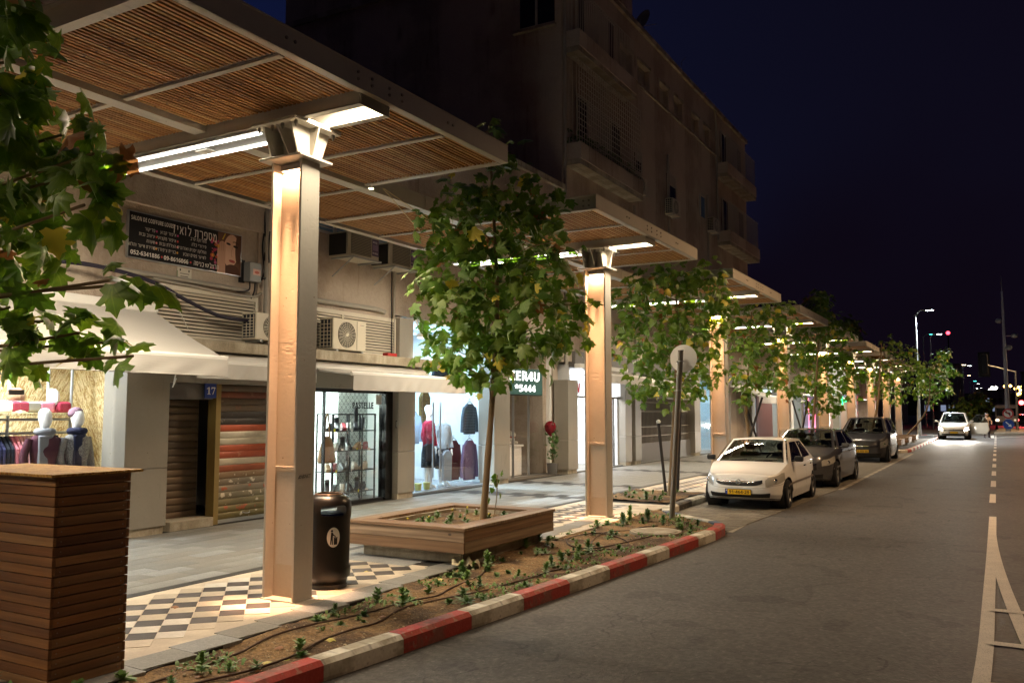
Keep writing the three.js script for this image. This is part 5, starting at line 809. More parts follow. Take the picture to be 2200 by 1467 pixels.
tree('street_tree', 'young tree in the soil pit behind the round sign post', V(-5.59, PAV, -16.1), [V(-5.59, PAV, -16.1), onZ(1446, 940, -16.1), onZ(1452, 820, -16.1), onZ(1455, 680, -16.1), onZ(1450, 580, -16.1)], .05,
  clumpsPx([[1345, 640, 40], [1400, 610, 50], [1460, 590, 55], [1520, 600, 45], [1370, 690, 50], [1430, 690, 55], [1490, 670, 55], [1545, 640, 35], [1345, 745, 40], [1400, 760, 50], [1460, 760, 55], [1520, 740, 50], [1385, 825, 38], [1440, 835, 40], [1490, 830, 40], [1530, 800, 32], [1560, 700, 25]], 16.9, .7, 34, 65), { seed: 66, leaf: .165, single: 120 });
tree('street_tree', 'young tree behind the white sedan beside its column', V(-5.5, PAV, -22.6), [V(-5.5, PAV, -22.6), onZ(1603, 880, -22.6), onZ(1612, 760, -22.6), onZ(1615, 670, -22.6)], .05,
  clumpsPx([[1590, 690, 30], [1630, 660, 38], [1675, 680, 38], [1600, 740, 36], [1640, 730, 42], [1685, 750, 36], [1590, 800, 32], [1630, 800, 38], [1675, 810, 36], [1695, 840, 24], [1600, 850, 25]], 22.5, .8, 32, 67), { seed: 68, leaf: .17 });
tree('street_tree', 'dense young tree over the brown-grey sedan', V(-5.4, PAV, -29.3), [V(-5.4, PAV, -29.3), onZ(1748, 900, -29.3), onZ(1756, 790, -29.3), onZ(1760, 690, -29.3)], .06,
  clumpsPx([[1730, 720, 28], [1765, 690, 34], [1800, 710, 34], [1735, 770, 32], [1775, 760, 38], [1815, 770, 34], [1725, 820, 28], [1765, 820, 34], [1805, 830, 34], [1840, 800, 24], [1750, 870, 24], [1790, 870, 24], [1765, 640, 20]], 28.6, .9, 30, 69), { seed: 70, leaf: .18 });
tree('street_tree', 'young tree standing behind the dark minivan', V(-5.3, PAV, -43.0), [V(-5.3, PAV, -43), onZ(1886, 870, -43), onZ(1892, 780, -43), onZ(1895, 740, -43)], .07,
  clumpsPx([[1880, 760, 24], [1915, 745, 26], [1950, 760, 24], [1870, 800, 22], [1905, 800, 28], [1945, 800, 28], [1980, 790, 20], [1890, 835, 22], [1930, 845, 24], [1965, 830, 24]], 41, .9, 18, 71), { seed: 72, leaf: .2 });
tree('street_tree', 'far street tree lit green beside the last columns', V(-4.9, PAV, -56), [V(-4.9, PAV, -56), onZ(1992, 880, -56), onZ(2000, 800, -56)], .08,
  clumpsPx([[1985, 800, 20], [2010, 790, 20], [1990, 830, 22], [2020, 820, 20], [2005, 850, 18], [2035, 840, 14], [2030, 765, 16], [2045, 800, 14]], 53, 1, 18, 73), { seed: 74, leaf: .24 });
{ // sapling shoot beside the trunk
  const b = V(-5.28, PAV + .3, -8.86), s = thing('sapling_shoot', 'thin green shoot beside the tree trunk in the planter', 'shoot', [b.x, b.y, b.z]); const tip = onZ(1068, 1020, -8.86).sub(b); mesh('stem', tube([V(0, 0, 0), tip.clone().multiplyScalar(.5).add(V(.02, 0, 0)), tip], .006, 5, 10), M.bark, s); reseed(58);
  for (let i = 0; i < 12; i++) { const m = mesh('leaf', LG[0], M.leaf[(i % 2) + 2], s); m.position.copy(tip).multiplyScalar(i < 3 ? .45 + .1 * i : rr(.8, 1.0)).add(V(rr(-.05, .05), 0, rr(-.05, .05))); m.rotation.set(rr(-1, 1), rr(0, 6), rr(-1.5, 1.5)); m.scale.setScalar(.075); }
}
{ // guy wires and small spot on the end of the first canopy
  const a = onY(822, 404, 4.44), s = thing('canopy_spotlight', 'tiny lit spotlight clipped to the canopy end beam', 'spotlight', [onY(797, 403, 4.40).x, 4.40, onY(797, 403, 4.40).z]); mesh('housing', cyl(0, -.01, .05, 0, .035, .03, 14), M.white, s); mesh('lens_light', cyl(0, -.016, -.01, 0, .03, .03, 14), glow(new THREE.Color(1, .85, .55), 5), s); spot(new THREE.Color(1, .8, .5), 10, V(0, -.03, 0), V(.1, -3, -.4), .7, .8, 1, s);
  for (const [x, y, l] of [[905, 500, 'taut pale cord from canopy end into the tree crown, steeper one'], [945, 490, 'taut pale cord from canopy end into the tree crown, flatter one']]) solo('cord', rod(a.clone().add(V(0, 0, x > 910 ? -.03 : 0)), at(x, y, 10.3), .005), std(0xd8c89a), l, 'cord', 'cords tied to the tree');
}
// ---------------------------------------------------------------- cars (front towards +z)
const tyreM = std(0x17171a, { roughness: .85 }), rimM = std(0xa9a9a6, { metalness: .8, roughness: .35 }), trimM = std(0x1a1a1c, { roughness: .5 }), seatM = std(0x2a2725, { roughness: .9 });
const carGlass = phys(0xa9b0aa, { transmission: 1, thickness: 0, roughness: .03 }), lensM = phys(0xd2cfc2, { roughness: .18, metalness: .35, clearcoat: 1, clearcoatRoughness: .03 });
function carPaint(c, metal) { return phys(c, { roughness: metal ? .38 : .42, metalness: metal ? .55 : 0, clearcoat: .9, clearcoatRoughness: .08 }); }
function car(name, label, s, pos, turn) {
  const c = thing(name, label, 'car', pos, turn), P = carPaint(s.color, s.metal), { L, W } = s, b0 = s.clear, N = 4.2;
  const top = z => { const k = s.top; for (let i = 0; i + 1 < k.length; i++) if (z <= k[i][0] && z >= k[i + 1][0]) { const t = (z - k[i][0]) / (k[i + 1][0] - k[i][0]); return lerp(k[i][1], k[i + 1][1], t * t * (3 - 2 * t)); } return z > k[0][0] ? k[0][1] : k[k.length - 1][1]; };
  const inset = h => .05 * Math.max(0, .22 - h) / .22 + .02 * Math.max(0, h - .55) / .3 * (h > .55 ? 1 : 0) + .07 * Math.max(0, h - .82) ** 2 / .0324 * .5;
  const S = (th, h, off = 0) => { // wall of the body: angle in plan, height
    const ct = Math.cos(th), st = Math.sin(th), ex = 2 / N, x0 = Math.sign(st) * Math.abs(st) ** ex, z0 = Math.sign(ct) * Math.abs(ct) ** ex, i = inset(h), z = z0 * (L / 2 * (1 - i * .45) + off), x = x0 * (W * (1 - i) + off);
    const bot = b0 + (Math.abs(z) > L / 2 - .5 ? s.lip * smooth(L / 2 - .5, L / 2, Math.abs(z)) : 0); return [x, lerp(bot, top(z), h), z];
  };
  const R = s.R + .055, wheels = [s.zf, s.zr], NT = 220, NH = 22;
  { // body wall with wheel arches cut out of the grid
    const pos = [], ins = [], idx = []; for (let j = 0; j <= NH; j++) for (let i = 0; i <= NT; i++) { const p = S(i / NT * Math.PI * 2, j / NH); let f = 0; if (Math.abs(p[0]) > W * .8) for (const zw of wheels) { const dz = p[2] - zw, dy = p[1] - s.R, d = Math.hypot(dz, dy); if (d < R) { f = 1; const k = R / Math.max(d, .001); p[2] = zw + dz * k; p[1] = Math.max(b0 - .02, s.R + dy * k); } } pos.push(...p); ins.push(f); }
    for (let j = 0; j < NH; j++) for (let i = 0; i < NT; i++) { const a = j * (NT + 1) + i, q = [a, a + 1, a + NT + 2, a + NT + 1]; if (q.every(k => ins[k])) continue; idx.push(q[0], q[1], q[3], q[1], q[2], q[3]); }
    const g = new THREE.BufferGeometry(); g.setAttribute('position', new THREE.Float32BufferAttribute(pos, 3)); g.setIndex(idx); g.computeVertexNormals();
    const rows = []; const zs = []; for (let k = 0; k <= 60; k++) zs.push(Math.cos(k / 60 * Math.PI) * L / 2 * (1 - inset(1) * .45)); // bonnet, deck and the floor
    const halfAt = z => { const zz = Math.abs(z) / (L / 2 * (1 - inset(1) * .45)); return W * (1 - inset(1)) * Math.max(0, 1 - zz ** N) ** (1 / N); };
    for (const z of zs) { const hw = halfAt(z); rows.push(Array.from({ length: 17 }, (_, i) => { const u = i / 8 - 1; return [-hw * u, top(z) + .035 * (1 - u * u) * Math.min(1, hw / W * 1.2) - .0, z]; })); }
    const fl = zs.map(z => [[-halfAt(z) * .94, b0 + .02, z], [halfAt(z) * .94, b0 + .02, z]]);
    mesh('body', [fix(g), fix(sheet(rows)), fix(sheet(fl))], P, c).material.side = THREE.DoubleSide;
    mesh('wheel_well', wheels.flatMap(zw => [-1, 1].map(sd => mv(fix(new THREE.CylinderGeometry(R + .01, R + .01, .30, 24, 1, true)), sd * (W - .20), s.R, zw, 0, 0, Math.PI / 2))).concat([bx(-W + .3, W - .3, b0 - .02, b0 + .3, -L / 2 + .5, L / 2 - .4)]), trimM, c).material.side = THREE.DoubleSide;
  }
  const patch = (n, t0, t1, h0, h1, m, off = .004, par = c, nu = 16, nv = 6) => { const rows = []; for (let j = 0; j <= nv; j++) rows.push(Array.from({ length: nu + 1 }, (_, i) => S(lerp(t0, t1, i / nu), typeof h0 === 'function' ? lerp(h0(i / nu), h1(i / nu), j / nv) : lerp(h0, h1, j / nv), off))); return mesh(n, fix(sheet(rows)), m, par); };
  // lamps, grille, intake, trims. The plan angle 0 is straight ahead, positive towards +x
  for (const sd of [-1, 1]) { const hl = patch('headlight', sd * s.hl[0], sd * s.hl[1], u => lerp(s.hl[2], s.hl[2] + .04, u), u => s.hl[3] - (u < .12 ? .05 : 0) - (u > .88 ? .04 : 0), s.lights ? glow(new THREE.Color(1, .95, .85), 45) : lensM, .006); patch('reflector', sd * (s.hl[0] + .02), sd * (s.hl[1] - .03), s.hl[2] + .03, s.hl[3] - .03, s.lights ? M.chrome : std(0xb5b2a5, { metalness: .6, roughness: .3 }), .003, hl); const lp = S(sd * (s.hl[0] * .55 + s.hl[1] * .45), (s.hl[2] + s.hl[3]) / 2, .004); mesh('lamp_bowl', ball(...lp, .05, .05, .02, 10), M.chrome, hl);
    patch('tail_lamp', sd * (Math.PI - s.tl[0]), sd * (Math.PI - s.tl[1]), s.tl[2], s.tl[3], std(0x8a1014, { roughness: .2 }), .005);
    mesh('mirror', [mv(bx(-.08, .10, -.055, .06, -.05, .05, .03), sd * (W + .085), s.belt + .06, s.zf0 - .28), rod(V(sd * (W - .06), s.belt + .01, s.zf0 - .30), V(sd * (W + .05), s.belt + .04, s.zf0 - .28), .02)], s.mirrorBlack ? trimM : P, c); }
  patch('grille', -s.gr[0], s.gr[0], u => s.gr[1] - .0 + .10 * Math.abs(u * 2 - 1) ** 2 * (s.gr[3] || 0), s.gr[2] instanceof Function ? s.gr[2] : () => s.gr[2], trimM, .004, c, 20); patch('grille_bar', -s.gr[0] * 1.02, s.gr[0] * 1.02, s.gr[2] - .03, s.gr[2] + .02, M.chrome, .009, c, 20, 2);
  patch('bumper_seam', -1.15, 1.15, s.hl[2] - .035, s.hl[2] - .026, trimM, .002, c, 30, 1); patch('lower_lip', -1.0, 1.0, .015, .05, trimM, .006, c, 24, 1);
  patch('intake', -s.ink[0], s.ink[0], s.ink[1], s.ink[2], trimM, .004, c, 20);
  for (const sd of [-1, 1]) { const m = patch('rub_strip', sd * 1.02, sd * 2.1, .40, .455, s.stripM || P, .012, c, 24, 2); mesh('door_seam', [0, 1].map(k => { const p = s.seams[k]; const r = []; for (let j = 0; j <= 8; j++) { const th = Math.acos(Math.sign(p) * Math.abs(p / (L / 2)) ** (N / 2)); const a = S(sd * th, .1 + .85 * j / 8, .0015); r.push([[a[0], a[1], p - .004], [a[0], a[1], p + .004]]); } return fix(sheet(r)); }), trimM, c); for (const zz of s.handles) { const th = Math.acos(Math.sign(zz) * Math.abs(zz / (L / 2)) ** (N / 2)), a = S(sd * th, .80, .012); mesh('door_handle', bx(a[0] - .014, a[0] + .014, a[1] - .015, a[1] + .015, zz - .09, zz + .09, .01), s.handleM || P, c); } }
  // badge and plate
  { const p = S(0, s.gr[2] - .02, .02); mesh('badge', mv(fix(new THREE.TorusGeometry(.045, .01, 6, 20)), 0, p[1], p[2]), M.chrome, c);
    const q = S(0, s.plateH, .018), t = canvasTex(512, 116, (g, w, h) => { g.fillStyle = '#e0b21c'; g.fillRect(0, 0, w, h); g.fillStyle = '#23429a'; g.fillRect(0, 0, 46, h); g.fillStyle = '#fff'; g.fillRect(12, 20, 22, 16); g.fillStyle = '#14110c'; g.lineWidth = 6; g.strokeStyle = '#14110c'; g.strokeRect(3, 3, w - 6, h - 6); g.font = 'bold 92px sans-serif'; g.textAlign = 'center'; g.fillText(s.plate, 278, 92, 420); });
    const pl = mesh('number_plate', bx(-.265, .265, q[1] - .06, q[1] + .06, q[2], q[2] + .012, .003), trimM, c); mesh('plate_print', fix(new THREE.PlaneGeometry(.52, .112)).translate(0, q[1], q[2] + .0145), printed(t, { roughness: .4 }), pl); }
  // greenhouse: four curved sides and a roof; glass set in painted frames
  const yb = s.belt - .03, { zf0, zf1, zr0, zr1, w1, H } = s, w0 = W * .93;
  const quad = (A, B, C2, D, nrm, bul) => (u, v, off = 0) => { const p = [0, 1, 2].map(k => lerp(lerp(A[k], B[k], u), lerp(D[k], C2[k], u), v)), q = bul * 4 * u * (1 - u) * (.4 + .6 * Math.sin(Math.PI * clamp(v * .8 + .1))) + off; return [p[0] + nrm[0] * q, p[1] + nrm[1] * q, p[2] + nrm[2] * q]; };
  const yF = top(zf0) - .01, yR = top(zr0) - .01;
  const F = quad([-w0 * .94, yF, zf0], [w0 * .94, yF, zf0], [w1 * .95, H - .045, zf1], [-w1 * .95, H - .045, zf1], [0, .35, .94], .14), B = quad([w0 * .9, yR, zr0], [-w0 * .9, yR, zr0], [-w1 * .9, H - .06, zr1], [w1 * .9, H - .06, zr1], [0, .35, -.94], .10);
  const side = sd => quad([sd * w0, yb, zf0 + .06], [sd * w0, yb, zr0 - .05], [sd * w1, H - .055, zr1], [sd * w1, H - .055, zf1], [sd * .96, .28, 0], .035);
  const surf = (f, u0, u1, v0, v1, off, nu = 12, nv = 8) => { const r = []; for (let j = 0; j <= nv; j++) r.push(Array.from({ length: nu + 1 }, (_, i) => f(lerp(u0, u1, i / nu), lerp(v0, v1, j / nv), off))); return fix(sheet(r)); };
  const frame = (f, u0, u1, v0, v1) => [surf(f, 0, u0, 0, 1, 0, 2), surf(f, u1, 1, 0, 1, 0, 2), surf(f, u0, u1, 0, v0, 0, 12, 2), surf(f, u0, u1, v1, 1, 0, 12, 2)];
  const pd = P.clone(); pd.side = THREE.DoubleSide;
  const roof = []; for (let j = 0; j <= 14; j++) { const z = lerp(zf1, zr1, j / 14); roof.push(Array.from({ length: 15 }, (_, i) => { const u = i / 7 - 1, e = Math.sin(Math.PI * j / 14); return [w1 * u, H - .055 + (.05 * (1 - u ** 4) + .012) * (.55 + .45 * e) - .008, z]; })); }
  mesh('roof', [fix(sheet(roof)), surf(F, 0, 1, .955, 1.03, .004, 12, 2), surf(B, 0, 1, .95, 1.04, .004, 12, 2)], pd, c);
  mesh('window_frame', [...frame(F, .045, .955, .03, .955), ...frame(B, .06, .94, .06, .95), ...[-1, 1].flatMap(sd => { const f = side(sd); return [surf(f, 0, .10, 0, 1, 0, 3), surf(f, .50, .535, 0, 1, 0, 2), surf(f, .90, 1, 0, 1, 0, 3), surf(f, .1, .5, 0, .06, 0, 6, 1), surf(f, .1, .5, .92, 1.04, 0, 6, 1), surf(f, .535, .9, 0, .06, 0, 6, 1), surf(f, .535, .9, .92, 1.04, 0, 6, 1)]; })], pd, c);
  mesh('window_seal', [surf(F, .035, .05, .0, .96, .005, 2), surf(F, .95, .965, .0, .96, .005, 2), surf(F, .05, .95, .0, .035, .005, 12, 1), surf(F, .05, .95, .945, .96, .005, 12, 1)], trimM, c);
  mesh('windscreen', surf(F, .045, .955, .03, .955, .001), carGlass, c); mesh('rear_window', surf(B, .06, .94, .06, .95, .001), carGlass, c);
  for (const sd of [-1, 1]) { const f = side(sd); mesh('side_window', surf(f, .10, .50, .06, .92, -.002), s.tint || carGlass, c); mesh('side_window', surf(f, .535, .90, .06, .92, -.002), s.tint || carGlass, c); }
  for (const u of [.22, .58]) { const a = V(...F(u, .02, .02)), b2 = V(...F(u + .24, .06, .02)); mesh('wiper', [rod(a, b2, .008), rod(V(...F(u + .02, .04, .018)), V(...F(u + .30, .10, .014)), .006)], trimM, c); }
  // cabin: dashboard, seats, wheel, mirror
  mesh('cabin_tub', bx(-w0 + .05, w0 - .05, .3, yb - .06, zr1 - .2, zf0 - .12, .05), seatM, c);
  mesh('dashboard', bx(-w0 + .1, w0 - .1, yF - .22, yF - .02, zf0 - .55, zf0 - .1, .05), seatM, c);
  for (const x of [-.36, .36]) { mesh('seat', [bx(x - .23, x + .23, .55, yb + .18, zf1 - .75, zf1 - .60, .06), bx(x - .12, x + .12, yb + .22, yb + .38, zf1 - .74, zf1 - .64, .05)], seatM, c); } mesh('rear_bench', [bx(-.6, .6, .55, yb + .14, zr1 + .05, zr1 + .22, .06)], seatM, c);
  mesh('steering_wheel', mv(fix(new THREE.TorusGeometry(.18, .015, 8, 24)), .36, yF + .02, zf0 - .62, -.4), trimM, c); mesh('interior_mirror', bx(-.11, .11, H - .20, H - .14, zf1 - .02, zf1 + .01, .01), trimM, c);
  // wheels
  for (const zw of wheels) for (const sd of [-1, 1]) {
    const w = new THREE.Group(); w.name = 'wheel'; w.position.set(sd * (W - .115), s.R, zw); c.add(w);
    const pr = [[s.R * .64, -.1], [s.R * .9, -.105], [s.R * .985, -.085], [s.R, -.05], [s.R, .05], [s.R * .985, .085], [s.R * .9, .105], [s.R * .64, .1]].map(([x, y]) => new THREE.Vector2(x, y)); mesh('tyre', mv(fix(new THREE.LatheGeometry(pr, 36)), 0, 0, 0, 0, 0, Math.PI / 2), tyreM, w);
    const sp = []; const n = s.spokes || 5; for (let k = 0; k < n; k++) { const g = bx(-.012, .012, .04, s.R * .62, -.035, .035, .008); g.rotateX(k / n * Math.PI * 2); sp.push(g.translate(sd * .06, 0, 0)); } sp.push(mv(fix(new THREE.CylinderGeometry(.06, .06, .03, 18)), sd * .06, 0, 0, 0, 0, Math.PI / 2), mv(fix(new THREE.TorusGeometry(s.R * .63, .014, 8, 36)), sd * .075, 0, 0, 0, Math.PI / 2)); mesh('rim', sp, rimM, w); mesh('brake_disc', mv(fix(new THREE.CylinderGeometry(s.R * .6, s.R * .6, .02, 24)), 0, 0, 0, 0, 0, Math.PI / 2), std(0x2b2a2a, { metalness: .5, roughness: .5 }), w);
  }
  return c;
}
const sedan1 = { L: 4.31, W: .855, H: 1.41, clear: .19, lip: .04, color: 0xe6e4de, metal: false, R: .295, zf: 1.33, zr: -1.28, belt: .93, top: [[2.16, .60], [1.95, .70], [1.05, .92], [.6, .95], [-1.4, .98], [-1.75, .99], [-2.16, .92]], zf0: 1.12, zf1: .35, zr0: -1.60, zr1: -.98, w1: .60, hl: [.37, 1.06, .62, .95], tl: [.55, 1.0, .55, .9], gr: [.30, .70, .93, 1.2], ink: [.50, .08, .30], plateH: .38, plate: '91·464·29', seams: [.72, -.42], handles: [-.28, -1.05], stripM: std(0x6d6258, { roughness: .5 }), handleM: trimM, mirrorBlack: true, tint: phys(0x4a3634, { transmission: 1, thickness: 0, roughness: .03 }) };
car('parked_car', 'white saloon car with yellow number plate parked in the bay', sedan1, [-4.09, 0, -17.36], 0).scale.setScalar(.885);
const sedan2 = { ...sedan1, L: 4.85, W: .895, H: 1.46, color: 0x58585a, metal: true, R: .33, zf: 1.45, zr: -1.40, belt: .98, top: [[2.43, .68], [2.2, .80], [1.2, .98], [.7, 1.0], [-1.5, 1.05], [-1.9, 1.06], [-2.43, .98]], zf0: 1.22, zf1: .38, zr0: -1.85, zr1: -1.05, w1: .62, hl: [.52, 1.12, .60, .86], gr: [.34, .50, .80, 0], ink: [.56, .08, .26], plateH: .40, plate: '', seams: [.8, -.45], handles: [-.3, -1.15], stripM: null, handleM: M.chrome, mirrorBlack: false, tint: phys(0x1f1d1c, { transmission: 1, thickness: 0, roughness: .03 }) };
car('parked_car', 'brown-grey metallic saloon car parked behind the white one', sedan2, [-4.08, 0, -22.7], -.02).scale.setScalar(.92);
const mpv = { ...sedan2, L: 4.5, W: .915, H: 1.68, color: 0x4c4b4c, R: .335, zf: 1.42, zr: -1.36, belt: 1.08, top: [[2.25, .74], [2.05, .86], [1.35, 1.06], [.9, 1.10], [-1.6, 1.14], [-2.25, 1.10]], zf0: 1.42, zf1: .55, zr0: -2.1, zr1: -1.75, w1: .64, hl: [.50, 1.10, .52, .88], gr: [.40, .62, .74, 0], ink: [.55, .06, .22], plateH: .38, plate: '13·155·68', seams: [.85, -.35], handles: [-.2, -1.05] };
car('parked_car', 'dark grey minivan parked beyond the two saloons', mpv, [-4.16, 0, -34.1], 0).scale.setScalar(.93);
const suv = { ...mpv, L: 4.6, W: .93, H: 1.72, clear: .24, color: 0xd9d6cc, metal: false, R: .36, lights: true, belt: 1.10, plate: '', tint: null, hl: [.44, .96, .56, .84] };
{
  const SZ = -61, sx = -2.45; car('white_suv', 'white off-road car with lit headlights and its door open in the road', suv, [sx, 0, SZ - 2.3], 0);
  for (const d of [-.66, .66]) spot(new THREE.Color(1, .93, .8), 130, V(sx + d, .78, SZ + .05), V(sx + d, .2, SZ + 9), .42, .9, 3);
  const dr = thing('open_car_door', 'open white front door swung out from the white off-road car', 'car door', [sx + .95, .35, SZ - 1.3], -.25); mesh('door_skin', [uvm(extr(poly([[0, 0], [.95, .02], [1.08, .3], [1.02, .72], [0, .72]]), .09, .01))], carPaint(0xd9d6cc, false), dr); mesh('door_window', fix(extr(poly([[.05, .74], [1.0, .74], [.78, 1.18], [.35, 1.18]]), .02)).translate(0, 0, .03), carGlass, dr); mesh('window_frame', [rod(V(.02, .72, .04), V(.35, 1.2, .04), .02), rod(V(.35, 1.2, .04), V(.8, 1.2, .04), .02), rod(V(.8, 1.2, .04), V(1.03, .72, .04), .02)], trimM, dr);
}
// ---------------------------------------------------------------- person by the open door
function figure(joints, bones, res, size, centre, k = .05) { // smooth union of tapered capsules, meshed
  const mc = new MarchingCubes(res, std(0xffffff), false, false, 120000); mc.isolation = 0; const f = mc.field, h = size / 2;
  const A = bones.map(([a, b, ra, rb]) => [V(...joints[a]), V(...joints[b]), ra, rb]); const p = V(0, 0, 0), ab = V(0, 0, 0), ap = V(0, 0, 0);
  for (let z = 0; z < res; z++) for (let y = 0; y < res; y++) for (let x = 0; x < res; x++) {
    p.set((x / res * 2 - 1) * h, (y / res * 2 - 1) * h, (z / res * 2 - 1) * h).add(centre); let d = 1e3;
    for (const [a, b, ra, rb] of A) { ab.subVectors(b, a); ap.subVectors(p, a); const t = clamp(ap.dot(ab) / Math.max(ab.lengthSq(), 1e-6)); const q = ap.addScaledVector(ab, -t).length() - lerp(ra, rb, t); const m = Math.max(k - Math.abs(d - q), 0) / k; d = Math.min(d, q) - m * m * k * .25; }
    f[x + y * res + z * res * res] = -d;
  }
  mc.update(); const n = mc.count, g = new THREE.BufferGeometry(); g.setAttribute('position', new THREE.BufferAttribute(mc.positionArray.slice(0, n * 3), 3)); g.setAttribute('normal', new THREE.BufferAttribute(mc.normalArray.slice(0, n * 3), 3)); g.scale(h, h, h); g.translate(centre.x, centre.y, centre.z); return fix(g);
}
{
  const J = { head: [0, 1.56, .03], neck: [0, 1.42, 0], chest: [0, 1.25, -.02], waist: [0, 1.02, -.02], hip: [0, .9, 0], lh: [.1, .88, 0], rh: [-.1, .88, 0], lk: [.12, .48, .03], rk: [-.12, .48, -.05], la: [.12, .09, -.03], ra: [-.14, .09, -.1], lt: [.14, .04, .12], rt: [-.16, .04, .06], ls: [.18, 1.34, -.02], rs: [-.18, 1.34, -.02], le: [.27, 1.10, .06], re: [-.30, 1.15, .12], lw: [.2, .96, .25], rw: [-.18, 1.38, .22], lhd: [.16, .95, .33], rhd: [-.10, 1.48, .20] };
  const b = [['head', 'head', .105, .105], ['neck', 'head', .055, .06], ['chest', 'neck', .13, .06], ['waist', 'chest', .12, .145], ['hip', 'waist', .145, .12], ['lh', 'lk', .09, .06], ['rh', 'rk', .09, .06], ['lk', 'la', .06, .045], ['rk', 'ra', .06, .045], ['la', 'lt', .045, .035], ['ra', 'rt', .045, .035], ['chest', 'ls', .1, .06], ['chest', 'rs', .1, .06], ['ls', 'le', .055, .045], ['rs', 're', .055, .045], ['le', 'lw', .045, .032], ['re', 'rw', .045, .032], ['lw', 'lhd', .032, .03], ['rw', 'rhd', .032, .03]];
  const g = figure(J, b, 60, 1.9, V(0, .86, 0)); const pc = g.attributes.position, col = new Float32Array(pc.count * 3);
  for (let i = 0; i < pc.count; i++) { const y = pc.getY(i), x = Math.abs(pc.getX(i)), z = pc.getZ(i); const c = y < .06 ? [.04, .035, .03] : y < .93 && z < .2 ? [.05, .04, .045] : y < 1.42 && z < .2 ? [.55, .42, .34] : [.42, .26, .18]; col.set(c, i * 3); } g.setAttribute('color', new THREE.BufferAttribute(col, 3));
  const p = thing('person', 'person in pale top and dark trousers standing behind the open car door', 'person', [-.62, 0, -66], .4); mesh('figure', g, new THREE.MeshStandardMaterial({ vertexColors: true, roughness: .8 }), p); mesh('hair', [ball(0, 1.60, -.01, .115, .10, .12), ball(0, 1.48, -.07, .09, .12, .06)], std(0x1d140e), p);
}
// ---------------------------------------------------------------- street lamps
function streetLamp(name, label, pos, h, armX, color, cd, vis, lit = true, grp = 'street lamps along the road') {
  const l = thing(name, label, 'street lamp', pos, 0, grp); mesh('pole', [cyl(0, -.1, h, 0, .085, .05, 12), cyl(0, -.1, .5, 0, .12, .11, 12)], M.galv, l); mesh('arm', tube([V(0, h - .1, 0), V(armX * .3, h + .25, 0), V(armX, h + .3, 0)], .035, 8, 12), M.galv, l); mesh('lamp_head', bx(armX - .32, armX + .32, h + .24, h + .34, -.14, .14, .04), M.galv, l); mesh('lamp_lens', bx(armX - .24, armX + .24, h + .222, h + .239, -.11, .11, .005), glow(color, vis), l);
  if (cd) { const s = spot(color, cd, V(armX, h + .20, 0), V(armX * 1.25, 0, 0), 1.22, .3, 8, l); } return l;
}
const lampCD = 210;
for (const [z, l] of [[13, 'tall sodium street lamp on the far pavement, behind the camera'], [-18, 'tall sodium street lamp on the far pavement across from the white saloon'], [-40, 'tall sodium street lamp on the far pavement across from the minivan'], [-62, 'tall sodium street lamp on the far pavement across from the off-road car'], [-86, 'tall sodium street lamp on the far pavement near the junction mast']]) streetLamp('street_lamp', l, [7.8, PAV, z], 8.6, -4.6, SODIUM, lampCD, 8);
{ // lamps seen far down the street: pole foot from the pavement, height from the photograph
  const far = [[1998, 665, 60, [.85, .94, 1], 'bright white street lamp on a tall pole above the trees', 600, 60], [2019, 717, 92, [.9, .97, 1], 'small white street lamp beside a green-tinted lamp', 0, 12], [2003, 717, 96, [.1, .9, .75], 'small green-tinted street lamp far down the road', 0, 5], [2072, 783, 118, [1, .75, .45], 'warm street lamp beside a white one, above dark trees', 0, 14], [2084, 785, 124, [.9, .97, 1], 'white street lamp beside a warm one, above dark trees', 0, 14], [2083, 806, 150, [1, .72, .4], 'warm street lamp further down the road', 0, 14], [2096, 818, 165, [.1, .95, .8], 'green-blue signal-coloured lamp far down the road', 0, 10], [2103, 824, 185, [1, 1, 1], 'small far white street lamp after the green one', 0, 14], [2100, 834, 215, [1, 1, 1], 'small far white street lamp near the vanishing point', 0, 14], [2109, 833, 240, [1, .85, .6], 'small far warm street lamp near the vanishing point', 0, 14]];
  for (const [px, py, d, c, l, cd, vis] of far) { const p = at(px, py, d); const h = p.y - .3; streetLamp('far_street_lamp', l, [p.x - .9, 0, p.z], h, .9, new THREE.Color(...c), cd, vis, true, 'far street lamps'); }
  reseed(81); // strings of lamps on the rise beyond: separate small globes on poles
  const dots = [[2116, 849], [2121, 847], [2126, 845], [2131, 842], [2127, 838], [2134, 838], [2133, 833], [2141, 833], [2122, 851], [2140, 837], [2160, 830], [2172, 829], [2190, 832], [2194, 838], [2188, 847], [2198, 830], [2192, 845], [2183, 835]];
  dots.forEach(([px, py], i) => { const p = at(px, py, 320), warm = i > 9; const t = thing('distant_lamp', warm ? 'tiny amber lamp in the distant cluster right of the mast' : 'tiny white lamp in the distant chain at the end of the road', 'street lamp', [p.x, 0, p.z], 0, warm ? 'distant amber lamps' : 'distant white lamps'); mesh('pole', cyl(0, 0, p.y, 0, .08, .05, 6), M.cladDark, t); mesh('lamp_globe', ball(0, p.y, 0, .5, .5, .5, 8), glow(warm ? new THREE.Color(1, .55, .12) : new THREE.Color(1, .95, .85), 12), t); });
}
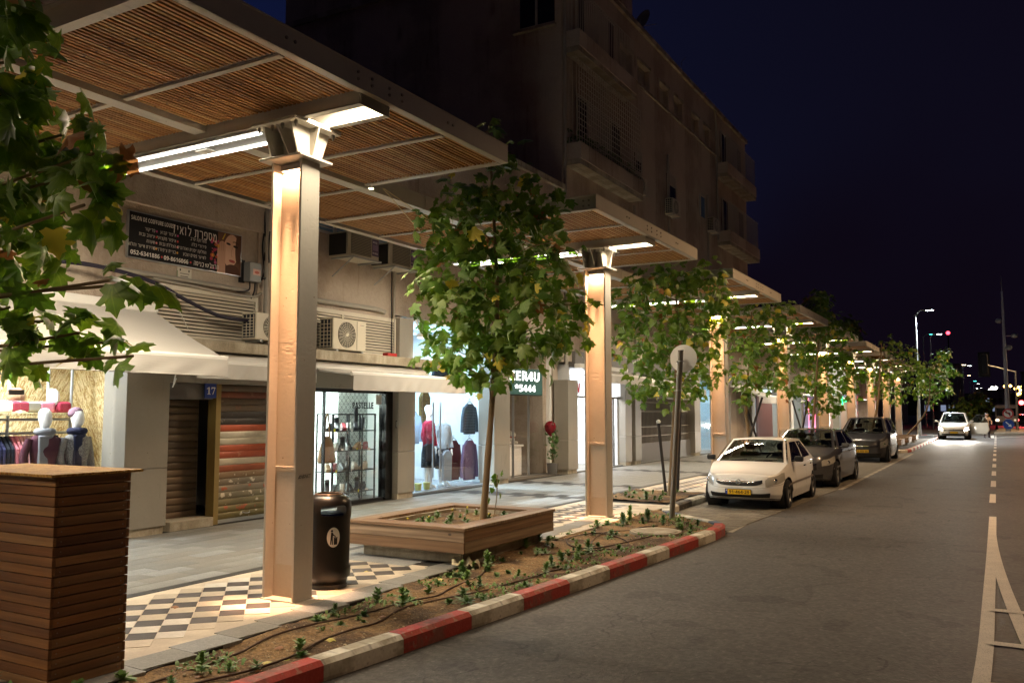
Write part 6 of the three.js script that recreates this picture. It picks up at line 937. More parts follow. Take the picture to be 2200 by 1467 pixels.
// ---------------------------------------------------------------- junction: island, mast, signals, signs, van
{
  const is = struct('traffic_island', (() => { const g = extr(poly([[-.25, 74], [2.2, 76.5], [2.2, 100], [.2, 100], [-.2, 80]]), .14, .02); g.rotateX(-Math.PI / 2); return uvm(g); })(), M.kerbGrey);
  const ln = struct('island_line', merge([sheetXZ(-.45, -.25, -74, -66, .005), (() => { const g = bx(0, .18, .004, .007, -8, 0); g.rotateY(-.35); return g.translate(-.3, 0, -66.5); })()]), M.lineWhite);
  const m = thing('tall_mast', 'tall pale tapering mast with floodlights on the traffic island', 'mast', [.78, .14, -83]); mesh('shaft', cyl(0, 0, 11.8, 0, .20, .07, 14), std(0xb9bcc6, { roughness: .45 }), m); mesh('spike', cyl(0, 11.8, 13.2, 0, .04, .01, 8), M.galv, m);
  for (const [y, dx] of [[9.3, -.35], [8.0, .75], [7.0, .3]]) { const f = mesh('floodlight', [ball(dx, y, .15, .26, .22, .2, 12), rod(V(0, y, 0), V(dx, y, .1), .04)], M.galv, m); }
  const disc = (y, face, l) => { const s = thing('round_sign', l, 'sign', [.80, y, -82.6]); mesh('plate', mv(fix(new THREE.CylinderGeometry(.42, .42, .03, 28)), 0, 0, 0, Math.PI / 2), M.galv, s); mesh('face', fix(new THREE.CircleGeometry(.41, 28)).translate(0, 0, .018), printed(canvasTex(128, 128, face)), s); };
  disc(1.62, (g, w) => { g.fillStyle = '#c8202a'; g.fillRect(0, 0, w, w); g.fillStyle = '#efece6'; g.beginPath(); g.arc(64, 64, 48, 0, 7); g.fill(); g.strokeStyle = '#111'; g.lineWidth = 13; g.beginPath(); g.moveTo(84, 96); g.lineTo(84, 60); g.lineTo(40, 50); g.stroke(); g.fillStyle = '#111'; g.beginPath(); g.moveTo(26, 48); g.lineTo(54, 30); g.lineTo(54, 66); g.fill(); g.strokeStyle = '#c8202a'; g.lineWidth = 9; g.beginPath(); g.moveTo(30, 30); g.lineTo(98, 98); g.stroke(); }, 'round no left turn sign with red rim on the mast');
  disc(.74, (g, w) => { g.fillStyle = '#1f4fae'; g.fillRect(0, 0, w, w); g.strokeStyle = '#fff'; g.lineWidth = 14; g.beginPath(); g.moveTo(34, 34); g.lineTo(84, 84); g.stroke(); g.fillStyle = '#fff'; g.beginPath(); g.moveTo(100, 100); g.lineTo(58, 92); g.lineTo(92, 58); g.fill(); }, 'round blue keep right sign with white arrow on the mast');
  const p = at(2182, 800, 74), tl = thing('traffic_signal', 'dark traffic signal hanging on an arm over the road', 'traffic light', [p.x, .14, p.z]); const h = p.y; mesh('post', cyl(0, 0, h, 0, .09, .07, 10), M.galv, tl); const e = at(2118, 783, 73.2); mesh('arm', rod(V(0, h - .1, 0), V(e.x - p.x, e.y - .14, e.z - p.z), .06, .05), M.galv, tl); mesh('head', bx(e.x - p.x - .35, e.x - p.x + .2, e.y - 1.0, e.y + .75, e.z - p.z - .25, e.z - p.z + .1, .08), M.black, tl); mesh('backboard', bx(e.x - p.x - .55, e.x - p.x + .35, e.y - 1.2, e.y + .95, e.z - p.z - .3, e.z - p.z - .26), M.black, tl);
  const v = at(2164, 905, 86), b = thing('delivery_van', 'pale van coming towards the junction behind the mast', 'van', [v.x, 0, v.z]); mesh('body', [bx(-1.0, 1.0, .45, 2.5, -4.5, 0, .2)], std(0xb7aead, { roughness: .4 }), b); mesh('windscreen', bx(-.88, .88, 1.35, 2.15, .0, .02), std(0x1a1c22, { roughness: .15 }), b); mesh('bumper', bx(-1.02, 1.02, .35, .75, -.1, .08, .05), trimM, b); for (const s of [-1, 1]) { mesh('headlight', bx(s * .8 - .14, s * .8 + .14, .85, 1.02, .0, .03), glow(new THREE.Color(1, .8, .5), s < 0 ? 4 : .6), b); mesh('wheel', mv(fix(new THREE.CylinderGeometry(.36, .36, .2, 18)), s * .9, .36, -.9, 0, 0, Math.PI / 2), tyreM, b); }
  reseed(83); // red signal and brake lights at the right edge
  const q = at(2196, 870, 110), r = thing('red_signal', 'glowing red traffic signal by the right hand road', 'traffic light', [q.x, 0, q.z]); mesh('post', cyl(0, 0, q.y + .6, 0, .08), M.galv, r); mesh('housing', bx(-.35, .35, q.y - .9, q.y + .9, -.3, .1, .05), M.black, r); mesh('signal_lamp', ball(0, q.y + .3, .15, .3, .3, .08, 12), glow(new THREE.Color(1, .05, .05), 14), r); spot(new THREE.Color(1, .08, .08), 260, V(q.x, q.y + .3, q.z + .4), V(q.x - 3, 0, q.z + 12), 1.0, .8, 5);
  for (const [px, py, l] of [[2196, 888, 'dark car with red tail lights at the right edge, nearer one'], [2190, 903, 'dark car with red tail lights at the right edge, lower one']]) { const c = at(px, py, 105), k = thing('waiting_car', l, 'car', [c.x + .6, 0, c.z]); mesh('body', [bx(-.9, .9, .3, .95, -4.2, 0, .15), bx(-.75, .75, .95, 1.45, -3.2, -.6, .2)], carPaint(0x2a2c33, true), k); for (const s of [-1, 1]) mesh('tail_light', bx(s * .7 - .12, s * .7 + .12, .7, .86, 0, .03), glow(new THREE.Color(1, .06, .06), 14), k); }
}
// ---------------------------------------------------------------- dark trees and buildings beyond
{
  const dk = (label, base, list, depth, s, leaf, dens = 14) => tree('distant_tree', label, base, [base, base.clone().add(V(0, 2, 0)), base.clone().add(V(.2, 4, 0))], .14, clumpsPx(list, depth, 1.5, dens, s), { seed: s + 1, leaf });
  dk('dark conifer-like tree rising behind the canopies', V(-14, 0, -62), [[1755, 650, 28], [1765, 690, 30], [1750, 720, 34], [1775, 740, 34]], 60, 90, .4); dk('dark narrow tree rising over the low roofs', V(-15, 0, -80), [[1825, 700, 22], [1832, 730, 26], [1820, 760, 28]], 76, 92, .5);
  dk('dark round tree with green-lit side in the middle of the road end', V(-3.4, 0, -100), [[2070, 875, 22], [2095, 862, 22], [2115, 880, 20], [2085, 895, 20], [2110, 858, 16]], 88, 94, .4);
  dk('small street tree lit bluish-white under the tall lamp', V(-5.2, 0, -72), [[2028, 762, 14], [2035, 790, 14], [2022, 800, 14], [2050, 800, 10]], 66, 96, .3);
  reseed(98);
  for (const [x0, x1, h, z, l] of [[-34, -20, 9, -110, 'dark flat block behind the low shops, wide one'], [-30, -13, 8, -150, 'dark distant block left of the road end'], [-16, -7, 13, -230, 'tall dark distant block near the road end'], [6, 20, 12, -260, 'dark distant block right of the mast'], [-6, 4, 9, -330, 'dark far block closing the road']]) { const b = thing('distant_building', l, 'building', [(x0 + x1) / 2, 0, z]); const w = (x1 - x0) / 2; mesh('wall', bx(-w, w, 0, h, -8, 0), M.stucco, b); mesh('roof', bx(-w - .2, w + .2, h, h + .3, -8.2, .2), M.conc, b); for (let i = 0; i < 8; i++) mesh('window', bx(-w + .8 + (i % 4) * (w * 2 - 2) / 4, -w + 1.9 + (i % 4) * (w * 2 - 2) / 4, 2 + Math.floor(i / 4) * 3, 3.4 + Math.floor(i / 4) * 3, .0, .04), rnd() < .3 ? glow(new THREE.Color(.5, .6, .9), .25) : std(0x15151a, { roughness: .2 }), b); }
  const hz = []; for (let i = 0; i <= 80; i++) { const a = lerp(-1.5, 1.2, i / 80), R = 520; hz.push([Math.sin(a) * R, 9 + 8 * fbm(i / 80, .3, 6, 6, 3, 99), -Math.cos(a) * R]); } struct('hills', fix(sheet([hz.map(([x, y, z]) => [x, -1, z]), hz, hz.map(([x, y, z]) => [x * 1.2, -1, z * 1.2])])), std(0x4c4a3c, { roughness: 1 }));
  { const p = at(2038, 718, 130), r = thing('radio_mast', 'dark thin mast with a red light on top above the trees', 'mast', [p.x, 0, p.z]); mesh('lattice', cyl(0, 0, p.y, 0, .25, .1, 6), M.black, r); mesh('warning_light', ball(0, p.y + .2, 0, .28, .28, .28, 8), glow(new THREE.Color(1, .05, .08), 5), r); }
}
// ---------------------------------------------------------------- goods in the shop windows
const cl = (c, o = {}) => std(c, { roughness: .9, ...o });
const knit = (a, b, s) => std(0xffffff, { roughness: 1, map: tex(128, 128, (u, v) => { const n = hash(Math.floor(u * 64), Math.floor(v * 64), s); return mix3(hex(a), hex(b), n); }, true, 3, 3) });
const mann = std(0xe6e4e0, { roughness: .3 });
function head(y, tilt = 0) { const g = loft([[y - .02, 0, .0, .05, .05], [y + .03, .0, 0, .052, .055], [y + .06, .015, 0, .075, .06], [y + .11, .012, 0, .092, .072], [y + .17, .0, 0, .098, .076], [y + .22, -.005, 0, .088, .07], [y + .255, -.008, 0, .055, .045], [y + .265, -.008, 0, .02, .016]], 16); return [g, mv(fix(new THREE.ConeGeometry(.014, .05, 6)), .10, y + .125, 0, 0, 0, -.2)]; } // faces +x
function mannequin(pos, turn, label, o) {
  const m = thing('mannequin', label, 'mannequin', pos, turn, 'dressed mannequins in the shop windows'); const Y = o.h || 1.42;
  if (o.head !== false) mesh('head', head(Y), mann, m); mesh('neck', loft([[Y - .12, 0, 0, .06, .065], [Y + .02, 0, 0, .05, .05]], 12), mann, m);
  mesh('top', loft([[Y - .62, 0, 0, .12, .165], [Y - .45, 0, 0, .11, .15], [Y - .28, .01, 0, .125, .18], [Y - .15, 0, 0, .11, .205], [Y - .09, 0, 0, .085, .15], [Y - .06, 0, 0, .06, .08]], 18), o.top, m);
  for (const s of [-1, 1]) mesh('sleeve', [tube([V(0, Y - .12, s * .185), V(-.01, Y - .35, s * .25), V(.06, Y - .60, s * .22)], .05, 8, 10)], o.top, m);
  for (const s of [-1, 1]) { const hnd = [ball(.07, Y - .67, s * .215, .018, .045, .03, 8)]; for (let f = 0; f < 4; f++) hnd.push(rod(V(.075, Y - .70, s * .215 + (f - 1.5) * .013), V(.085, Y - .765 - (f === 1 ? .008 : 0), s * .215 + (f - 1.5) * .014), .0075, .006, 6)); hnd.push(rod(V(.08, Y - .66, s * .215 - s * .025), V(.105, Y - .71, s * .215 - s * .035), .008, .006, 6)); mesh('hand', hnd, mann, m); }
  if (o.skirt) mesh('skirt', loft([[Y - 1.05, 0, 0, .15, .19], [Y - .75, 0, 0, .14, .185], [Y - .60, 0, 0, .115, .155]], 18), o.skirt, m);
  if (o.legs) for (const s of [-1, 1]) mesh('leg', [loft([[.06, 0, s * .09, .035, .035], [.3, -.01, s * .09, .05, .05], [.5, 0, s * .09, .05, .05], [Y - .98, 0, s * .085, .07, .07]], 12), loft([[0, .04, s * .09, .10, .04], [.04, .03, s * .09, .09, .038], [.08, 0, s * .09, .04, .036]], 12)], mann, m);
  if (!o.legs) mesh('stand', [cyl(0, 0, Y - .6, 0, .015), cyl(0, 0, .02, 0, .15, .15, 20)], M.alu, m);
  if (o.scarf) mesh('scarf', [mv(fix(new THREE.TorusGeometry(.085, .045, 8, 18)), .01, Y - .03, 0, Math.PI / 2), mv(fix(new THREE.TorusGeometry(.075, .038, 8, 18)), .015, Y - .09, .01, Math.PI / 2 + .2), bx(.07, .12, Y - .6, Y - .08, .0, .13, .02)], o.scarf, m);
  if (o.hat) mesh('hat', loft([[Y + .16, -.035, 0, .085, .082], [Y + .20, -.03, 0, .098, .088], [Y + .25, -.025, 0, .09, .075], [Y + .285, -.02, 0, .03, .03]], 16), o.hat, m);
  return m;
}
function garment(pos, label, mat, w = .42, h = .62, sleeves = true, grp) { // on a hanger, front towards the road
  const g = thing('hanging_garment', label, 'clothing', pos, 0, grp); const s = poly([[-w * .42, 0], [w * .42, 0], [w * .46, h * .55], [w * .5, h * .86], [w * .2, h], [-w * .2, h], [-w * .5, h * .86], [-w * .46, h * .55]]); const e = extr(s, .05, .012); e.rotateY(Math.PI / 2); mesh('cloth', uvm(e), mat, g);
  if (sleeves) for (const sd of [-1, 1]) mesh('sleeve', tube([V(.03, h * .90, sd * w * .46), V(.03, h * .5, sd * w * .62), V(.03, h * .05, sd * w * .66)], .042, 8, 10), mat, g);
  mesh('hanger', [rod(V(.03, h, -w * .3), V(.03, h + .07, 0), .006), rod(V(.03, h, w * .3), V(.03, h + .07, 0), .006), mv(fix(new THREE.TorusGeometry(.025, .004, 6, 12, 4)), .03, h + .10, 0, 0, Math.PI / 2)], M.black, g); return g;
}
const F1 = PAV + .02;
mannequin([-10.6, F1 - .02, -6.59], 0, 'bald white mannequin in maroon coat and grey scarf before the plywood wall', { h: 1.40, top: cl(0x4a1c2c), scarf: cl(0x86868a) });
mannequin([-10.6, F1 - .02, -7.03], .2, 'white mannequin in speckled cardigan, navy scarf and mauve turban', { h: 1.40, top: knit(0xb5b2ae, 0x3c3a3c, 3), scarf: cl(0x171b3a), hat: cl(0x8a6a78) });
{ // rail and shelf on a pipe frame
  const r = thing('pipe_shelf', 'metal pipe frame with wooden shelf and clothes rail by the plywood wall', 'shelf', [-11.45, F1, -6.6]); for (const z of [-.76, -.42, .11, 1.0]) mesh('upright', cyl(.2, 0, 2.45, z, .02, .02, 10), M.galv, r); mesh('rail', [mv(fix(new THREE.CylinderGeometry(.018, .018, 2, 10)), .2, 1.32, .1, Math.PI / 2), mv(fix(new THREE.CylinderGeometry(.018, .018, 2, 10)), .2, 1.50, .1, Math.PI / 2)], M.galv, r); mesh('board', bx(0, .42, 1.55, 1.59, -.75, 1.1, .004), M.osb, r);
  reseed(121); const cn = ['black', 'navy blue', 'charcoal', 'pink', 'rose', 'pale pink', 'crimson', 'violet', 'black']; const cols = [0x171a2e, 0x2b2d52, 0x20232e, 0xd77a86, 0xe0a6a4, 0xe6c4be, 0xb9485c, 0x34305a, 0x1a1a22];
  for (let i = 0; i < 18; i++) { const z = -6.2 - i * .056; const g = thing('rail_garment', cn[Math.floor(i / 2) % cols.length] + ' garment hanging sideways on the clothes rail by the plywood wall', 'clothing', [-11.25, F1 + .62, z], 0, 'garments packed on the clothes rail'); const s = extr(poly([[-.2, 0], [.2, 0], [.2, .5], [.05, .66], [-.05, .66], [-.2, .5]]), .026, .006); mesh('cloth', uvm(s), cl(cols[Math.floor(i / 2) % cols.length]), g); mesh('hook', tube([V(0, .66, .013), V(0, .71, .013), V(.02, .725, .013)], .004, 5, 6), M.galv, g); }
  for (const [z, c, y, w, l] of [[-6.37, 0xe2dfd8, .0, .2, 'folded white scarf on the plywood-wall shelf'], [-6.57, 0x8f2b3a, 0, .24, 'folded red sweater beside the small shelf head'], [-6.75, 0x8a8474, 0, .2, 'folded grey-brown sweater on the shelf'], [-6.93, 0xc9788a, 0, .22, 'folded pink sweater on the shelf'], [-7.17, 0x9c2a40, 0, .2, 'folded crimson bag at the shelf end']]) solo('folded_clothes', bx(-.14, .14, 0, .15, -w / 2, w / 2, .04), cl(c), l, 'clothing', null, [-11.22, F1 + 1.592, z]);
  const h1 = thing('mannequin_bust', 'bald white display head on the shelf with red collar', 'mannequin', [-11.2, F1 + 1.592, -7.06]); mesh('face', head(.06), mann, h1); mesh('collar', loft([[0, 0, 0, .12, .13], [.08, 0, 0, .08, .09]], 14), cl(0x8f2b3a), h1);
  const h2 = thing('mannequin_bust', 'display head with striped brown turban and white scarf on the shelf', 'mannequin', [-11.2, F1 + 1.592, -6.56]); mesh('face', head(.04), mann, h2); mesh('turban', loft([[.16, 0, 0, .11, .09], [.22, -.01, .01, .13, .11], [.29, -.01, .01, .1, .09], [.32, 0, 0, .04, .04]], 16), knit(0x6f4a34, 0xa98a6a, 9), h2); mesh('scarf', loft([[0, 0, 0, .14, .15], [.1, 0, 0, .08, .09]], 14), cl(0xe0ded8), h2);
  solo('window_notice', board(.16, .24), printed(canvasTex(96, 140, (g, w, h) => { g.fillStyle = '#1d1f33'; g.fillRect(0, 0, w, h); g.strokeStyle = '#ddd'; g.strokeRect(4, 4, w - 8, h - 8); g.fillStyle = '#e8e8e8'; g.font = '15px sans-serif'; ['9:30-20:00', '9:30-20:00', '9:00-14:00', '09-88621'].forEach((s, i) => g.fillText(s, 10, 56 + i * 24, 76)); })), 'small dark opening hours notice on the clothes shop glass', 'notice', null, [-9.99, 1.32, -5.45]);
  solo('glass_plate', [bx(-.01, .01, -.03, .03, -.09, .09)], M.cladDark, 'small grey plate fixed to the clothes shop glass', 'plate', null, [-9.99, 1.98, -5.85]);
}
// ---------------------------------------------------------------- shoe shop
{
  const pt = tex(256, 256, (u, v) => { const a = (u * 4) % 1 - .5, b = (v * 4) % 1 - .5, r = Math.hypot(a, b), t = Math.atan2(b, a); const k = (Math.abs(r - .42) < .03 || Math.abs(r - .30 - .05 * Math.cos(t * 8)) < .035 || r < .08 + .03 * Math.cos(t * 4) || Math.abs(Math.abs(a) - .48) < .015 || Math.abs(Math.abs(b) - .48) < .015); return k ? hex(0x6f7875) : hex(0xe2e8e4); }, true, 2.0, 2.0);
  const w = thing('patterned_screen', 'black and white patterned tile screen behind the shoe racks', 'screen', [-10.75, F1, -12.3]); mesh('panel', uvm(bx(-.03, .03, 0, 2.42, -.88, -.02)), std(0xffffff, { map: pt, roughness: .4 }), w); const wl = solo('window_lettering', mv(letters('PASTELLE', .12, .008, fontB, .80), 0, 0, 0, 0, Math.PI / 2), M.black, 'black capital lettering on the shoe shop glass', 'lettering', null, [-10.012, 1.81, -11.88]);
  const pc = thing('wall_picture', 'framed picture of shrubs and curtain on the shoe shop wall', 'picture', [-13.08, 1.5, -11.05]); mesh('frame', bx(0, .03, 0, .75, -.28, .28, .004), M.white, pc); mesh('print', board(.5, .68).translate(.033, .375, 0), printed(canvasTex(128, 170, (g, ww, hh) => { g.fillStyle = '#a89f88'; g.fillRect(0, 0, ww, hh); g.fillStyle = '#cfc4a4'; g.fillRect(40, 30, 50, 120); g.fillStyle = '#2f3d2a'; reseed(7); for (let i = 0; i < 60; i++) { g.beginPath(); g.arc(rr(0, ww), rr(0, 60) + (i % 3 ? 0 : 100), rr(4, 13), 0, 7); g.fill(); } })), pc);
  const rack = thing('shoe_rack', 'black metal shoe rack with four glass shelves in the shoe shop window', 'rack', [-10.30, F1, -12.05]); for (const z of [-.62, -.25, .12, .55]) for (const x of [-.18, .18]) mesh('upright', bx(x - .012, x + .012, 0, 1.56, z - .012, z + .012), M.black, rack); const sh = [.16, .54, .90, 1.25]; for (const y of sh) mesh('shelf', bx(-.19, .19, y, y + .018, -.64, .57), std(0x2a2c2c, { roughness: .3 }), rack); mesh('top_rail', [bx(.168, .192, 1.545, 1.57, -.63, .56), bx(-.192, -.168, 1.545, 1.57, -.63, .56)], M.black, rack);
  const shoe = (h, boot) => { const s = boot ? poly([[-.11, 0], [.13, 0], [.14, .04], [.06, .09], [-.01, .14], [-.01, h], [-.11, h]]) : poly([[-.11, 0], [.13, 0], [.14, .035], [.07, .06], [.0, .10], [-.09, .12], [-.11, .08]]); const e = extr(s, .055, .014); e.translate(0, 0, -.027); e.rotateY(-Math.PI / 2 * .6); return uvm(e); };
  reseed(123); const sc = [0x15141a, 0x201d20, 0x6b4a30, 0xd8d4c8, 0x8c2430, 0x2a2a2e, 0x9a7b55, 0xc9c2b4];
  sh.forEach((y, j) => { for (let i = 0; i < 6; i++) { const boot = (j === 3 && i > 3) || (i + j) % 4 === 0, tall = j === 3 && i === 4; const q = thing('shoe', ['low shoe', 'ankle boot', 'tall black boot'][tall ? 2 : boot ? 1 : 0] + ' on the ' + ['bottom', 'second', 'third', 'top'][j] + ' shelf of the shoe rack', 'shoe', [-10.28 + rr(-.03, .03), F1 + y + .019, -11.57 - i * .19], rr(-.4, .4), 'shoes on the shoe rack'); mesh('upper', shoe(tall ? .4 : .22, boot), cl(boot ? 0x16151a : sc[Math.floor(rnd() * 8)], { roughness: .35 }), q); mesh('sole', (() => { const e = bx(-.12, .14, -.003, .014, -.04, .04, .004); e.rotateY(-Math.PI / 2 * .6); return e; })(), M.black, q); if ((i + j) % 2) mesh('price_tag', bx(.17, .173, -.02, .03, -.03, .03), std(i % 3 ? 0xe4e2da : 0xd6cf22), q); } });
  const bag = thing('handbag', 'tan leather tote bag hanging in the shoe shop window', 'handbag', [-10.12, F1 + .72, -11.36]); mesh('body', loft([[0, 0, 0, .09, .19], [.05, 0, 0, .10, .21], [.25, 0, 0, .07, .17], [.42, 0, 0, .045, .10], [.46, 0, 0, .03, .07]], 18), cl(0x7d5a34, { roughness: .45 }), bag); mesh('handle', tube([V(0, .44, -.07), V(0, .78, -.03), V(0, .86, 0), V(0, .78, .03), V(0, .44, .07)], .014, 7, 24), cl(0x6b4a2a), bag);
  const tb = thing('display_table', 'dark low display table with sandals at the shoe shop left side', 'table', [-11.6, F1, -10.95]); mesh('top', bx(-.35, .35, .86, .92, -.35, .35), std(0x2a2624, { roughness: .35 }), tb); for (const x of [-.3, .3]) for (const z of [-.3, .3]) mesh('leg', bx(x - .02, x + .02, 0, .86, z - .02, z + .02), M.black, tb);
  for (let i = 0; i < 6; i++) { const q = thing('shoe', 'pale flat shoe on the dark display table', 'shoe', [-11.45 - (i % 2) * .3, F1 + .921, -10.72 - Math.floor(i / 2) * .2], 0, 'flat shoes on the display table'); mesh('upper', shoe(.2, false), cl([0xa89c8c, 0x8c8478, 0xc4bcae][i % 3]), q); }
  for (let i = 0; i < 3; i++) solo('price_card', bx(-.002, .002, 0, .05, -.04, .04), std(0xd8d422), 'yellow price card on the dark display table edge', 'price card', 'yellow price cards', [-11.235, F1 + .80, -10.7 - i * .16]);
  solo('security_sticker', [bx(-.005, .01, -.09, .09, -.08, .08, .004)], printed(canvasTex(96, 96, (g, w, h) => { g.fillStyle = '#d9d6cc'; g.fillRect(0, 0, w, h); g.fillStyle = '#b0202a'; g.beginPath(); g.arc(36, 36, 13, 0, 7); g.fill(); g.fillStyle = '#222'; g.fillRect(54, 22, 8, 30); g.fillRect(24, 62, 48, 6); g.fillRect(24, 74, 40, 6); })), 'small white sticker in the shoe shop window corner', 'sticker', null, [-10.005, 1.98, -12.62]);
  const ks = thing('key_switch', 'small square shutter key switch on the grey pillar', 'switch', [-9.86, 1.52, -12.99]); mesh('plate', bx(0, .02, -.07, .07, 0, .03, .004), M.black, ks); mesh('key_face', bx(.02, .026, -.05, .05, .005, .025), M.white, ks);
}
// ---------------------------------------------------------------- dress shop
mannequin([-10.55, F1, -15.02], .15, 'white mannequin in red patterned blouse and black skirt', { h: 1.48, top: knit(0xb3243f, 0x5c1428, 13), skirt: cl(0x17171a), legs: true });
mannequin([-10.60, F1, -15.64], -.1, 'headless white mannequin in grey top and black skirt', { h: 1.42, head: false, top: cl(0x9aa4ac), skirt: cl(0x18181c), legs: true });
{
  const g = 'garments hanging in the dress shop window'; garment([-10.45, 1.26, -16.44], 'grey checked jumper hanging in the dress shop window', std(0xffffff, { roughness: 1, map: tex(128, 128, (u, v) => { const k = (u * 8) % 1 < .08 || (v * 8) % 1 < .08; return k ? hex(0x6d7a86) : hex(0x434f5a); }, true, 2, 2) }), .46, .66, true, g);
  garment([-10.45, .24, -16.44], 'plum long dress hanging below the grey jumper', cl(0x6a5570), .46, .86, true, g); garment([-10.7, .24, -16.17], 'maroon long dress half hidden behind the plum one', cl(0x5c1a20), .42, .86, true, g);
  garment([-10.6, 1.1, -14.50], 'pale blue shirt hanging at the dress shop edge', cl(0x7d90a6), .4, .62, true, g); garment([-10.35, .30, -15.38], 'short grey dress on a white hanger by the glass door', cl(0x8d949c), .32, .62, false, g); garment([-10.4, .72, -14.77], 'black top with white lace collar hanging low', cl(0x22242c), .32, .36, false, g); garment([-10.7, 2.25, -15.62], 'black jacket hanging high in the dress shop', cl(0x1d1f27), .46, .5, true, g); garment([-10.9, 1.2, -15.32], 'gold patterned dress hanging behind the mannequins', knit(0x9a7f3c, 0x2a241a, 17), .34, 1.0, false, g);
  solo('hanging_rail', [mv(fix(new THREE.CylinderGeometry(.012, .012, 2.6, 8)), 0, 0, 0, Math.PI / 2), rod(V(0, 0, -1.2), V(0, .9, -1.2), .006), rod(V(0, 0, 1.2), V(0, .9, 1.2), .006)], M.alu, 'thin metal rail hung from the dress shop ceiling', 'rail', null, [-10.72, 2.72, -14.9]);
  for (const [z, l] of [[-14.45, 'small yellow pot in the dress shop window, beside the pillar'], [-14.75, 'small yellow pot in the dress shop window, beside the door']]) { const p = thing('plant_pot', l, 'pot', [-10.4, F1, z], 0, 'yellow pots'); mesh('pot', loft([[0, 0, 0, .06, .06], [.13, 0, 0, .075, .075], [.14, 0, 0, .07, .07]], 14), cl(0xb9b25a), p); mesh('rim', mv(fix(new THREE.TorusGeometry(.074, .007, 6, 18)), 0, .135, 0, Math.PI / 2), cl(0xc9c26a), p); }
  const dc = thing('door_canopy_lamp', 'small white floodlight on a bracket over the dress shop', 'lamp', [-9.9, 3.25, -13.75]); mesh('bracket', [rod(V(-.1, .35, 0), V(.05, 0, 0), .02), bx(-.02, .12, -.04, .04, -.09, .09, .02)], M.white, dc); mesh('lamp_lens', bx(.0, .10, -.045, -.041, -.07, .07), glow(new THREE.Color(.8, .93, 1), 6), dc); spot(new THREE.Color(.65, .85, 1), 110, V(.05, -.07, 0), V(.4, -3, -.6), .9, .7, 2, dc);
}
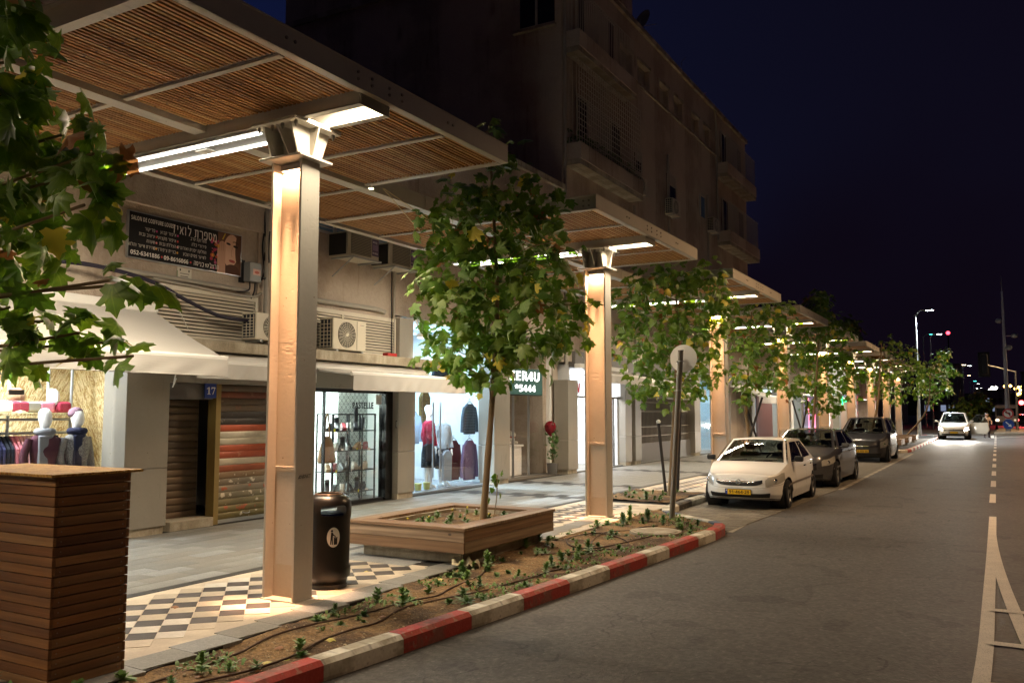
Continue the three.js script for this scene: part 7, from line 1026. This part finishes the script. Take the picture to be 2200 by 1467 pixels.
// ---------------------------------------------------------------- flower shop and others
{
  const t = thing('counter', 'white counter cabinet behind the flower shop glass', 'counter', [-10.95, F1, -19.0]); mesh('cabinet', bx(-.3, .3, 0, .72, -.3, .3, .01), M.white, t); mesh('worktop', bx(-.34, .34, .72, .77, -.34, .34, .006), M.white, t);
  const plush = (pos, l, c2) => { const p = thing('plush_toy', l, 'toy', pos, 0, 'plush toys on the counter'); mesh('body', [ball(0, .11, 0, .09, .11, .10), ball(.04, .25, 0, .08, .075, .08), ball(.02, .32, .06, .03, .03, .03), ball(.02, .32, -.06, .03, .03, .03), ball(.09, .05, .08, .06, .04, .04), ball(.09, .05, -.08, .06, .04, .04)], cl(0xdcd4c8), p); mesh('scarf', mv(fix(new THREE.TorusGeometry(.06, .022, 6, 14)), .02, .185, 0, Math.PI / 2), cl(c2), p); };
  plush([-10.85, F1 + .77, -19.12], 'white plush toy with red scarf on the counter, larger', 0xa01c28); plush([-10.9, F1 + .77, -18.85], 'white plush toy with pink scarf on the counter', 0xc05a6a);
  const b = thing('balloon', 'dark red balloon floating by the flower shop pillar', 'balloon', [-10.15, 1.32, -19.95]); mesh('skin', loft([[-.20, 0, 0, .01, .01], [-.17, 0, 0, .05, .05], [-.05, 0, 0, .14, .14], [.06, 0, 0, .16, .16], [.15, 0, 0, .12, .12], [.20, 0, 0, .03, .03]], 18), phys(0x7a1420, { roughness: .25 }), b); mesh('string', rod(V(0, -.2, 0), V(0, -1.0, .03), .003), M.white, b);
  const pl = thing('potted_plant', 'tall potted plant beside the flower shop door', 'plant', [-10.1, PAV, -19.95]); mesh('pot', cyl(0, 0, .3, 0, .12, .15, 16), M.cladDark, pl); reseed(126); const lf = []; for (let i = 0; i < 60; i++) { const g = LG[0].clone(); g.scale(.11, .11, .11); g.rotateX(rr(-1.5, 1.5)); g.rotateY(rr(0, 6.28)); g.translate(rr(-.12, .12), rr(.35, 1.3), rr(-.12, .12)); lf.push(g); } mesh('foliage', lf, M.seedling[2], pl).userData.kind = 'stuff'; mesh('stem', cyl(0, .28, 1.2, 0, .012), M.bark, pl);
  for (const [x, z, y, c, l] of [[-11.4, -18.2, 1.2, 0x8a2430, 'red flowers display on the flower shop wall shelf'], [-11.5, -18.7, 1.6, 0xb89a6a, 'straw wreath hanging in the flower shop'], [-11.3, -17.8, .4, 0x5a4a3a, 'brown bucket of stems in the flower shop']]) { const f = thing('flower_display', l, 'flowers', [x, y, z], 0, 'flower shop displays'); const q = []; reseed(Math.round(-z * 10)); for (let i = 0; i < 24; i++) q.push(ball(rr(-.12, .12), rr(0, .35), rr(-.16, .16), .04, .04, .04, 6)); mesh('blooms', q, cl(c), f).userData.kind = 'stuff'; mesh('holder', cyl(0, -.15, .02, 0, .08, .1, 12), M.cladDark, f); }
  mannequin([-10.5, F1, -21.6], 0, 'mannequin in dark coat with pale hood in the bright white shop', { h: 1.42, top: cl(0x1c2233), scarf: cl(0xcfc6b4) }); 
  mannequin([-10.6, F1, -32.6], .3, 'mannequin in dark jacket in the blue-lit shop', { h: 1.5, top: cl(0x23262a), hat: cl(0x2a2c2e) });
}
{ // handwriting scrawled on the first column
  const t = canvasTex(256, 96, (g, w, h) => { g.clearRect(0, 0, w, h); g.strokeStyle = '#3a342c'; g.lineWidth = 5; g.lineCap = 'round'; let x = 16; const st = [[0, 70, 30, 30, 22, 62, 4, 54], [28, 40, 44, 34, 40, 62, 26, 60, 28, 40], [52, 62, 60, 28, 70, 66, 80, 26], [88, 26, 86, 64, 104, 58, 88, 46, 104, 34, 88, 26], [112, 64, 116, 26, 134, 64, 138, 24], [166, 26, 148, 30, 148, 62, 168, 58], [148, 46, 164, 42], [172, 30, 204, 22], [188, 26, 186, 66]]; for (const s of st) { g.beginPath(); for (let i = 0; i < s.length; i += 2) i ? g.lineTo(x + s[i], s[i + 1]) : g.moveTo(x + s[i], s[i + 1]); g.stroke(); } });
  const m = new THREE.MeshStandardMaterial({ map: t, transparent: true, roughness: .6, polygonOffset: true, polygonOffsetFactor: -1 }); const can = scene.getObjectByName('street_canopy_001'); mesh('scrawl', board(.2, .075).translate(.1842, 1.06, 0), m, can);
}
renderer.render(scene, camera);
